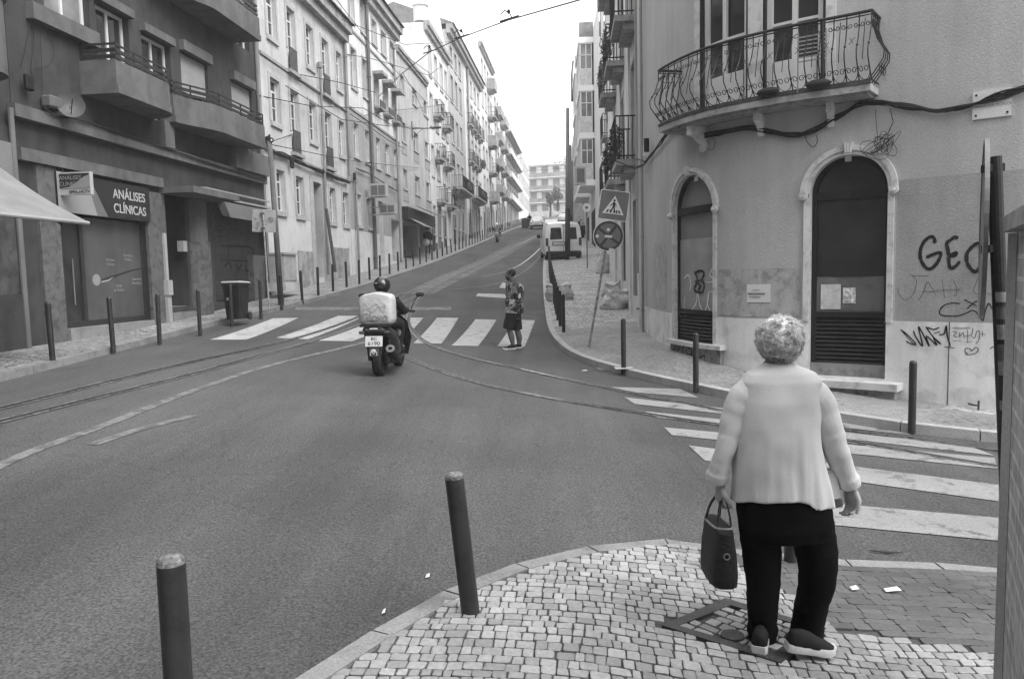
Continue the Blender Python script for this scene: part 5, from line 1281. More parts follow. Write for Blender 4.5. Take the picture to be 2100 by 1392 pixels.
terr(Hh,103.05,124,[(105+3.2*k,107.2+3.2*k) for k in range(6)],[(z,z+1.8) for z in (12.4,15.4,18.4,21.2)],23.4,[wC],((-9,0),),style='double',gl=dkpane,trim=.1)
for k in range(4): ibalc(Hh,104,123,12.1+3*k,.8,.7,solid=True,mat=wP)
I_=thing('corner_house','small pale house closing the left row at the hilltop','building',FA.P(134,12))
terr(I_,124.05,150,[(126+3*k,127.4+3*k) for k in range(8)],[(z,z+1.8) for z in (14,17,20)],23.2,[wP],((-9,0),),style='double',gl=panemid,trim=.12)
for bd,ua_,ub_ in ((D_,50.9,58.6),(E1,59.6,67),(E2,67.9,77.5),(F_,78.5,89),(Gh,90,102.5),(Hh,103.6,123.5)):
    k=ua_; j=0
    while k+1.3<ub_:
        q=FA.P(k,0); zg=zleft(q.y)-.02; m=MB(); FA.box(m,k,k+1.15,zg,zg+2.35+.25*(j%2),-.02,.02); dq=m.build('door',(dkframe,gm('grey panelled door2',.16,rough=.5,var=.2),gm('brown door',.07,rough=.5,var=.2))[j%3],bd)
        m=MB(); FA.box(m,k-.14,k-.003,zg,zg+2.75,-.02,.035); FA.box(m,k+1.153,k+1.29,zg,zg+2.75,-.02,.035); FA.box(m,k-.003,k+1.153,zg+2.62,zg+2.75,-.02,.035); m.build('surround',stone_t,dq)
        k+=2.15; j+=1
# pipes
for (x,y0_,r,lab) in ((713,0,.07,'pale full height downpipe between the first two pale townhouses'),(722,370,.05,'lower offset section of pale downpipe above the pavement'),(766,40,.08,'dark full height downpipe dividing the two tall townhouses'),(660,70,.05,'thin downpipe on the face of the nearest pale townhouse'),(961,150,.1,'distant white downpipe on the tall house past the ornate gable'),(812,160,.06,'pale pipe at the edge of the mid grey house')):
    u=au(x,250,.1); m=MB(); z0=2.0 if x!=713 else 6.2; z1={713:12.4,722:6.1,766:14.6,660:9.9,961:20.2,812:14}[x]
    if x==722: u=au(732,450,.1)
    if x==766: u=36.42
    m.tube([FA.P(u,z0,.12),FA.P(u,z1,.12)],r,8); m.disc(FA.P(u,z1,.12),(0,0,1),0,r*1.9,.2,10)
    for k in range(3): m.disc(FA.P(u,z0+.8+k*(z1-z0)/3,.12),(0,0,1),0,r*1.3,.06,10)
    tag(m.build('downpipe',pipem if x!=766 else gm('dark pipe',.12,rough=.5),None),lab,'downpipe')
cable('facade_cable',[(548,292),(556,305),(565,312),(600,326),(640,344),(680,360),(716,374)],.06,'thick black cable sagging along the nearest pale townhouse',fac=FA,off=.12,strands=4)
cable('facade_cable',[(730,345),(760,358),(790,377),(815,392)],.04,'thick black cable running to the air conditioners',fac=FA,off=.12,strands=3)
cable('facade_cable',[(534,110),(560,128),(600,155),(640,180),(715,232),(760,262),(800,290),(830,305)],.018,'thin cable along the first floor string of the pale townhouses',fac=FA,off=.12)
for (x,y,lab) in ((599,336,'black cable splice box hanging under the cable on the nearest pale townhouse'),(727,362,'black cable splice box at the pipe between the pale townhouses'),(549,290,'black insulator at the far corner of the dark balcony block')):
    u,z=FA.pix(x,y,.15); m=MB(); m.bbox(FA.P(u,z,.15),(.14,.14,.32),.04); tag(m.build('cable_box',rub,None),lab,'cable box')
# air conditioners
def ac(x0,y0,x1,y1,off,lab):
    a,z1=FA.pix(x0,y0,off); b,z0=FA.pix(x1,y1,off); b=a+.45; t=thing('air_conditioner',lab,'air conditioner',FA.P(a,z0,off)); 
    m=MB(); FA.box(m,a,b,z0,z1,off-.75,off); m.build('casing',lite,t)
    m=MB(); zc=(z0+z1)/2; 
    FA.box(m,a-.02,a-.003,z0+.08,z1-.08,off-.70,off-.40);FA.box(m,a-.02,a-.003,z0+.08,z1-.08,off-.35,off-.05); m.build('grille',signm,t)
    m=MB(); FA.box(m,a+.1,a+.14,z0-.05,z0-.004,-.02,off-.1); FA.box(m,a+.1,a+.14,z0+.3,z0+.34,0,off-.76); m.build('bracket',lite,t)
ac(810,417,830,444,1.25,'lower white air conditioner on brackets beside the café front')
ac(791,376,809,409,1.0,'upper grey air conditioner fixed under the cable above the lower one')
# café tables/rails
for k,(x,y,lab) in enumerate(((812,515,'thin metal barrier frame nearest us outside the black café'),(836,510,'thin metal barrier frame farther up outside the black café'))):
    p=gp(x,y,.14); m=MB(); d=Vector((.09,1,0)).normalized(); m.tube([p,p+Vector((0,0,.9)),p+d*1.6+Vector((0,0,.9)),p+d*1.6],.02,6); m.tube([p+Vector((0,0,.45)),p+d*1.6+Vector((0,0,.45))],.015,6); tag(m.build('barrier',pipem,None),lab,'barrier')
# --- end of street: big block across, terrace wall, hill trees
EY=168; ex0,ex1=atY(1070,400,EY).x-14,atY(1170,400,EY).x+22
FE=Fac([(ex0,EY+6),(ex1,EY-8)]); pass
eb=thing('hilltop_apartment_block','long pale five storey block closing the street at the hilltop with continuous balconies','building',((ex0+ex1)/2,EY,14))
zt=FE.pix(1150,335)[1]; zb_=FE.pix(1130,440)[1]
nf=4; fh=(zt-zb_)/nf; Lx=FE.u[-1]
ops=[op(1+2.6*k,2.5+2.6*k,zb_+fh*j+.8,zb_+fh*j+fh-.5) for j in range(nf) for k in range(int(Lx/2.6)-1)]
m=MB(); wall(m,FE,0,Lx,8,zt,ops,depth=.3); body(m,FE,0,Lx,8,zt,10); m.build('wall',gm('block wall',.55,var=.1,streak=.1),eb)
vis=lambda o:True
for o in ops:
    m=MB(); FE.box(m,o['a'],o['b'],o['z0'],o['z1'],-.3,-.25); m.build('window',gm('hazy far pane',.25,rough=.4,var=.2) if (int(o['a']*7)%3) else panemid,eb)
for j in range(1,nf+1):
    m=MB(); FE.box(m,0,Lx,zb_+fh*j-.25,zb_+fh*j+.0,-.02,.35 if j<nf else .25); m.build('floor_slab',wP,eb)
    if j<nf: m=MB(); FE.box(m,0,Lx,zb_+fh*j+.003,zb_+fh*j+.85,.28,.32); m.build('railing',gm('rail infill',.3,var=.3,sc=1),eb)
# retaining wall with ramp
rwl=thing('retaining_wall','grey sloping retaining wall below the hilltop block','wall',atY(1120,470,140))
m=MB(); q=[atY(1100,472,138),atY(1180,472,138),atY(1180,428,138),atY(1143,440,138),atY(1128,446,138),atY(1112,444,138),atY(1100,447,138)]
m.prism([p-Vector((0,0,0)) for p in q],(0,.6,0)); m.build('masonry',gm('retaining render',.24,var=.2,dirt=.2),rwl)
# ================= RIGHT ROW UP THE STREET =================
F2=Fac([(2.98+.0776*(46-17.25),46),(2.98,17.25)]); F3=Fac([(5.55+.05*(15),64),(5.55-.05*18,31.1)]); F4=Fac([(8.6,104),(6.4,64.2)])
y2u=lambda f,y:f.u[-1]*(f.p[0].y-y)/(f.p[0].y-f.p[-1].y)
def terr2(root,fac,u0,u1,opsl,zt,wm,bands,D=9,zb=0.,style='double',gl=glass,trim=.12,depth=.14,extra=[]):
    m=MB(); wall(m,fac,u0,u1,zb,zt,opsl+extra,depth=.18,bands=bands); body(m,fac,u0,u1,zb,zt,D); m.build('wall',wm,root)
    for o in opsl: window(fac,o,root,whframe,gl,depth=depth,style=style,trim=trim,tmat=stone_t)
r2=thing('balcony_house','pale house with stacked wrought iron balconies just past the rounded corner building','building',F2.P(y2u(F2,22),.6))
pos=[18.4,22.2,26.0]; o2=[]
for y in pos:
    u=y2u(F2,y+1.1)
    for z in (4.6,7.9,11.2): o2.append(op(u,u+1.1,z,z+2.3))
gd=[op(y2u(F2,y+1.1),y2u(F2,y+1.1)+1.2,1.2+.09*(y-18),3.6+.05*(y-18),depth=.3) for y in pos]
terr2(r2,F2,y2u(F2,31),F2.u[-1]-.0,o2,14,[wC,wA2,wP],((-9,1),(1.9,2)),extra=gd)
for o in gd:
    m=MB(); F2.box(m,o['a'],o['b'],o['z0'],o['z1'],-.3,-.26); m.build('door',dkframe,r2)
for k,y in enumerate(pos+[pos[0]-.0][:0]):
    u=y2u(F2,y+1.25)
    for z in (4.5,7.8,11.1): ibalc(r2,u-.15,u+1.55,z,.5,1.0,fac=F2)
m=MB(); 
for y in (17.55,20.2,23.4,26.6): u=y2u(F2,y); F2.box(m,u-.25,u+.25,0.3,12.5,-.02,.05)
m.build('pilaster_strips',wP,r2)
r3=thing('glazed_balcony_house','taller house whose glazed white balcony boxes jut out over the right pavement','building',F3.P(10,3))
zs3=[7.6,10.55,13.5,16.45]
terr2(r3,F3,0,F3.u[-1],[],17.2,[wP],((-9,0),))
for y in (51.2,58.5):
    u=y2u(F3,y)
    for j,z in enumerate(zs3):
        m=MB(); F3.box(m,u-2.6,u+2.2,z-.18,z+.18,-.02,.95); s=m.build('balcony',gm('white balcony slab',.8,var=.05),r3)
        if j<3:
            m=MB(); F3.box(m,u-2.55,u+2.15,z+.183,z+1.15,.1,.9); m.build('ribbed_parapet',gm('ribbed parapet',.55,var=.2,sc=6),s)
            m=MB(); F3.box(m,u-2.5,u+2.1,z+1.153,z+2.75,.1,.86); m.build('glazing',panemid,s)
            m=MB()
            for q in range(5): F3.box(m,u-2.53+q*1.14,u-2.47+q*1.14,z+1.15,z+2.76,.84,.9)
            F3.box(m,u+2.1,u+2.16,z+1.15,z+2.76,.1,.16);F3.box(m,u+2.1,u+2.16,z+1.15,z+2.76,.45,.51);F3.box(m,u+2.1,u+2.16,z+1.15,z+2.76,.8,.86);F3.box(m,u+2.1,u+2.16,z+2.0,z+2.06,.1,.86);F3.box(m,u+2.1,u+2.15,z+1.15,z+1.21,.16,.8); F3.box(m,u-2.5,u+2.16,z+2.70,z+2.765,.1,.9)
            m.build('window_frame',whframe,s)
        else:
            m=MB(); F3.box(m,u-2.55,u+2.15,z+.183,z+1.1,.85,.9); F3.box(m,u+2.1,u+2.15,z+.183,z+1.1,0,.85); m.build('glass_parapet',panemid,s)
    m=MB(); F3.box(m,u-2.2,u+1.8,3.0,6.0,-.02,.02); m.build('shopfront',blk,r3)
for y in (33,36.5,40,43.5):
    for z in (5.2,8.4,11.6,14.4): o_=y2u(F3,y); m=MB(); F3.box(m,o_,o_+1.1,z,z+1.9,.0,.03); m.build('window',glass,r3)
for y in (32,36): u=y2u(F3,y); ibalc(r3,u-.6,u+.9,8.1,.5,.95,fac=F3); ibalc(r3,u-.6,u+.9,5.0,.5,.95,fac=F3)
r4=thing('bay_window_house','far right house with a dark topped bay projecting over the pavement','building',F4.P(10,6))
terr2(r4,F4,0,F4.u[-1],[op(y2u(F4,y),y2u(F4,y)+1.4,z,z+1.8) for y in (70,76,82,90,97) for z in (9,12,15)],18.6,[wC],((-9,0),),gl=panemid)
m=MB(); u=y2u(F4,66.5); F4.box(m,u-3,u+2,8.5,17.2,-.02,.6); bw2=m.build('bay',wP,r4); m=MB(); F4.box(m,u-3.1,u+2.1,17.203,19.4,-.02,.9); m.build('bay_roof',gm('slate',.12,var=.2),r4)
m=MB(); F4.box(m,u+2.003,u+2.03,13.4,15.6,.1,.5);m.build('window',panemid,r4)
acb=thing('air_conditioner','white framed box hanging off the far right house above parked motorbikes','air conditioner',F3.P(y2u(F3,56),8.9,1))
m=MB(); c=atY(1190,361,44); m.box(c,(.62,.5,.98)); m.build('casing',lite,acb); m=MB(); m.box(c+Vector((0,-.26,0)),(.42,.02,.76)); m.build('grille',signm,acb)
# plants on balconies: leafy clumps
leaf=islandmat('foliage',.03,.10,rough=.6)
def clump(c,r,n,name,label,seed,cat='plant',sz=.06,root=None,mat=leaf):
    rnd=random.Random(seed); m=MB(); c=Vector(c)
    for i in range(n):
        d=Vector((rnd.gauss(0,1),rnd.gauss(0,1),rnd.gauss(0,1))); d=d.normalized()*(rnd.random()**.5); p=c+Vector((d.x*r[0],d.y*r[1],d.z*r[2]+ .15*r[2]*mn.noise(d*3)))
        a=Vector((rnd.gauss(0,1),rnd.gauss(0,1),rnd.gauss(0,1))).normalized()*sz*rnd.uniform(.6,1.3); b=a.orthogonal().normalized()*sz*.5*rnd.uniform(.6,1.2)
        m.add([p-a,p+b,p+a,p-b],[(0,1,2,3)])
    o=m.build(name,mat,root)
    if root is None: tag(o,label,cat)
    return o
for k,(y,z,lab) in enumerate(((19.2,5.0,'trailing plant on the lowest near iron balcony past the corner'),(22.4,5.1,'trailing plant on the lowest second iron balcony past the corner'),(22.4,8.4,'trailing plant on the middle iron balcony past the corner'),(25.6,8.3,'trailing plant on the third middle balcony along the right row'))):
    clump(F2.P(y2u(F2,y),z,.45),(.16,.8,.5),420,'potted_plant',lab,k+5)
for k,(u,z,lab) in enumerate(((64,9.2,'plants spilling over the long balcony of the tiled house'),(72.5,9.4,'plants and laundry-like greenery on the long balcony of the pale house'),(74,12.4,'small plant on an upper balconet of the pale tall house'),(56.8,7.9,'plants filling the low balcony of the ornate house'))):
    clump(FA.P(u,z,.7),(.25,1.6,.4),420,'potted_plant',lab,k+15,sz=.09)
# hilltop trees
bark=gm('bark brown',.06,var=.3,fine=.2)
def tree(x,y,z,hh,rr,label,seed,n=1500):
    t=thing('tree',label,'tree',(x,y,z)); m=MB(); rnd=random.Random(seed)
    m.tube([(x,y,z-.5),(x+.1,y,z+hh*.35),(x,y+.1,z+hh*.7)],[.25,.18,.06],8)
    for k in range(6):
        a=rnd.uniform(0,6.28); m.tube([(x,y,z+hh*(.3+.06*k)),(x+rr*.6*math.cos(a),y+rr*.6*math.sin(a),z+hh*(.55+.07*k))],[.1,.03],5)
    m.build('trunk',bark,t)
    mm=MB()
    for q in range(9):
        a=rnd.uniform(0,6.28); d=rnd.uniform(0,rr*.7); c=Vector((x+d*math.cos(a),y+d*math.sin(a),z+hh*rnd.uniform(.5,.9))); r_=rr*rnd.uniform(.35,.55)
        for i in range(n//9):
            v=Vector((rnd.gauss(0,1),rnd.gauss(0,1),rnd.gauss(0,.8))).normalized()*r_*rnd.uniform(.6,1.1); s=rnd.uniform(.12,.26); a_=Vector((rnd.gauss(0,1),rnd.gauss(0,1),rnd.gauss(0,1))).normalized()*s; b_=a_.orthogonal().normalized()*s*.6; p=c+v
            mm.add([p-a_,p+b_,p+a_,p-b_],[(0,1,2,3)])
    mm.build('crown',leaf,t)
zt_e=29
for k,(px,py,Y,hh,rr,lab) in enumerate(((1120,352,188,9,5,'low tree on the ridge behind the hilltop block, leftmost'),(1150,345,192,10,6,'round tree on the ridge behind the hilltop block, middle'),(1163,338,190,11,6,'tallest tree on the ridge behind the hilltop block'))):
    p=atY(px,py,Y); tree(p.x,p.y,p.z-hh*.85,hh,rr,lab,k+3)
for k,(px,py,lab) in enumerate(((1128,408,'leafy tree standing before the lower left windows of the hilltop block'),(1143,396,'darker leafy tree before the hilltop block balconies'))):
    p=atY(px,py,158); tree(p.x,p.y,p.z-3.2,4.6,1.3,lab,k+30,500)
# ================= STREET FURNITURE =================
bolm=gm('bollard paint',.028,rough=.42,var=.25,sc=5,fine=.12,fsc=60,dirt=.25,spec=.5); bolt_=gm('worn bollard cap',.17,rough=.5,var=.5,sc=30,fine=.3,dirt=.4)
bm_=MB(); rr=.044
def bollard_mesh(hh,r=.042,flat=False):
    m=MB(); prof=[(r,-.1),(r,hh-.03)]+([(r*.98,hh-.005),(r*.9,hh)] if flat else [(r*1.0,hh-.02),(r*.93,hh-.004),(r*.75,hh+.008),(r*.45,hh+.014)]); n=18
    m.rings([[Vector((q*math.cos(6.28318*k/n),q*math.sin(6.28318*k/n),z)) for k in range(n)] for q,z in prof]); return m
def bollard(p,hh,label,group,lean=(0,0),cap=False,r=.042,collar=False):
    t=thing('bollard',label,'bollard',p,0,group); t.rotation_euler=(lean[1],lean[0],0)
    m=bollard_mesh(hh,r); b=m.build('post',bolm,t,local=True,smooth=False); autosmooth(b,50)
    if cap:
        c=MB(); n=18; c.rings([[Vector((q*math.cos(6.28318*k/n),q*math.sin(6.28318*k/n),z)) for k in range(n)] for q,z in ((r*1.004,hh-.012),(r*.945,hh+.002),(r*.76,hh+.012),(r*.4,hh+.018))]); c.build('worn_cap',bolt_,t,local=True)
    if collar:
        c=MB(); c.box((0,0,.006),(.3,.22,.012)); c.build('footing',gm('footing stone',.5,var=.1,dirt=.2),t,local=True)
    return t
# three near bollards
def leanb(px0,py0,px1,py1,label,off,rr=.042):
    p=gp(px0,py0,off); 
    # top at same depth
    best=atY(px1,py1,p.y); d=best-p; hh=d.length; lean=math.atan2(d.x,d.z)
    return bollard(p,hh,label,'bollards on the near corner',lean=(lean,0),cap=True,r=rr)
p=atY(345,1500,2.5); 
z=h(p.x,2.5)+.0; pt=atY(350,1148,2.5); hh=pt.z-z
bollard((pt.x,2.5,z),hh,'nearest dark bollard cut off by the bottom edge left of the cobbled corner','bollards on the near corner',cap=True,r=.047)
leanb(965,1255,931,975,'leaning dark bollard with worn cap at the edge of the cobbled corner',.055,.047)
leanb(1622,1150,1632,900,'dark bollard glimpsed between the walking woman’s legs',.055)
for (px,py,ytop,lab) in ((1870,870,742,'dark bollard in front of the graffitied white plinth'),(1427,790,684,'dark bollard before the gap between the two arches'),(1279,755,655,'dark bollard on pale footing nearest the leaning sign pole')):
    p=gp(px,py,.118); t=atY(px-3,ytop,p.y); bollard(p,t.z-p.z,lab,'bollards by the corner building',collar=(px==1279))
# left row
rowL=[(108,738),(232,712),(327,695),(410,678),(475,660),(535,645),(578,628),(620,616),(653,605),(683,596),(711,588),(737,582)]
names=['first','second','third','fourth','fifth','sixth','seventh','eighth','ninth','tenth','eleventh','twelfth']
near=['by the marble shop pier','in front of the clinic window','in front of the clinic pier','in front of the entrance column','in front of the wheelie bin','past the wheelie bin','beside the wooden pole','by the grey cabinet','past the grey cabinet','by the townhouse door','past the townhouse door','where the stained dado begins']
P0=None
for k,(x,y) in enumerate(rowL):
    p=gp(x,y,.12); P0=p
    bollard(p,.87,f'{names[k]} dark bollard of the left kerb row, {near[k]}','bollards along the left kerb',lean=(random.uniform(-.02,.02),random.uniform(-.02,.02)))
# continuing up the hill
proto=None; acc=0; last=Vector((P0.x,P0.y)); cnt=0
path=[a+kt_ for a,kt_ in []] 
for a,b in zip(KL,KL[1:]):
    if b.y<=P0.y: continue
    d=(b-a).normalized(); q=b+Vector((-d.y,d.x))*.42
    if (q-last).length>=1.55 and q.y<120:
        last=q.copy(); z=h(b.x,b.y)+.12; cnt+=1
        if proto is None:
            proto=bollard((q.x,q.y,z),.87,'x','bollards along the left kerb'); index_kids(proto); c=proto
        else: c=dup(proto)
        c.location=(q.x,q.y,z); c.rotation_euler=(random.uniform(-.015,.015),random.uniform(-.02,.02),0)
        c['group']='bollards receding up the hill'; c['label']='one of the identical slim dark bollards receding up the left kerb past the townhouse'
# right dense row
proto=None
for k in range(20):
    y=17.9+k*1.05
    for a,b in zip(KR,KR[1:]):
        if b.y<=y<=a.y: q=b.lerp(a,(y-b.y)/(a.y-b.y)); break
    q=q+Vector((.30,0)); z=h(q.x,q.y)+.125
    if k<2:
        bollard((q.x,q.y,z),.9,['nearest bollard of the dense right kerb row, on its pale footing','second nearest bollard of the dense right kerb row'][k],'bollards along the right kerb',collar=True)
        continue
    if proto is None: proto=bollard((q.x,q.y,z),.9,'x','bollards along the right kerb',collar=True); index_kids(proto); c=proto
    else: c=dup(proto)
    c.location=(q.x,q.y,z); c['label']='one of the tightly spaced identical bollards lining the right kerb towards the van'; c['group']='bollards packed along the right kerb'
# poles
def pole(px0,py0,py1,Y,r0,r1,mat,label,name='utility_pole',dark=None,px1=None,zb=None,cat='pole'):
    top_=atY(px1 if px1 else px0,py1,Y); x=atY(px0,py0,Y).x; zb=h(x,Y)-.0 if zb is None else zb
    t=thing(name,label,cat,(x,Y,zb)); m=MB(); m.tube([(x,Y,zb-.1),(top_.x,Y,top_.z)],[r0,r1],14); m.build('pole',mat,t,smooth=True)
    if dark:
        m=MB(); z1=atY(px0,dark,Y).z; f=(z1-zb)/(top_.z-zb); m.tube([(x,Y,zb),(x+(top_.x-x)*f,Y,z1)],[r0+.012,r0*(1-f)+r1*f+.012],14); m.build('dark_sleeve',dkpost,t,smooth=True)
    return t
pg=gm('grey pole paint',.20,rough=.5,var=.15,sc=1,streak=.2); wood=gm('weathered wooden pole',.15,rough=.8,var=.2,sc=3,fine=.25,fsc=40,streak=.3)
q=gp(1164,535,.12)
pole(1164,535,222,q.y,.13,.085,pg,'tallest grey metal pole at the right kerb in front of the white van',dark=428,zb=q.z)
m=MB(); m.box(q+Vector((.25,0,.1)),(.35,.4,.24)); tag(m.build('concrete_block',gm('concrete block',.25,var=.2),None),'low concrete block at the foot of the tallest pole','block')
q2=Vector((6.0*.8,60,0)); pole(1168.5,500,298,62,.17,.12,pg,'second grey pole behind the tallest one',dark=440)
pole(1173,480,330,85,.16,.12,pg,'third distant grey pole seen past the second one')
# wooden pole left
p=gp(577,628,.12); wp=pole(577,628,290,p.y+.35,.085,.065,wood,'weathered wooden pole leaning at the near corner of the pale townhouse',px1=553,zb=p.z)
m=MB(); t_=atY(553,290,p.y+.35); m.tube([t_+Vector((0,0,.0)),t_+Vector((.0,0,.18))],.03,8); m.disc(t_+Vector((.06,-.05,.02)),(0,1,0),.04,.07,.03,14); m.build('insulator',rub,wp)
# dark pole at the townhouse (px 675-700)
p=gp(684,596,.12); 
q=FA.pix(688,560,.55); P1=FA.P(q[0],2.1,.55); u=q[0]; t_=thing('steel_post','dark steel post rising beside the townhouse door','post',P1); m=MB(); zt=FA.pix(676,430,.3)[1]; m.tube([P1,FA.P(u,zt,.3)],.06,10); m.build('post',gm('dark steel post',.08,rough=.5,var=.2),t_)
# left traffic sign seen from behind
p=gp(552,632,.12); Y=p.y; ts=thing('traffic_sign','blank back of a stickered square traffic sign before the shutter','traffic sign',p)
alu=gm('sign back aluminium',.42,rough=.45,var=.15,sc=5,fine=.06,dirt=.25); polem=gm('striped thin pole',.3,rough=.5,var=.4,sc=9,fine=.2)
tp=atY(539,432,Y); m=MB(); m.tube([p,tp],.024,8); m.build('pole',polem,ts)
c=atY(540,453,Y); m=MB(); w_=48*Y/1550; h_=45*Y/1550; m.bbox(c+Vector((0,.05,0)),(w_,.006,h_),.04,Matrix.Rotation(R(3),3,'Y')); m.build('plate',alu,ts)
m=MB(); 
for dz in (-.2,.2): m.box(c+Vector((-.02,.0,dz)),(.12,.05,.03))
m.build('clamp',dkmetal,ts)
for dx,dz,s in ((-.2,-.19,.05),(-.17,-.08,.07),(.18,.02,.09),(-.22,.05,.03)):
    m=MB(); m.disc(c+Vector((dx,.043,dz)),(0,1,0),0,s,.004,8); m.build('sticker',gm('sign sticker',.25,var=.5,sc=20),ts)
# right leaning sign
p=gp(1207,716,.125); Y=p.y+.0; a=atY(1252,455,Y); rs=thing('traffic_sign','leaning pole carrying a pedestrian crossing sign above a round no stopping sign','traffic sign',p)
m=MB(); m.tube([p,a+(a-p)*.25],.026,10); m.build('pole',polem,rs)
ax=(a-p).normalized(); ex=Vector((ax.z,0,-ax.x)).normalized(); 
sb=gm('sign mid blue grey',.20,rough=.35,var=.08,sc=3,fine=.04,dirt=.1); sw=gm('sign white',.85,rough=.35,var=.05,fine=.02,dirt=.1); sr=gm('sign red grey',.07,rough=.35,var=.1,sc=3,fine=.04)
cS=atY(1258,422,Y)+Vector((0,-.05,0)); 
# axes of the square sign, tilted
tl=atY(1231,387,Y);tr=atY(1292,395,Y);bl=atY(1223,447,Y);br=atY(1282,454,Y)
ux_=((tr-tl)+(br-bl)).normalized(); uz_=(Vector((-ux_.z,0,ux_.x))).normalized(); S=((tr-tl).length+(br-bl).length)/4; nY=Vector((0,-1,0))
def splate(c,pts,mat,name,y0,y1,root):
    m=MB(); m.rings([[c+ux_*x*S+uz_*z*S+nY*y0 for x,z in pts],[c+ux_*x*S+uz_*z*S+nY*y1 for x,z in pts]]); return m.build(name,mat,root)
def rsq(s,r,n=5):
    o=[]
    for cx,cz,a0 in ((s-r,s-r,0),(-s+r,s-r,90),(-s+r,-s+r,180),(s-r,-s+r,270)):
        for k in range(n+1): t=R(a0+90*k/n); o.append((cx+r*math.cos(t),cz+r*math.sin(t)))
    return o
pl=splate(cS,rsq(1,.14),sw,'plate',0,.01,rs); splate(cS,rsq(.95,.12),sb,'blue_field',.0103,.012,pl); splate(cS,[(-.72,-.58),(.74,-.58),(.01,.66)],sw,'white_triangle',.0123,.014,pl)
for pts in ([(-.5,-.5),(-.36,-.5),(-.28,-.3),(-.38,-.3)],[(-.24,-.5),(-.1,-.5),(-.08,-.3),(-.18,-.3)],[(.02,-.5),(.16,-.5),(.13,-.3),(.03,-.3)],[(.2,-.5),(.32,-.5),(.27,-.3),(.18,-.3)],[(.4,-.5),(.54,-.5),(.42,-.3),(.32,-.3)]): splate(cS,pts,sr,'zebra_stripe',.0143,.016,pl)
m=MB(); T3=lambda x,z:cS+ux_*x*S+uz_*z*S+nY*.0165
def stroke(pts,w):
    pts=[Vector(p) for p in pts]; L_=[];R_=[]
    for i,q in enumerate(pts):
        d=(pts[min(i+1,len(pts)-1)]-pts[max(0,i-1)]).normalized(); n=Vector((-d.y,d.x))*w; L_.append(T3(*(q+n)));R_.append(T3(*(q-n)))
    k=len(pts); m.add(L_+R_,[(i,i+1,k+i+1,k+i) for i in range(k-1)])
stroke([(0,.22),(.0,-.1)],.075); stroke([(-.02,.16),(-.16,.02),(-.26,-.06)],.025); stroke([(.04,.16),(.14,.04),(.15,-.08)],.025); stroke([(-.02,-.08),(-.1,-.28),(-.22,-.42)],.04); stroke([(.03,-.08),(.06,-.28),(.1,-.46)],.04)
k=14; m.add([T3(.0+.075*math.cos(6.28*i/k),.33+.075*math.sin(6.28*i/k)) for i in range(k)],[tuple(range(k))]); m.build('pedestrian_pictogram',gm('pictogram black',.03,fine=0,var=0),pl)
cR=atY(1247,484,Y)+Vector((0,-.05,0)); Rr=31.*Y/1550
m=MB(); m.disc(cR,nY,0,Rr,.012,40); rd=m.build('round_plate',sw,rs)
m=MB(); m.disc(cR+nY*.008,nY,Rr*.80,Rr*.96,.004,40); 
m.build('ring_border',sr,rd); m=MB(); m.disc(cR+nY*.0075,nY,0,Rr*.80,.004,40); m.build('blue_field',sb,rd)
for s in (-1,1):
    m=MB(); d=Vector((math.sin(R(45*s-6)),0,math.cos(R(45*s-6)))); e=Vector((d.z,0,-d.x)); m.rings([[cR+d*a_*Rr*.8+e*b_*Rr*.085+nY*y_ for a_,b_ in ((-1,-1),(1,-1),(1,1),(-1,1))] for y_ in (.0095,.0115+(.0008 if s>0 else 0))]); m.build('cross_bar',sr,rd)
for (dx,dz,w_,h_) in ((0,-.02,.16,.055),(.05,-.46,.1,.07),(-.22,.0,.06,.06),(0,.2,.07,.07)):
    m=MB(); c=cR+Vector((dx*Rr/.3,0,dz*Rr/.5))+nY*.0135; 
    if w_>.08: m.box(c,(w_*Rr/.33,.002,h_*Rr/.33),Matrix.Rotation(R(5),3,'Y'))
    else: m.disc(c,nY,0,.035,.002,12)
    m.build('sticker',paper,rd)
# far round sign
c=atY(1203,426,34); t_=thing('road_sign','small round white sign far up the right pavement above the motorbikes','traffic sign',(c.x,34,h(c.x,34)))
m=MB(); m.disc(c,nY,0,.19,.02,24); m.build('plate',sw,t_); m=MB(); m.disc(c+nY*.012,nY,0,.06,.004,12); m.build('emblem',sr,t_); m=MB(); m.tube([(c.x,34.03,h(c.x,34)),(c.x,34.03,c.z)],.03,8); m.build('pole',pg,t_)
# wheelie bin
p=gp(487,656,.125); wb=thing('wheelie_bin','black wheelie bin with pale lid standing by the rolled shutter','bin',p,R(-6)); wb.scale=(.92,)*3
bk=gm('black plastic',.018,rough=.45,var=.2,sc=4,fine=.1); 
m=MB(); m.rings([[Vector((x*a,y*b,z)) for x,y in ((-1,-.85),(-.85,-1),(.85,-1),(1,-.85),(1,.85),(.85,1),(-.85,1),(-1,.85))] for a,b,z in ((.19,.22,.03),(.2,.235,.1),(.245,.285,.9),(.27,.31,.905),(.27,.31,.95))]); m.build('bin_body',bk,wb,local=True)
m=MB(); m.rings([[Vector((x*a,y*b+.01,z+ (.02 if y<0 else .0))) for x,y in ((-1,-.8),(-.8,-1),(.8,-1),(1,-.8),(1,.8),(.8,1),(-.8,1),(-1,.8))] for a,b,z in ((.285,.325,.955),(.285,.325,.975),(.25,.29,1.0))]); m.build('lid',gm('bin lid grey',.40,rough=.5,var=.1,dirt=.1),wb,local=True)
m=MB(); m.disc((-.25,.2,.1),(1,0,0),0,.1,.05,16); m.build('wheel',bk,wb,local=True); m=MB(); m.disc((.25,.2,.1),(1,0,0),0,.1,.05,16); m.build('wheel',bk,wb,local=True)
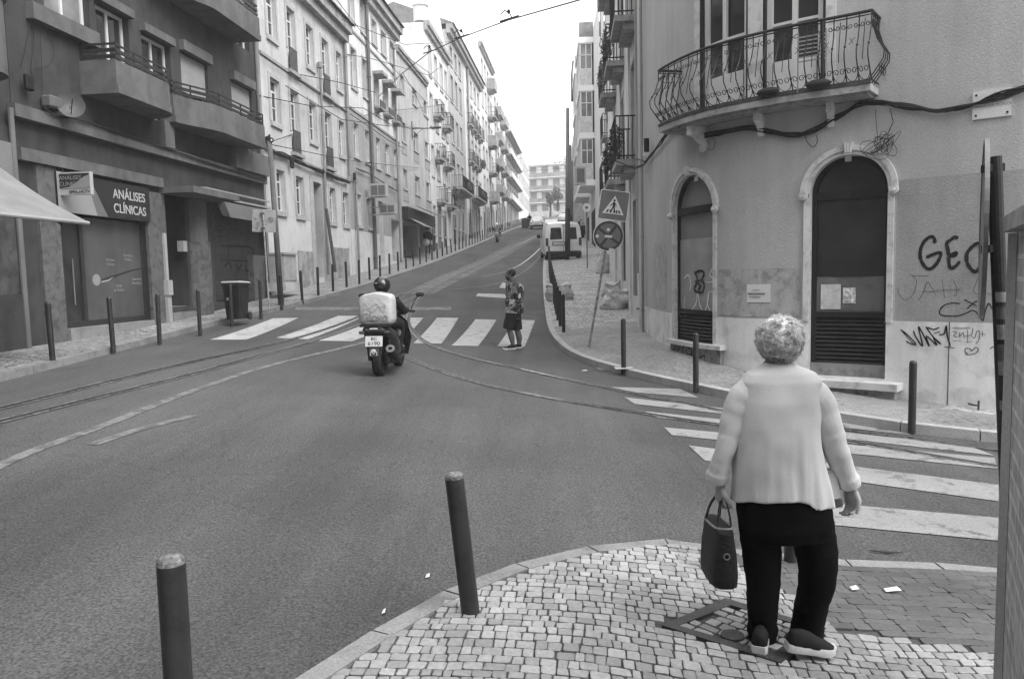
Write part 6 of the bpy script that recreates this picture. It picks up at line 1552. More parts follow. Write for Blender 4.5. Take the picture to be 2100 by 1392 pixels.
m=MB(); m.box((-.06,-.262,.56),(.16,.01,.07)); m.build('label_sticker',lite,wb,local=True); m=MB(); m.tube([(-.2,.33,.93),(.2,.33,.93)],.02,6); m.build('handle',bk,wb,local=True)
# electrical cabinet
p=FA.pix(600,580,.75); t_=thing('utility_cabinet','pale grey double cabinet standing against the nearest pale townhouse','cabinet',FA.P(p[0],1.55,.5)); a=FA.pix(583,560,.8)[0]; b=a+1.05
zc0,zc1=FA.pix(592,580,.8)[1],FA.pix(585,522,.8)[1]
m=MB(); FA.box(m,a,b,zc0,zc1,.32,.78); m.build('cabinet',gm('cabinet grey',.36,rough=.5,var=.1,dirt=.15),t_); m=MB(); FA.box(m,a+.03,a+.5,zc0+.08,zc1-.12,.783,.8);FA.box(m,a+.53,b-.03,zc0+.08,zc1-.12,.783,.8); m.build('door',gm('cabinet doors',.42,rough=.5,var=.1,dirt=.15),t_); m=MB(); FA.box(m,a-.03,b+.03,zc1+.002,zc1+.06,.3,.82); m.build('lid',MATS['cabinet grey'],t_); m=MB(); FA.box(m,a-.05,b+.05,zc0-.25,zc0-.002,.3,.84); m.build('footing',gm('cabinet base',.5,var=.2,dirt=.2),t_)
# rubble bags
sack=gm('woven sack',.55,rough=.9,var=.2,sc=6,fine=.15,fsc=90,bump=.8,bsc=14,dirt=.25); darks=gm('sack dark inside',.04)
def sackm(c,rx,ry,hh,seed,rot=0,slump=0.):
    rnd=random.Random(seed); m=MB(); rr_=[]; n=28; cx=Matrix.Rotation(rot,3,'Z')
    for j in range(13):
        t=j/12; s=1+.13*math.sin(math.pi*min(1,t*1.2))-.12*t*slump; sq=.35
        ring=[]
        for k in range(n):
            a=6.28318*k/n; ca,sa=math.cos(a),math.sin(a); e=abs(ca)**4+abs(sa)**4; q=(1/e)**(.25*(1-sq))
            d=1+.22*mn.noise(Vector((ca*1.6+seed,sa*1.6,t*2.2)))+.12*mn.noise(Vector((ca*4,sa*4+seed,t*6)))+.05*mn.noise(Vector((ca*11,sa*11+seed,t*14)))
            v=cx@Vector((ca*q*rx*s*d,sa*q*ry*s*d,0)); ring.append(Vector(c)+v+Vector((slump*.1*t,0,hh*t+hh*.32*mn.noise(Vector((ca*1.7,sa*1.7,seed)))*t*t)))
        rr_.append(ring)
    cc0=Vector(c)+Vector((0,0,hh*.93)); rr_.append([cc0.lerp(p,.85)+Vector((0,0,-.02)) for p in rr_[-1]]); rr_.append([cc0.lerp(p,.4)+Vector((0,0,.05*mn.noise(p*5))) for p in rr_[-2]])
    return m.rings(rr_)
for k,(x,y,w_,h_,Y_,lab,sl) in enumerate(((1147,616,50,32,None,'large square rubble sack standing among the right kerb bollards',0),(1240,560,32,44,None,'tall pair of tied rubble sacks against the wall farther up the right pavement',.3),(1268,634,66,38,None,'slumped rubble sack lying by the wall behind the leaning sign',.8),(1258,610,46,30,None,'smaller folded rubble sack behind the slumped one',.3))):
    p=gp(x,y,.13 if x<1200 else .3); W_=w_*p.y/1550/2; Hh=h_*p.y/1550
    o=sackm(p,W_,W_*.8,Hh,k*3+1,rot=.3*k,slump=sl).build('rubble_sack',sack,None,smooth=True); tag(o,lab,'sack')
    o2=None
    m=MB()
    for s in (-1,1): m.tube([p+Vector((s*W_*.8,-W_*.6,Hh*.95)),p+Vector((s*W_*.75,-W_*.9,Hh*1.0)),p+Vector((s*W_*.5,-W_*.95,Hh*.7))],.015,5)
    m.build('strap',MATS['woven sack'],o)
# overhead wires
def wire(pts,r,label,name='overhead_wire',cat='wire'):
    m=MB(); m.tube(pts,r,5); return tag(m.build(name,rub,None),label,cat)
def A(x,y,Y): return atY(x,y,Y)
wirem=rub
wire([A(1240,-14,17),A(1180,3,19),A(1042,42,23),A(945,78,28),A(880,108,33),A(826,150,38)],.02,'tram contact wire crossing the sky down to the left rooftops')
wire([A(826,150,38),A(800,175,36),A(775,200,34)],.018,'short lower end of the tram wire in front of the townhouses')
for (x,y,Y,lab) in ((1042,36,23,'wire hanger clamp on the tram wire, the rightmost'),(945,73,28,'wire hanger clamp on the tram wire, the middle one'),(880,104,33,'wire hanger clamp on the tram wire, the one over the mid grey house')):
    m=MB(); c=A(x,y,Y); m.tube([c+Vector((-.22,0,.08)),c+Vector((-.1,0,.2)),c+Vector((.05,0,.12)),c+Vector((.1,0,-.0))],.018,6); m.ell(c+Vector((.02,0,.16)),(.05,.05,.07),8,6); m.tube([c+Vector((-.25,0,-.12)),c+Vector((.32,0,.04))],.025,6); tag(m.build('wire_clamp',rub,None),lab,'wire clamp')
W=[(A(38,30,15),A(160,27,17),A(318,26,20),'black span wire crossing in front of the first balcony',.014),
   (A(318,26,20),A(395,50,22),A(478,64,23.4),'upper stay wire with pale insulators under the top balcony',.008),
   (A(318,26,20),A(400,70,21.5),A(472,108,23),'lower stay wire with pale insulators under the top balcony',.008)]
for a,b,c,lab,r in W: wire([a,a.lerp(b,.5)-Vector((0,0,.0)),b,b.lerp(c,.5),c],r,lab)
for (x,y,Y,lab) in ((366,34,21.4,'white porcelain insulator on the upper stay wire'),(342,35,20.6,'white porcelain insulator near the wire junction'),(471,107,23,'white porcelain insulator at the wall end of the lower stay wire')):
    m=MB(); m.ell(A(x,y,Y),(.06,.05,.05),10,6); tag(m.build('insulator',paper,None),lab,'insulator')
for pts,lab in (([(520,118,24),(600,150,27),(700,170,31),(770,190,35)],'thin wire slanting over the first floor of the pale townhouses'),([(538,70,25),(640,100,30),(760,120,36),(880,155,42),(900,140,44)],'thin wire sagging across the top floors of the pale townhouses'),([(530,196,24),(640,218,28),(745,222,33),(800,255,36),(850,266,40)],'thin wire crossing below the second floor of the pale townhouses'),([(585,176,26),(700,245,30),(790,258,35),(900,265,48)],'thin feeder wire reaching the street lamp arm'),([(825,110,38),(880,150,41),(930,210,48)],'thin wire hanging beside the ornate house')):
    wire([A(*q) for q in pts],.015,lab)
sl=thing('street_lamp','thin horizontal lamp arm reaching from the mid grey house','street lamp',FA.P(45,9.8))
m=MB(); a_=FA.pix(845,264,.1); p1=FA.P(a_[0],a_[1],.1); m.tube([p1,A(893,263,p1.y+1)],.035,6); m.tube([p1-Vector((0,0,.6)),p1+Vector((0,0,.4))],.03,6); m.tube([p1-Vector((0,0,.5)),A(868,264,p1.y+.4)],.015,5); m.build('arm',dkmetal,sl); m=MB(); m.bbox(A(893,262,p1.y+1),(.7,.2,.1),.03); m.build('lamp_head',dkmetal,sl)

rw_=random.Random(5)
for k,(pts,lab) in enumerate((([(160,27,17),(330,150,21),(548,292,23.5)],'thin sagging phone wire from the first balcony to the wooden pole'),
 ([(553,292,23.6),(640,262,30),(770,232,37),(905,216,55)],'phone wire from the wooden pole towards the ornate house'),
 ([(553,296,23.6),(720,330,33),(860,345,47)],'lower phone wire from the wooden pole to the mid grey house'),
 ([(690,0,30),(760,90,36),(830,165,43),(900,235,56)],'steep thin wire dropping past the rooftops of the tall townhouses'),
 ([(826,150,38),(850,190,41),(868,230,44)],'short hanging wire below the tram wire end'),
 ([(700,40,31),(830,92,38),(945,85,50)],'thin guy wire meeting the tram wire above the ornate house'),
 ([(1240,318,17),(1262,330,16.8),(1300,345,16.2),(1318,338,15.6)],'black cable sagging between the right iron balconies and the corner pipe'),
 ([(970,300,70),(1040,330,95),(1160,310,62)],'far tram span wire high across the street at the second pole'),
 ([(985,340,80),(1060,352,100),(1164,345,62)],'lower far tram span wire across the street'))):
    wire([A(*q) for q in pts],.014,lab)
# ================= VEHICLES =================
vwhite=gm('white car paint',.85,rough=.25,var=.04,sc=2,fine=.02,coat=.4,dirt=.08); vsil=gm('silver car paint',.45,rough=.25,var=.04,fine=.02,coat=.4); vdark=gm('dark car paint',.04,rough=.25,var=.05,fine=.02,coat=.4)
tyre=gm('tyre rubber',.02,rough=.85,var=.2,sc=10,fine=.2); bump_=gm('bumper plastic',.03,rough=.6,var=.15,fine=.1); carglass=gm('car glass',.03,rough=.06,var=.3,sc=2,fine=0,spec=.9); lamp=gm('lamp lens',.07,rough=.2,var=.2,sc=20,fine=.1); plate_m=gm('number plate',.62,rough=.4,var=.03,fine=.02); chrome=gm('chrome',.6,rough=.2,var=.1,fine=0,metal=1.)
def sect(y,w0,w1,w2,z0,z1,z2):
    """car cross-section ring: sill width w0 at z0, belt width w1 at z1, roof width w2 at z2"""
    h=[(w0*.9,z0),(w0,z0+.06),(w1,z0+(z1-z0)*.55),(w1,z1),(w2+(w1-w2)*.25,z1+(z2-z1)*.75),(w2*.93,z2-.03),(w2*.6,z2)]
    pts=[Vector((x,y,z)) for x,z in h]+[Vector((-x,y,z)) for x,z in reversed(h)]
    return pts
def wheel(root,x,y,r=.3,w=.18,local=True):
    m=MB(); m.disc((x,y,r),(1,0,0),r*.62,r,w,26); wh=m.build('wheel',tyre,root,local=True); m=MB(); m.disc((x+(.03 if x>0 else -.03),y,r),(1,0,0),0,r*.64,w*.7,20); m.build('rim',chrome,wh,local=True)
def van():
    t=thing('parked_van','white small panel van parked at the right kerb with twin rear doors','van',(0,0,0))
    m=MB(); S=[sect(0,.80,.82,.70,.32,1.0,1.72),sect(.05,.82,.84,.74,.30,1.02,1.79),sect(.5,.83,.85,.75,.28,1.03,1.83),sect(2.2,.83,.85,.75,.28,1.02,1.84),sect(2.55,.83,.85,.72,.28,1.0,1.72),sect(3.2,.83,.85,.66,.28,.98,1.12),sect(3.9,.80,.8,.62,.3,.78,.9),sect(4.15,.72,.74,.6,.35,.6,.66)]
    m.rings(S); b=m.build('body',vwhite,t,local=True); autosmooth(b,35)
    for s in (-1,1):
        q=[(.07,1.08),(.62,1.06),(.58,1.60),(.12,1.62)]; m=MB(); P=[Vector((s*x,-.012-.0 ,z)) for x,z in q]; P2=[p+Vector((0,.03,0)) for p in P]
        for p,pp in zip(P,P2):
            k=(p.z-1.0)*.02; p.y+=k
        m.rings([P,P2]); m.build('rear_window',carglass,t,local=True)
        m=MB(); m.bbox((s*.765,-.01,.95),(.12,.08,.36),.02); m.build('tail_light',lamp,t,local=True)
        m=MB(); q=[(.35,1.12),(2.0,1.1),(2.0,1.55),(.45,1.6)]; m.rings([[Vector((s*(.80-.1*(z-1.1)),y,z)) for y,z in q],[Vector((s*(.78-.1*(z-1.1)),y,z)) for y,z in q]]); 
        q=[(2.15,1.08),(3.0,1.05),(2.5,1.55),(2.15,1.58)]; m2=MB(); m2.rings([[Vector((s*(.865-.17*(z-1.0)),y,z)) for y,z in q],[Vector((s*.74,y,z)) for y,z in q]]); m2.build('side_window',carglass,t,local=True)
        m=MB(); m.bbox((s*.97,2.75,1.12),(.16,.08,.18),.03); m.tube([(s*.84,2.8,1.08),(s*.93,2.77,1.1)],.025,6); m.build('wing_mirror',bump_,t,local=True)
    m=MB(); m.bbox((0,-.04,.40),(1.64,.16,.26),.04); m.build('rear_bumper',bump_,t,local=True)
    m=MB(); m.box((-.22,-.022,.88),(.62,.03,.17)); m.build('plate_recess',gm('plate recess',.25,rough=.5),t,local=True)
    m=MB(); m.box((-.22,-.04,.88),(.5,.01,.11)); pl_=m.build('number_plate',plate_m,t,local=True)
    m=MB(); m.bbox((.13,-.02,.9),(.10,.03,.17),.01); m.build('door_handle',bump_,t,local=True)
    m=MB(); m.box((0,-.012,1.05),(.015,.012,1.3)); m.build('door_seam',bump_,t,local=True)
    m=MB(); m.box((0,.0,1.70),(.14,.04,.03)); m.build('brake_lamp',lamp,t,local=True)
    for x in (-.74,.74):
        for y in (.65,3.3): wheel(t,x,y,.31)
    m=MB(); m.box((0,1.9,.30),(1.45,3.6,.2)); m.build('underbody',bump_,t,local=True)
    return t
v=van(); p=gp(1118,540,.0); q=gp(1158,537,.0); 
v.location=(gp(1156,538).x,gp(1156,538).y,gp(1156,538).z-.01); v.rotation_euler=(math.atan(.09),0,R(-3)); v.scale=(1.16,1.16,1.16)
v.rotation_euler=(math.atan(.085),0,R(1.5))
def car(label,paint_,roofbars=False,tail=True):
    t=thing('parked_car' if tail else 'car',label,'car',(0,0,0)); m=MB()
    m.rings([sect(0,.74,.78,.62,.35,.72,.95),sect(.12,.8,.83,.62,.28,.85,1.0),sect(.35,.83,.85,.60,.25,.9,1.28),sect(.8,.84,.86,.62,.25,.9,1.44),sect(1.9,.84,.86,.62,.25,.9,1.46),sect(2.5,.84,.86,.6,.25,.9,1.3),sect(3.1,.84,.85,.6,.25,.86,.93),sect(3.9,.8,.8,.6,.3,.7,.76),sect(4.1,.7,.72,.55,.36,.55,.6)]); b=m.build('body',paint_,t,local=True); autosmooth(b,35)
    m=MB(); q=[(-.58,.95,.1),(.58,.95,.1),(.48,1.34,.48),(-.48,1.34,.48)]; m.rings([[Vector((x,y-.03,z)) for x,z,y in q],[Vector((x,y+.2,z)) for x,z,y in q]]); m.build('rear_window',carglass,t,local=True)
    for s in (-1,1):
        m=MB(); m.bbox((s*.68,.04,.78),(.2,.1,.14),.02); m.build('tail_light',lamp,t,local=True)
        m=MB(); q=[(.55,.95),(2.7,.95),(2.3,1.32),(.9,1.36)]; m.rings([[Vector((s*(.865-.42*(z-.9)),y,z)) for y,z in q],[Vector((s*.6,y,z)) for y,z in q]]); m.build('side_window',carglass,t,local=True)
    m=MB(); m.bbox((0,-.02,.42),(1.6,.14,.2),.04); m.build('bumper',bump_,t,local=True); m=MB(); m.box((0,-.01,.66),(.5,.06,.11)); m.build('number_plate',plate_m,t,local=True)
    for x in (-.74,.74):
        for y in (.65,3.2): wheel(t,x,y,.3)
    if roofbars:
        m=MB()
        for x in (-.5,-.25,0,.25,.5): m.tube([(x,.9,1.62),(x,2.1,1.62)],.02,5)
        for y in (1.0,1.9): m.tube([(-.6,y,1.55),(.6,y,1.55)],.02,5); m.tube([(-.58,y,1.44),(-.58,y,1.56)],.015,5); m.tube([(.58,y,1.44),(.58,y,1.56)],.015,5)
        m.build('roof_rack',bump_,t,local=True)
    return t
def place(t,px,py,rz,sc=1.,pitch=.085):
    p=gp(px,py); t.location=p; t.rotation_euler=(math.atan(pitch),0,R(rz)); t.scale=(sc,)*3
c1=car('small pale hatchback driving up the hill in the middle distance',vwhite,tail=False); place(c1,1101,470,-4)
c2=car('car with a roof rack parked beyond the white van',vsil,True); place(c2,1156,459,-3,1.05)
# ---- scooter (local: +y forward) ----
blackp=gm('glossy black scooter plastic',.015,rough=.25,var=.2,sc=6,fine=.1,coat=.3,spec=.6); seatm=gm('scooter seat vinyl',.02,rough=.6,var=.2,fine=.1); alum=gm('cast aluminium',.35,rough=.35,var=.2,fine=.1,metal=.7)
def scooter(label,paint_,detail=True,cat='scooter'):
    t=thing('scooter',label,cat,(0,0,0))
    for y,r,w in ((0,.25,.13),(1.3,.25,.11)):
        m=MB(); rr=[]; n=26
        for (q,x) in ((r*.62,-w*.4),(r*.9,-w*.5),(r*.985,-w*.32),(r,0),(r*.985,w*.32),(r*.9,w*.5),(r*.62,w*.4)): rr.append([Vector((x,y+q*math.cos(6.28318*k/n),r+q*math.sin(6.28318*k/n))) for k in range(n)])
        m.rings(rr,cap=False); m.disc((0,y,r),(1,0,0),r*.0,r*.63,w*.7,18); m.build('wheel',tyre,t,local=True)
    def el(y,z,rx,rz_,n=14,p=2.6):
        return [Vector((rx*math.copysign(abs(math.cos(6.28318*k/n))**(2/p),math.cos(6.28318*k/n)),y,z+rz_*math.copysign(abs(math.sin(6.28318*k/n))**(2/p),math.sin(6.28318*k/n)))) for k in range(n)]
    m=MB(); m.rings([el(-.30,.80,.09,.05),el(-.24,.77,.17,.09),el(-.05,.71,.20,.15),el(.15,.62,.22,.22),el(.35,.54,.22,.25),el(.5,.42,.21,.18),el(.6,.34,.17,.08)]); b=m.build('tail_body',paint_,t,local=True); autosmooth(b,50)
    m=MB(); m.rings([el(.45,.28,.17,.06),el(.7,.26,.20,.06),el(.95,.27,.18,.07),el(1.05,.36,.16,.12)]); b=m.build('floorboard',paint_,t,local=True); autosmooth(b,50)
    m=MB(); m.rings([[Vector((x,y-.18*(z-.3)+ (abs(x)*-.25),z)) for x,z in q] for q,y in (([(-.2,.25),(.2,.25),(.27,.55),(.22,.85),(.1,.98),(-.1,.98),(-.22,.85),(-.27,.55)],1.12),([(-.17,.3),(.17,.3),(.22,.55),(.18,.82),(.08,.95),(-.08,.95),(-.18,.82),(-.22,.55)],1.26))]); b=m.build('front_shield',paint_,t,local=True)
    m=MB(); m.rings([el(1.18,.5,.06,.05,10),el(1.3,.54,.09,.04,10),el(1.45,.48,.08,.03,10),el(1.55,.36,.05,.03,10)]); m.build('front_fender',paint_,t,local=True)
    m=MB(); m.rings([el(-.18,.87,.1,.03),el(-.05,.88,.15,.045),el(.2,.84,.16,.05),el(.45,.78,.15,.05),el(.62,.76,.08,.03)]); b=m.build('seat',seatm,t,local=True); autosmooth(b,60)
    m=MB(); m.tube([(-.34,.93,1.02),(-.2,1.0,1.03),(0,1.02,1.0),(.2,1.0,1.03),(.34,.93,1.02)],.02,8); m.tube([(0,1.02,1.),(0,1.18,.75),(0,1.3,.25)],.04,8); m.build('handlebar',bump_,t,local=True)
    for s in (-1,1):
        m=MB(); m.tube([(s*.26,.98,1.03),(s*.34,.96,1.2),(s*.40,.95,1.28)],.008,5); m.ell((s*.43,.94,1.31),(.07,.02,.045),10,6); m.build('mirror',bump_,t,local=True)
    m=MB(); m.rings([[Vector((x*w_,1.16-.1*k,.95+.16*k)) for x in (-1,-.5,0,.5,1)]+[Vector((x*w_,1.175-.1*k,.95+.16*k)) for x in (1,.5,0,-.5,-1)] for k,w_ in enumerate((.16,.15,.1))]); m.build('windscreen',carglass,t,local=True)
    m=MB(); m.tube([(-.16,-.12,.9),(-.17,-.28,.93),(0,-.32,.94),(.17,-.28,.93),(.16,-.12,.9)],.016,6); m.build('grab_rail',alum,t,local=True)
    if detail:
        m=MB(); m.bbox((0,-.285,.78),(.26,.04,.06),.015); tl=m.build('tail_light',lamp,t,local=True); m=MB(); m.bbox((0,-.31,.80),(.11,.02,.025),.006); m.build('lit_strip',plate_m,tl,local=True)
        Mx=Matrix.Rotation(R(-14),3,'X'); m=MB(); m.rings([[Vector((-.07,-.24,.72)),Vector((.07,-.24,.72)),Vector((.06,-.36,.36)),Vector((-.06,-.36,.36))],[Vector((-.07,-.22,.72)),Vector((.07,-.22,.72)),Vector((.06,-.34,.36)),Vector((-.06,-.34,.36))]]); fm_=m.build('rear_mudguard',gm('mudguard',.08,rough=.5),t,local=True)
        m=MB(); m.box((0,-.315,.60),(.235,.006,.17),Mx); np_=m.build('number_plate',plate_m,t,local=True)
        c=Vector((0,-.315,.60)); up=Mx@Vector((0,0,1)); n_=Mx@Vector((0,-1,0))
        text('BC','lettering',ink,np_,c+up*.038+n_*.005,(1,0,0),up,.07,ext=.001,bold=.001,local=True); text('6190','lettering',ink,np_,c-up*.04+n_*.005,(1,0,0),up,.085,ext=.001,bold=.001,local=True)
        m=MB(); m.tube([(-.045,-.37,.38),(-.04,-.372,.44),(0,-.37,.40),(.04,-.372,.44),(.045,-.37,.38)],.006,5); m.ell((0,-.365,.45),(.035,.01,.03),8,6); m.build('mudguard_badge',plate_m,t,local=True)
        m=MB(); m.tube([(.15,.55,.22),(.19,.3,.25),(.2,.05,.32),(.2,-.2,.46)],[.03,.05,.065,.062],14); ex=m.build('exhaust',bump_,t,local=True); m=MB(); m.disc((.2,-.215,.47),(0,-1,.35),.028,.062,.03,20); m.build('exhaust_tip',alum,ex,local=True)
        m=MB(); m.bbox((.11,.15,.3),(.1,.5,.2),.04); m.tube([(.13,0,.25),(.14,.3,.22)],.05,8); m.build('engine_case',bump_,t,local=True)
        for s in (-1,1): m=MB(); m.tube([(s*.14,.02,.25),(s*.15,-.05,.62)],.025,8); m.build('shock_absorber',bump_,t,local=True)
        for s in (-1,1): m=MB(); m.ell((s*.17,-.27,.74),(.05,.04,.03),8,6); m.build('indicator',lamp,t,local=True)
    return t
sp=gp(780,770); SC_H=R(-5)
scoot=scooter('black delivery scooter with number plate and round exhaust crossing the junction',blackp); scoot.location=sp; scoot.rotation_euler=(0,R(0),SC_H); scoot.scale=(1.13,.94,.94)
SM=Matrix.Translation(sp)@Matrix.Rotation(SC_H,4,'Z')@Matrix.Scale(.94,4)
s2=scooter('pale scooter ridden away up the left side of the road',vwhite,False); p=gp(1019,497); s2.location=p; s2.rotation_euler=(.08,0,R(-4))
for k,(px,py,rz,lab) in enumerate(((1195,489,-25,'dark motorbike parked nearest on the right pavement past the van'),(1190,476,-30,'dark motorbike parked second in line on the right pavement past the van'),(1186,467,-20,'dark motorbike parked farthest on the right pavement past the van'))):
    s3=scooter(lab,blackp,False,'motorbike'); p=gp(px,py,.2); s3.location=p; s3.rotation_euler=(.08,0,R(rz)); s3.scale=(1.15,)*3
    s3['group']='motorbikes parked on the right pavement'
# ================= FIGURES =================
skin=gm('skin light',.36,rough=.55,var=.06,sc=8,fine=.05); skin_d=gm('skin dark',.14,rough=.5,var=.1,sc=8,fine=.05)
def pill(m,pts,rs,n=14,flat=None):
    """closed capsule chain with rounded ends"""
    P=[Vector(p) for p in pts]; d0=(P[0]-P[1]).normalized(); d1=(P[-1]-P[-2]).normalized(); r0_,r1_=rs[0],rs[-1]
    Q=[P[0]+d0*r0_*.92,P[0]+d0*r0_*.6]+P+[P[-1]+d1*r1_*.6,P[-1]+d1*r1_*.92]; Rr_=[r0_*.35,r0_*.8]+list(rs)+[r1_*.8,r1_*.35]
    m.tube(Q,Rr_,n)
def remesh(m,name,mat,parent,vox,smooth=6,local=True,label=None,fac=.5,disp=None):
    me=bpy.data.meshes.new(name+'_raw'); me.from_pydata([tuple(v) for v in m.v],[],m.f); me.update()
    o=bpy.data.objects.new(name+'_raw',me); COL.objects.link(o)
    r=o.modifiers.new('r','REMESH'); r.mode='VOXEL'; r.voxel_size=vox; r.use_smooth_shade=True
    if smooth: s=o.modifiers.new('s','SMOOTH'); s.iterations=smooth; s.factor=fac
    dg=bpy.context.evaluated_depsgraph_get(); me2=bpy.data.meshes.new_from_object(o.evaluated_get(dg)); bpy.data.objects.remove(o)
    me2.name=name; off=Vector((0,0,0)) if local or parent is None else parent.location
    for v in me2.vertices:
        p=v.co.copy()
        if disp: p=p+disp(p)
        v.co=p-off
    me2.materials.clear(); me2.materials.append(mat); me2.polygons.foreach_set('use_smooth',[True]*len(me2.polygons))
    ob=bpy.data.objects.new(name,me2); COL.objects.link(ob); ob.parent=parent; return ob
def hand(m,w,fwd,side,back,L=.175,curl=.9,thumb=1,r=.009,spread=.3):
    """w wrist, fwd finger direction, side across the palm, back = back-of-hand normal"""
    w=Vector(w);f=Vector(fwd).normalized();s=Vector(side).normalized();b=Vector(back).normalized()
    pl=L*.5
    for k,t in enumerate((-1,-.35,.3,.95)):
        q0=w+s*t*.022; q1=w+f*pl+s*t*.030+b*(.004 if k in(1,2) else 0)
        pill(m,[q0,q0.lerp(q1,.5),q1],[.016,.0165,.0125],10)
        l=L*(.44,.5,.47,.37)[k]; p=q1; a=0
        d=(f+s*t*.08*spread).normalized()
        pts=[q1]
        for j,fr in enumerate((.45,.32,.23)):
            a=curl*(j+.6+.12*k)*.55; dd=(d*math.cos(a)-b*math.sin(a)).normalized(); p=p+dd*l*fr; pts.append(p)
        pill(m,pts,[r*1.1,r*1.02,r*.92,r*.8],8)
    a0=w+f*.02-s*.03*thumb*1.0; a1=a0+(f*.6-s*thumb*.7-b*.3).normalized()*.04; a2=a1+(f*.85-s*thumb*.25-b*.5).normalized()*.032; a3=a2+(f*.9+s*thumb*.05-b*.5).normalized()*.025
    pill(m,[a0,a1,a2,a3],[.016,.0125,.0105,.0085],8)
def head(m,c,fwd,up=(0,0,1),s=1.,chin=True):
    """head with brow, nose, lips, chin, ears; c = centre, s scale (1 = 0.22 m tall)"""
    f=Vector(fwd).normalized();u=Vector(up).normalized();r=f.cross(u).normalized();u=r.cross(f); M_=Matrix((r,f,u)).transposed(); c=Vector(c)
    E=lambda p,rad: m.ell(c+M_@(Vector(p)*s),[q*s for q in rad],16,10,M_)
    E((0,-.012,.03),(.074,.092,.083)); E((0,.03,-.045),(.056,.062,.068)); E((0,.062,-.085),(.026,.022,.02)); E((0,.078,.025),(.055,.02,.012)) 
    pill(m,[c+M_@(Vector(q)*s) for q in ((0,.085,.015),(0,.105,-.018),(0,.106,-.026))],[.009*s,.012*s,.013*s],8)
    for sx in (-1,1):
        E((sx*.034,.066,-.02),(.02,.018,.018)); E((sx*.014,.094,-.03),(.009,.01,.007)); E((sx*.077,-.01,-.008),(.009,.02,.032))
    E((0,.088,-.052),(.024,.01,.006)); E((0,.086,-.062),(.021,.01,.007))
def eyes(c,fwd,root,s=1.,up=(0,0,1)):
    f=Vector(fwd).normalized();u=Vector(up);r=f.cross(u).normalized(); M_=Matrix((r,f,u)).transposed(); c=Vector(c)
    for sx in (-1,1):
        m=MB(); m.ell(c+M_@Vector((sx*.031,.081,.002))*s,(.0115*s,.011*s,.009*s),10,8,M_); e=m.build('eye',gm('eye white',.6,rough=.2,fine=0,var=0),root); m=MB(); m.ell(c+M_@Vector((sx*.031,.089,.002))*s,(.005*s,.004*s,.005*s),8,6,M_); m.build('iris',ink,e)
def ringel(c,rx,ry,n=36,rot=0,fold=0,k1=9,ph=0,tilt=None,p=2.3):
    out=[]
    for k in range(n):
        a=6.283185*k/n; ca,sa=math.cos(a),math.sin(a)
        x=rx*math.copysign(abs(ca)**(2/p),ca); y=ry*math.copysign(abs(sa)**(2/p),sa)
        d=1+fold*(math.sin(k1*a+ph)+.5*math.sin(k1*1.7*a+2*ph))
        v=Vector((x*d,y*d,0)); 
        if tilt: v.z=tilt(a)
        v=Matrix.Rotation(rot,3,'Z')@v; out.append(Vector(c)+v)
    return out
# ---------- walking woman ----------
YW=3.50
def W(x,y,dy=0.): return atY(x,y,YW+dy)
gz=h(1.2,3.45)+.062
wroot=thing('person','elderly person with curly white hair in pale cardigan and black trousers, carrying a dark handbag','person',(1.28,YW,gz))
wool=gm('pale knit wool',.60,rough=.95,var=.05,sc=3,fine=.05,fsc=220,bump=.12,bsc=220,spec=.1)
nt_=wool.node_tree
blkw=gm('black trouser cloth',.006,rough=.95,var=.1,sc=5,fine=.1,fsc=150,spec=.1)
hd=Vector(W(1600,697)); hf=Vector((.80,.58,-.10)).normalized()
LS,LE,LW=W(1530,800),W(1487,905,-.02),W(1477,985,.02)
RS_,RE,RW_=W(1664,800),W(1715,905,-.03),W(1744,993,.0)
m=MB()
head(m,hd+Vector((0,.01,-.01)),hf,s=.97)
pill(m,[W(1597,800,.0),W(1598,760),W(1600,735),W(1600,715,.01)],[.075,.058,.053,.05])
m.rings([ringel(W(1598,y),rx,ry) for y,rx,ry in ((775,.11,.07),(800,.16,.09),(870,.165,.105),(950,.17,.115),(1010,.17,.115))])
pill(m,[LS+Vector((.03,0,-.03)),LE+Vector((.022,0,0)),LW],[.04,.033,.025]); pill(m,[RS_+Vector((-.03,0,-.03)),RE,RW_],[.04,.036,.026])
hL0=W(1478,992,.02); hand(m,hL0,(-.05,.25,-1),(0,1,.1),(-1,0,0),curl=1.5,thumb=1,L=.165)
hR0=W(1744,1000,.0); hand(m,hR0,(.12,.0,-1),(.35,-.9,0),(.9,.35,.1),curl=1.25,thumb=-1,L=.165)
for (a,b,c_) in ((W(1562,1060),W(1563,1170),W(1562,1300)),(W(1655,1060),W(1680,1160,-.02),W(1655,1305))): pill(m,[a,b,c_],[.09,.06,.042])
body_=remesh(m,'body',skin,wroot,.0052,3,local=False)
eyes(hd+Vector((0,.01,-.01)),hf,body_,.97)
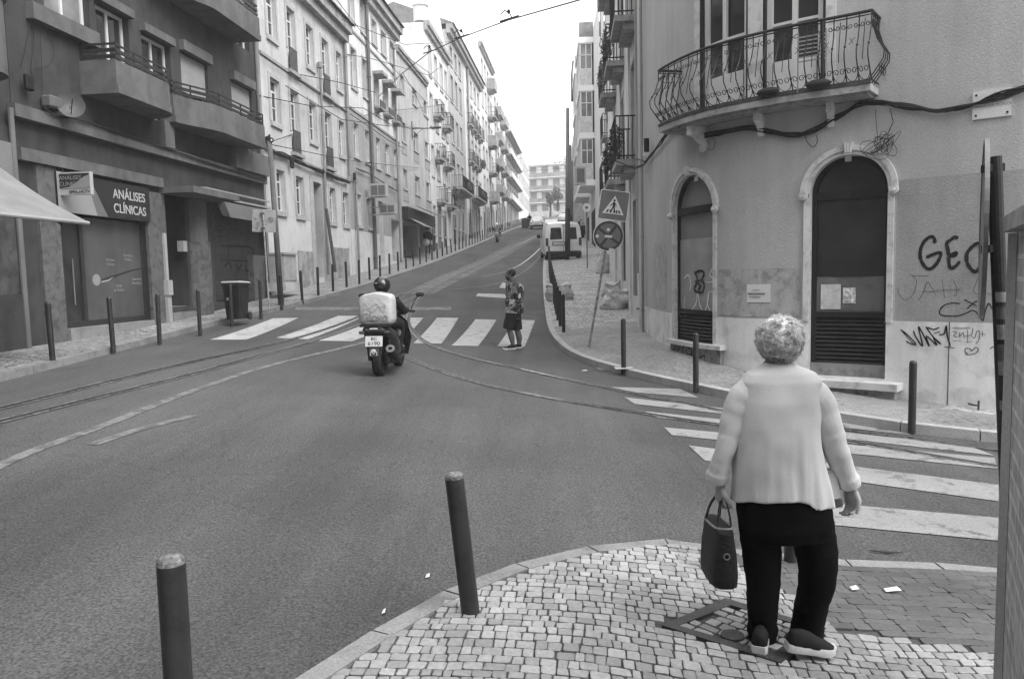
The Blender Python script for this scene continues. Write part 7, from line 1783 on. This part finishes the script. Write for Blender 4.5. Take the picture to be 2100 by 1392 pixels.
# cardigan
m=MB()
lv=[(743,1598,.062,.062,0,0),(749,1598,.085,.075,0,0),(756,1599,.125,.088,0,0),(764,1600,.160,.10,0,0),(780,1600,.188,.115,.002,0),(820,1597,.196,.132,.004,.1),(870,1591,.198,.142,.004,.3),(915,1593,.203,.147,.008,.5),(965,1598,.218,.152,.013,.8),(1003,1602,.231,.156,.017,1.),(1026,1605,.238,.157,.019,1.1)]
rr=[]
for i,(y,x,rx,ry,fo,ph) in enumerate(lv):
    tl=None
    if i==len(lv)-1: tl=lambda a:(.035*max(0,-math.sin(a))*(1 if math.cos(a)<.25 else 0)+ -.022*max(0,math.cos(a)) + .003*math.sin(7*a))
    rr.append(ringel(W(x,y),rx,ry,n=72,fold=fo,k1=11,ph=ph,tilt=tl,p=2.25))
m.rings(rr); tors=m; m=MB()
def sleeve(pts,rs):
    P=crom([tuple(p) for p in pts],5); n=len(P); R_=[]
    for i in range(n):
        t=i/(n-1)*(len(rs)-1); k=min(int(t),len(rs)-2); r=rs[k]+(rs[k+1]-rs[k])*(t-k); R_.append(r*(1+.018*math.sin(i*1.9)+.012*math.sin(i*3.1)))
    m.tube(P,R_,18)
sleeve([W(1572,800),W(1540,808),W(1517,835),W(1499,885,-.01),W(1485,930,-.02),W(1473,968),W(1470,985,.01)],[.06,.082,.074,.056,.046,.046,.046])
sl1=m; m=MB()
sleeve([W(1625,800),W(1655,808),W(1680,832),W(1699,880,-.02),W(1714,920,-.03),W(1730,965),W(1742,990,.0)],[.06,.086,.082,.066,.058,.053,.047])
sl2=m
for mm_,c_,d_ in ((sl1,W(1470,982,.01),LW-LE),(sl2,W(1743,992),RW_-RE)):
    d_=d_.normalized(); mm_.tube([c_-d_*.04,c_-d_*.032,c_+d_*.008,c_+d_*.016],[.046,.0525,.051,.044],18)
m=tors
card=remesh(m,'cardigan',wool,wroot,.0065,5,local=False,disp=lambda p:Vector((mn.noise(p*9),mn.noise(p*9+Vector((5,5,5))),0))*.006+Vector((0,-1,0))*(.012*mn.noise(Vector((p.x*20,2.,p.z*2.2)))*sm(1.35,.9,p.z-gz) if False else .010*mn.noise(Vector((p.x*24,2.,p.z*1.2)))*(1-sm(.75,1.15,p.z-gz))))
fold=lambda k:(lambda p:Vector((mn.noise(Vector((p.x*9,p.y*9,p.z*13+k))),mn.noise(Vector((p.x*9,p.y*9+7,p.z*13+k))),0))*.005)
remesh(sl1,'sleeve',wool,wroot,.0065,4,local=False,disp=fold(1)); remesh(sl2,'sleeve',wool,wroot,.0065,4,local=False,disp=fold(5))
m=MB(); q=[W(1650,960,.06),W(1712,960,.0),W(1724,1000,.0),W(1733,1040,.02),W(1700,1046,.06),W(1660,1048,.12)]; m.rings([q,[p+Vector((-.03,.05,0)) for p in q]]); remesh(m,'cardigan_front_panel',wool,wroot,.007,3,local=False)
m=MB(); q=[W(1697,972,-.03),W(1716,965,-.02),W(1727,1022,-.02),W(1704,1026,-.02)]; m.rings([q,[p+Vector((0,.05,0)) for p in q]]); remesh(m,'pocket',wool,wroot,.006,3,local=False)
m=MB(); m.tube([W(1598,746)+Vector((.068*math.cos(t),.066*math.sin(t),.006*math.sin(t))) for t in [6.28318*k/28 for k in range(29)]],.007,8,cap=False); m.build('neckband',wool,wroot,smooth=True)
# trousers
m=MB(); m.rings([ringel(W(1607,y),rx,ry,p=2.3) for y,rx,ry in ((1000,.205,.135),(1040,.222,.145),(1075,.215,.145),(1100,.19,.13))])
def leg(pts,rs):
    P=crom([tuple(p) for p in pts],6); n=len(P); R_=[]
    for i in range(n):
        t=i/(n-1)*(len(rs)-1); k=min(int(t),len(rs)-2); r=rs[k]+(rs[k+1]-rs[k])*(t-k); R_.append(r*(1+.02*math.sin(i*2.3)))
    m.tube(P,R_,20)
leg([W(1560,1050),W(1559,1105),W(1564,1170),W(1563,1230),W(1563,1275),W(1562,1331)],[.112,.095,.083,.076,.066,.062])
leg([W(1655,1050),W(1669,1105,-.02),W(1678,1165,-.03),W(1667,1228),W(1657,1275,.02),W(1652,1318,.03)],[.115,.104,.088,.077,.077,.078])
m.tube([W(1563,1278),W(1563,1290),W(1564,1302)],[.068,.073,.066],18)
remesh(m,'trousers',blkw,wroot,.008,3,local=False,disp=lambda p:Vector((mn.noise(p*9),mn.noise(p*9+Vector((3,3,3))),0))*.008)
solem=gm('pale shoe sole',.62,rough=.7,var=.08,sc=12,fine=.05); shoeb=gm('black shoe mesh',.012,rough=.8,var=.2,fine=.2)
def shoe(heel,dirv,L,wd,pitch=0,name='shoe'):
    d=Vector((dirv[0],dirv[1],0)).normalized(); s=Vector((d.y,-d.x,0)); d3=(d*math.cos(pitch)-Vector((0,0,1))*math.sin(pitch)).normalized(); u_=s.cross(d3).normalized()
    if u_.z<0:u_=-u_
    hp=Vector(heel); prof=[(0,.6,.0),(.08,.85,0),(.3,.8,0),(.55,.82,0),(.75,1,0),(.9,.85,0),(1.,.45,.012)]
    def outline(z,k):
        return [hp+d3*(a*L)+s*(w_*wd/2*k)+u_*(z+e) for a,w_,e in prof]+[hp+d3*(a*L)-s*(w_*wd/2*k)+u_*(z+e) for a,w_,e in reversed(prof)]
    m=MB(); m.rings([outline(0,.93),outline(.006,.97),outline(.03,.96),outline(.036,.9)]); so=m.build('shoe_sole',solem,wroot); autosmooth(so,50)
    m=MB(); rr=[]
    for a,w_,zt in ((.02,.5,.085),(.1,.78,.10),(.25,.76,.105),(.42,.76,.098),(.6,.84,.078),(.8,.84,.062),(.93,.66,.05),(1.0,.3,.04)):
        c=hp+d3*(a*L); rr.append([c+s*(w_*wd/2*math.cos(t))+u_*(.03+max(0,math.sin(t))*(zt-.03)+min(0,math.sin(t))*.006) for t in [6.28318*k/16 for k in range(16)]])
    m.rings(rr); o=m.build(name,shoeb,wroot); autosmooth(o,60)
hl=gp(1556,1341,.062); hl.y; shoe(hl+Vector((.0,0,.0)),(.42,1),.235,.095)
hr=gp(1618,1352,.062); shoe(hr+Vector((-.005,.03,.035)),(1,.02),.225,.092,pitch=R(9))
# hair
hairm=islandmat('white curly hair',.86,.97,rough=.9,bump=.05)
nb=hairm.node_tree.nodes['Principled BSDF']; hn=hairm.node_tree; tl_=hn.nodes.new('ShaderNodeBsdfTranslucent'); tl_.inputs[0].default_value=(.95,.95,.95,1); ms_=hn.nodes.new('ShaderNodeMixShader'); ms_.inputs[0].default_value=.5; hn.links.new(nb.outputs[0],ms_.inputs[1]); hn.links.new(tl_.outputs[0],ms_.inputs[2]); hn.links.new(ms_.outputs[0],hn.nodes['Material Output'].inputs['Surface']); nb.inputs['Specular IOR Level'].default_value=.2
hc=hd+Vector((-.002,-.005,.004)); rnd=random.Random(12)
m=MB(); n=40; rr=[]
for j in range(1,26):
    t=math.pi*j/26; ring=[]
    for k in range(n):
        a=6.283185*k/n; d=Vector((math.sin(t)*math.cos(a),math.sin(t)*math.sin(a),-math.cos(t)))
        r=Vector((.101,.107,.105)); q=Vector((d.x*r.x,d.y*r.y,d.z*r.z)); k_=1+.07*mn.noise(d*3.1)+.05*mn.noise(d*8)
        if d.dot(hf)>.42 and d.z<.12: k_*=.70
        if d.z<-.75: k_*=.9
        ring.append(hc+q*k_)
    rr.append(ring)
m.rings(rr); hb=m.build('hair',gm('hair base',.9,rough=.9,var=.18,sc=22,fine=.2,fsc=120,bump=.6,bsc=90,spec=.1),wroot,smooth=True)
m=MB()
for i in range(430):
    d=Vector((rnd.gauss(0,1),rnd.gauss(0,1),rnd.gauss(0,1))).normalized()
    if d.dot(hf)>.42 and d.z<.14: continue
    if d.z<-.9: continue
    k_=1+.07*mn.noise(d*3.1)+.05*mn.noise(d*8); sc0=Vector((d.x*.099,d.y*.105,d.z*.103))*k_
    down=(Vector((0,0,-1))-d*d.dot(Vector((0,0,-1)))); down=down.normalized() if down.length>.1 else d.orthogonal().normalized()
    sw=rnd.uniform(-1.1,1.1); t1=(Matrix.Rotation(sw,3,d)@down).normalized(); cr_r=rnd.uniform(.009,.017); L0=rnd.uniform(.03,.05)
    for q in range(20):
        o3=Vector((rnd.gauss(0,1),rnd.gauss(0,1),rnd.gauss(0,1)))*.0055; p=hc+sc0+o3; a_end=L0/cr_r*rnd.uniform(.7,1.2); pts=[]
        for k in range(5):
            a=a_end*k/4; pts.append(p+t1*cr_r*math.sin(a)+d*(cr_r*(1-math.cos(a))*.35-.002)+t1.cross(d)*cr_r*.35*math.sin(a*.7+q))
        w0=rnd.uniform(.0009,.0016); m.tube(pts,[w0,w0,w0,w0*.8,.0003],3,cap=False)
m.build('hair_locks',hairm,hb,smooth=True)
m=MB()
f=hf; r_=f.cross(Vector((0,0,1))).normalized(); e=hd+Vector((0,.01,-.01)); sc_=.97
for s in (-1,1):
    cL=e+(f*.112+r_*s*.033+Vector((0,0,.0)))*sc_; m.tube([cL+(r_*.024*math.cos(t)+Vector((0,0,1))*.019*math.sin(t)) for t in [6.28318*k/18 for k in range(19)]],.0022,6,cap=False)
    m.tube([cL+r_*s*.024+Vector((0,0,.006)),e+f*.06+r_*s*.082+Vector((0,0,.008)),e+r_*s*.085-f*.01+Vector((0,0,.004))],.0028,6)
m.tube([e+f*.114+r_*-.01,e+f*.118,e+f*.114+r_*.01],.002,5); m.build('glasses',dkframe,wroot)
# handbag
bagm=gm('dark woven handbag leather',.010,rough=.65,var=.3,sc=30,fine=.3,fsc=60,bump=.5,bsc=70,spec=.4)
bc=W(1476,1188,.0); bgz=bc.z
hbg=thing('handbag','dark open tote handbag with two handles hanging from the walking person’s left hand','handbag',(bc.x,bc.y,bgz))
def bag_ring(z,w_,l_): return ringel((bc.x,bc.y+.02,bgz+z),w_/2,l_/2,n=28,p=4)
m=MB(); m.rings([bag_ring(0,.10,.27),bag_ring(.01,.125,.295),bag_ring(.06,.132,.30),bag_ring(.16,.115,.30),bag_ring(.24,.085,.31),bag_ring(.265,.08,.31)]); 
m.rings([bag_ring(.262,.074,.30),bag_ring(.18,.06,.26)]); o=m.build('bag_body',bagm,hbg); autosmooth(o,50)
m=MB(); m.tube([Vector((bc.x+.041*math.cos(t),bc.y+.02+.155*math.copysign(abs(math.sin(t))**.6,math.sin(t)),bgz+.268+.025*math.sin(t)*-1)) for t in [6.28318*k/24 for k in range(25)]],.0055,6,cap=False); m.build('bag_rim',gm('bag edge piping',.22,rough=.5,var=.1),hbg)
m=MB(); m.disc((bc.x-.005,bc.y-.137,bgz+.165),(0,-1,0),.011,.016,.006,20); m.build('bag_emblem',alum,hbg)
hand_c=W(1480,1018,.03)
for s in (-1,1):
    m=MB(); a=Vector((bc.x+s*.036,bc.y-.085,bgz+.22)); b=Vector((bc.x+s*.036,bc.y+.14,bgz+.22)); P=crom([tuple(a),tuple(a.lerp(hand_c,.5)+Vector((s*.008,-.02,.02))),tuple(hand_c+Vector((s*.008,-.025,.0))),tuple(hand_c+Vector((s*.008,.03,.0))),tuple(b.lerp(hand_c,.5)+Vector((s*.008,.02,.02))),tuple(b)],5)
    m.rings([[p+Vector((-.003,-.0,0)),p+Vector((.003,0,0)),p+Vector((.003,.016,0.004)),p+Vector((-.003,.016,0.004))] for p in P]); m.build('bag_handle',bagm,hbg)
# ---------- man on the crossing ----------
YM=15.85
def Mn(x,y,dy=0.): return atY(x,y,YM+dy)
mz=h(.0,YM); mroot=thing('person','bald bearded person in patterned shirt and dark shorts crossing the road, hand at mouth','person',(.03,YM,mz))
hm_=Mn(1047,562); mf=Vector((-.93,.12,-.18)).normalized()
m=MB(); head(m,hm_,mf,s=1.12)
pill(m,[Mn(1056,592),Mn(1053,580),Mn(1050,570)],[.07,.06,.058])
m.rings([ringel(Mn(x,y),rx,ry,p=2.2,n=24) for x,y,rx,ry in ((1055,588,.10,.15),(1055,600,.15,.2),(1053,620,.165,.2),(1052,640,.16,.19),(1052,655,.15,.18))])
pill(m,[Mn(1060,594,-.2),Mn(1065,616,-.26),Mn(1052,630,-.30)],[.05,.042,.03]); hand(m,Mn(1050,631,-.30),(-1,-.1,-.3),(0,1,0),(0,0,1),curl=.8,L=.18)
pill(m,[Mn(1052,594,.16),Mn(1044,607,.15),Mn(1039,590,.02)],[.05,.042,.03]); hand(m,Mn(1039,589,.02),(-.1,-.1,1),(0,-1,0),(-1,0,0),curl=1.2,L=.17)
for pts in ([Mn(1050,650,-.09),Mn(1044,674,-.08),Mn(1049,690,-.08),Mn(1052,708,-.08)],[Mn(1056,650,.09),Mn(1060,675,.1),Mn(1065,692,.1),Mn(1065,709,.1)]): pill(m,pts,[.1,.062,.066,.038])
mb=remesh(m,'body',skin_d,mroot,.011,3,local=False); eyes(hm_,mf,mb)
shirt=bpy.data.materials.new('patterned shirt cloth'); shirt.use_nodes=True; nt=shirt.node_tree;N_=nt.nodes;L_=nt.links; bb=N_['Principled BSDF']; bb.inputs['Roughness'].default_value=.9
tc=N_.new('ShaderNodeTexCoord'); vo=N_.new('ShaderNodeTexVoronoi'); vo.distance='CHEBYCHEV'; vo.inputs['Scale'].default_value=9; L_.new(tc.outputs['Object'],vo.inputs['Vector']); sp_=N_.new('ShaderNodeSeparateColor'); L_.new(vo.outputs['Color'],sp_.inputs[0])
v2=N_.new('ShaderNodeTexVoronoi'); v2.inputs['Scale'].default_value=26; L_.new(tc.outputs['Object'],v2.inputs['Vector']); cr_=N_.new('ShaderNodeValToRGB'); cr_.color_ramp.interpolation='CONSTANT'; cr_.color_ramp.elements[0].color=(.02,.02,.02,1); e=cr_.color_ramp.elements.new(.35); e.color=(.16,.16,.16,1); e=cr_.color_ramp.elements.new(.62); e.color=(.03,.03,.03,1); cr_.color_ramp.elements[-1].position=.8; cr_.color_ramp.elements[-1].color=(.42,.42,.42,1); L_.new(sp_.outputs[0],cr_.inputs[0])
mxx=N_.new('ShaderNodeMix'); mxx.data_type='RGBA'; mt_=N_.new('ShaderNodeMath'); mt_.operation='LESS_THAN'; mt_.inputs[1].default_value=.28; L_.new(v2.outputs['Distance'],mt_.inputs[0]); m3_=N_.new('ShaderNodeMath'); m3_.operation='MULTIPLY'; L_.new(mt_.outputs[0],m3_.inputs[0]); L_.new(sp_.outputs[1],m3_.inputs[1]); L_.new(m3_.outputs[0],mxx.inputs[0]); L_.new(cr_.outputs[0],mxx.inputs[6]); mxx.inputs[7].default_value=(.6,.6,.6,1); L_.new(mxx.outputs[2],bb.inputs['Base Color'])
m=MB(); m.rings([ringel(Mn(x,y),rx,ry,p=2.2,n=40,fold=fo,k1=7) for x,y,rx,ry,fo in ((1055,578,.08,.09,0),(1056,581,.13,.16,0),(1057,587,.17,.225,0),(1057,600,.18,.24,0),(1055,615,.19,.24,.01),(1054,630,.195,.235,.02),(1054,642,.205,.24,.03))])
m.tube([Mn(1060,592,-.17),Mn(1064,604,-.24),Mn(1066,616,-.27),Mn(1060,622,-.29)],[.085,.08,.075,.07],14); m.tube([Mn(1053,594,.14),Mn(1047,604,.18),Mn(1042,606,.16),Mn(1040,601,.1)],[.08,.075,.062,.055],12)
remesh(m,'shirt',shirt,mroot,.014,3,local=False)
m=MB(); m.rings([ringel(Mn(1053,y),.165,.2,n=24) for y in (636,645,652)]); m.tube([Mn(1050,646,-.1),Mn(1045,660,-.09),Mn(1042,674,-.08)],[.13,.12,.115],16); m.tube([Mn(1056,646,.09),Mn(1059,660,.09),Mn(1061,676,.1)],[.13,.115,.11],16)
remesh(m,'shorts',gm('dark shorts cloth',.03,rough=.9,var=.2,fine=.1),mroot,.013,3,local=False)
wr0=wroot
def shoe2(root,heel,d,L,wd,so=solem,up=shoeb):
    global wroot; k=wroot; wroot=root; shoe(heel,d,L,wd); wroot=k
shoe2(mroot,Vector((Mn(1057,712,-.08).x,YM-.1,mz+.002)),(-1,-.15),.27,.1); shoe2(mroot,Vector((Mn(1070,712,.1).x,YM+.08,mz+.002)),(-1,.1),.26,.1)
m=MB(); rnd=random.Random(4); r_=mf.cross(Vector((0,0,1))).normalized()
for k in range(1): m.ell(hm_+mf*.045+Vector((0,0,-.07)),(.058,.06,.05),12,8)
remesh(m,'beard',gm('black beard',.012,rough=.9),mroot,.009,1,local=False)
m=MB(); m.ell(hm_-mf*.024+Vector((0,0,.025)),(.088,.1,.088),16,10); m.build('cropped_hair',gm('cropped hair',.03,rough=.8,var=.2,sc=30),mroot,smooth=True)
# ---------- rider ----------
def rider(root,Mx,top,trous,hel,det=True,skinm=skin):
    T=lambda x,y,z:Mx@Vector((x,y,z)); m=MB()
    fw=(Mx.to_3x3()@Vector((0,1,0))).normalized()
    head(m,T(0,.34,1.47),fw,s=1.0)
    pill(m,[T(0,.27,1.25),T(0,.30,1.33),T(0,.32,1.40)],[.07,.058,.056])
    rz=math.atan2(fw.y,fw.x)-math.pi/2
    m.rings([ringel(T(0,y,z),rx,ry,rot=rz,n=24) for y,z,rx,ry in ((.10,.90,.16,.13),(.12,1.0,.15,.12),(.2,1.15,.17,.12),(.25,1.25,.17,.1),(.26,1.3,.1,.08))])
    for s in (-1,1):
        pill(m,[T(s*.19,.26,1.24),T(s*.30,.48,1.06),T(s*.30,.84,1.06)],[.05,.042,.03]); hand(m,T(s*.30,.86,1.06),fw,(Mx.to_3x3()@Vector((1,0,0))),(0,0,1),curl=1.5,L=.17)
        pill(m,[T(s*.10,.15,.90),T(s*.21,.58,.82),T(s*.17,.70,.44)],[.085,.06,.04])
    b=remesh(m,'body',skinm,root,.012,2,local=False)
    m=MB(); m.rings([ringel(T(0,y,z),rx,ry,rot=rz,n=28) for y,z,rx,ry in ((.08,.86,.19,.16),(.12,1.0,.20,.17),(.2,1.15,.24,.17),(.25,1.26,.235,.14),(.28,1.33,.09,.08))])
    for s in (-1,1): m.tube([T(s*.15,.25,1.26),T(s*.25,.34,1.18),T(s*.32,.48,1.05),T(s*.32,.66,1.05),T(s*.30,.84,1.06)],[.07,.075,.068,.056,.045],12)
    remesh(m,'jacket',top,root,.014,3,local=False)
    m=MB(); m.rings([ringel(T(0,.12,z),.19,.17,rot=rz,n=24) for z in (.84,.90,.95)])
    for s in (-1,1): m.tube([T(s*.1,.15,.9),T(s*.18,.4,.87),T(s*.22,.60,.82),T(s*.21,.66,.7),T(s*.18,.69,.5),T(s*.17,.68,.38)],[.105,.098,.088,.076,.066,.06],14)
    remesh(m,'trousers',trous,root,.014,3,local=False)
    m=MB(); m.ell(T(0,.33,1.50),(.135,.155,.135),20,14,Mx.to_3x3().normalized()); hb=m.build('helmet',hel,root,smooth=True)
    m=MB(); m.rings([[T(.132*math.sin(a)*k_,.33+.155*math.cos(a)*k_,1.50+z) for a in [R(-70+140*q/12) for q in range(13)]]+[T(.12*math.sin(a)*k_,.33+.145*math.cos(a)*k_,1.50+z) for a in [R(70-140*q/12) for q in range(13)]] for z,k_ in ((-.07,1.0),(0,1.04),(.05,.99))]); m.build('visor',carglass,hb)
    if det:
        for s in (-.06,.05): m=MB(); m.ell(T(s,.185,1.53),(.035,.01,.015),8,6,Mx.to_3x3().normalized()); m.build('helmet_vent',alum,hb)
    for s in (-1,1):
        m=MB(); q=[(.09,.56,.30),(.09,.86,.29),(.22,.86,.29),(.22,.56,.30)]; c=T(s*.17,.72,.36); d3=fw; m.bbox(c,(.10,.27,.09),.03,Matrix.Rotation(rz,3,'Z')); m.build('shoe',shoeb if s>0 else solem,root)
jk=gm('black jacket',.012,rough=.8,var=.2,sc=6,fine=.1)
rd_=thing('person','delivery rider in black jacket and glossy black helmet seated on the delivery scooter','person',SM@Vector((0,.2,.9)))
rider(rd_,SM,jk,gm('dark rider trousers',.02,rough=.85,var=.2),blackp)
bxm=gm('pale delivery bag vinyl',.5,rough=.5,var=.08,sc=4,fine=.05,bump=.8,bsc=9,dirt=.1)
dbx=thing('delivery_box','pale square delivery backpack with faint lettering worn by the scooter rider','delivery bag',SM@Vector((0,-.1,.93)))
T=lambda x,y,z:SM@Vector((x,y,z))
m=MB(); rr=[]
for z,w_,l_ in ((.87,.235,.15),(.885,.262,.175),(.95,.285,.19),(1.12,.28,.19),(1.26,.285,.185),(1.345,.262,.175),(1.37,.215,.14)):
    rr.append([T(.03+x*(1+.03*mn.noise(Vector((x*9,y*9,z*7)))),-.13+y*(1+.05*mn.noise(Vector((x*7,3,z*8)))),z+(.022*math.cos(x*13)+.01*math.sin(y*20) if z>1.3 else 0)) for x,y in [(w_*math.copysign(abs(math.cos(t))**.35,math.cos(t)),l_*math.copysign(abs(math.sin(t))**.35,math.sin(t))) for t in [6.28318*k/28 for k in range(28)]]])
m.rings(rr); o=m.build('bag',bxm,dbx); autosmooth(o,50)
ux_s=(SM.to_3x3()@Vector((1,0,0))).normalized(); ny=(SM.to_3x3()@Vector((0,-1,0))).normalized()
text('Glovo','lettering',gm('faded print grey',.22),dbx,T(.03,-.335,.99),ux_s,(0,0,1),.17,ext=.002)
m=MB(); m.tube([T(.03+.2*math.cos(t)*.9,-.333,1.15+.05*math.sin(3*t)+.03*math.cos(5*t)) for t in [6.28*k/40 for k in range(41)]],.004,4,cap=False); m.build('printed_scribble',gm('faded print pale',.34),dbx)
m=MB(); m.rings([[T(x,-.13+y,z) for x,y in ((-.235,-.17),(.235,-.17),(.235,.17),(-.235,.17))] for z in (.83,.868)]); m.build('base_panel',bump_,dbx)
# far rider, people
SM2=s2.matrix_basis.copy(); SM2=Matrix.Translation(s2.location)@Matrix.Rotation(R(-4),4,'Z')
r2_=thing('person','distant scooter rider with pale helmet heading up the left side of the road','person',SM2@Vector((0,.2,.9))); rider(r2_,SM2,gm('grey jacket',.12,rough=.8),gm('mid trousers',.06,rough=.8),vwhite,False)
def walker(px,py,Y,label,topm,botm,hz=1.7,hair=gm('dark hair',.03)):
    p=atY(px,py,Y); z=h(p.x,Y)+.13; t=thing('person',label,'person',(p.x,Y,z)); x=p.x; V_=lambda a,b,c:Vector((x+a,Y+b,z+c*hz/1.7)); m=MB()
    head(m,V_(0,0,1.58),(.1,1,0)); pill(m,[V_(0,0,1.35),V_(0,0,1.5)],[.06,.055]); m.rings([ringel(V_(0,0,c),rx,ry,n=20) for c,rx,ry in ((.85,.15,.11),(1.1,.14,.1),(1.35,.18,.11),(1.42,.1,.08))])
    for s in (-1,1): pill(m,[V_(s*.19,0,1.36),V_(s*.24,.02,1.1),V_(s*.23,.1,.88)],[.045,.038,.028]); hand(m,V_(s*.23,.1,.86),(0,.1,-1),(0,1,0),(s,0,0)); pill(m,[V_(s*.09,0,.88),V_(s*.1,.05*s,.48),V_(s*.1,-.05*s,.07)],[.08,.055,.04]); pill(m,[V_(s*.1,-.05*s-.05,.04),V_(s*.1,.12-.05*s,.035)],[.04,.035])
    remesh(m,'body',skin,t,.014,2,local=False)
    m=MB(); m.rings([ringel(V_(0,0,c),rx,ry,n=24) for c,rx,ry in ((.82,.18,.14),(1.1,.17,.13),(1.36,.2,.13),(1.45,.09,.08))])
    for s in (-1,1): m.tube([V_(s*.15,0,1.38),V_(s*.22,0,1.25),V_(s*.245,.02,1.1),V_(s*.235,.09,.92)],[.07,.065,.055,.045],10)
    remesh(m,'jacket',topm,t,.016,2,local=False)
    m=MB(); m.rings([ringel(V_(0,0,c),.17,.13,n=20) for c in (.8,.92)])
    for s in (-1,1): m.tube([V_(s*.09,0,.86),V_(s*.1,.05*s,.48),V_(s*.1,-.05*s,.1)],[.1,.075,.06],10)
    remesh(m,'trousers',botm,t,.016,2,local=False)
    m=MB(); m.ell(V_(0,-.015,1.62),(.085,.1,.09),12,8); m.build('hair',hair,t,smooth=True)
q=gp(873,526,.13); walker(878,520,q.y+.8,'person in dark clothes with a pale bag standing outside the café',jk,jk)
p_=atY(872,497,q.y+.3); m=MB(); m.ell(p_,(.28,.2,.24),14,8); tag(m.build('shoulder_bag',bxm,None,smooth=True),'pale round bag carried by the person outside the café','bag')
walker(1086,462,98,'tiny dark pedestrian walking near the hilltop beside the far hatchback',jk,jk)
cb=thing('litter_bin','dark box shaped bin on the far left pavement before the hilltop','bin',(atY(1077,466,95).x,95,h(2,95)+.12)); m=MB(); c=atY(1077,463,95); m.bbox((c.x,95,h(c.x,95)+.65),(.85,.8,1.05),.05); m.build('bin_body',dkmetal,cb); m=MB(); m.bbox((c.x,95,h(c.x,95)+1.22),(.9,.85,.08),.02); m.build('lid',dkmetal,cb)
# ================= UNSEEN BLOCK ADDED BEHIND THE CAMERA FOR SHADE, AND AIR =================
FR=Fac([(15,-12),(-22,-6)])
rb=thing('rear_shade_block','unseen plain rendered block added behind the photographer to shade the foreground','building',(-3,-14,0))
ops=[op(2+3*k,3.3+3*k,1.5+3.2*j,3.2+3.2*j) for k in range(11) for j in range(5)]
m=MB(); wall(m,FR,0,37.4,-1,19,ops,depth=.2); body(m,FR,0,37.4,-1,19,8); m.build('wall',wC,rb)
for o in ops:
    m=MB(); FR.box(m,o['a'],o['b'],o['z0'],o['z1'],-.2,-.17); m.build('window',glass,rb)
m=MB(); m.box((0,110,20),(170,290,62)); hz=bpy.data.materials.new('air'); hz.use_nodes=True; nt=hz.node_tree; nt.nodes.remove(nt.nodes['Principled BSDF']); pv=nt.nodes.new('ShaderNodeVolumePrincipled'); pv.inputs['Color'].default_value=(.95,.95,.95,1); pv.inputs['Density'].default_value=HAZE; pv.inputs['Anisotropy'].default_value=.2; nt.links.new(pv.outputs[0],nt.nodes['Material Output'].inputs['Volume'])
m.build('haze',hz,kind='stuff')
EXPO=1.5
# ================= LIGHT =================
w=bpy.data.worlds.new('World'); SC.world=w; w.use_nodes=True; nt=w.node_tree; N=nt.nodes; L=nt.links
bg=N['Background']; sk=N.new('ShaderNodeTexSky'); sk.sky_type='NISHITA'; sk.sun_disc=False; sk.sun_elevation=R(50); sk.sun_rotation=R(125); sk.air_density=1.; sk.dust_density=3.
bw=N.new('ShaderNodeRGBToBW'); L.new(sk.outputs[0],bw.inputs[0])
# even out the clear-sky gradient towards an overcast white
mix=N.new('ShaderNodeMix'); mix.data_type='FLOAT'; mix.inputs[0].default_value=.75; L.new(bw.outputs[0],mix.inputs[2]); mix.inputs[3].default_value=7.
L.new(mix.outputs[0],bg.inputs['Color']); bg.inputs['Strength'].default_value=.13
sun=bpy.data.lights.new('sun','SUN'); sun.energy=1.3; sun.angle=R(42); so=bpy.data.objects.new('sun',sun); COL.objects.link(so)
az=R(125); el=R(50); d=Vector((math.sin(az)*math.cos(el),math.cos(az)*math.cos(el),math.sin(el)))
so.rotation_euler=d.to_track_quat('Z','Y').to_euler()
SC.view_settings.view_transform='Standard'; SC.view_settings.look='None'; SC.view_settings.gamma=1; SC.view_settings.exposure=EXPO
SC.cycles.max_bounces=6; SC.cycles.diffuse_bounces=3; SC.cycles.glossy_bounces=3; SC.cycles.transparent_max_bounces=8
SC.cycles.use_denoising=True; SC.cycles.use_adaptive_sampling=True; SC.cycles.adaptive_threshold=.01
SC.cycles.caustics_reflective=False; SC.cycles.caustics_refractive=False
SC.cycles.sample_clamp_indirect=1.5; SC.cycles.filter_width=1.4; w.cycles.sampling_method='AUTOMATIC'
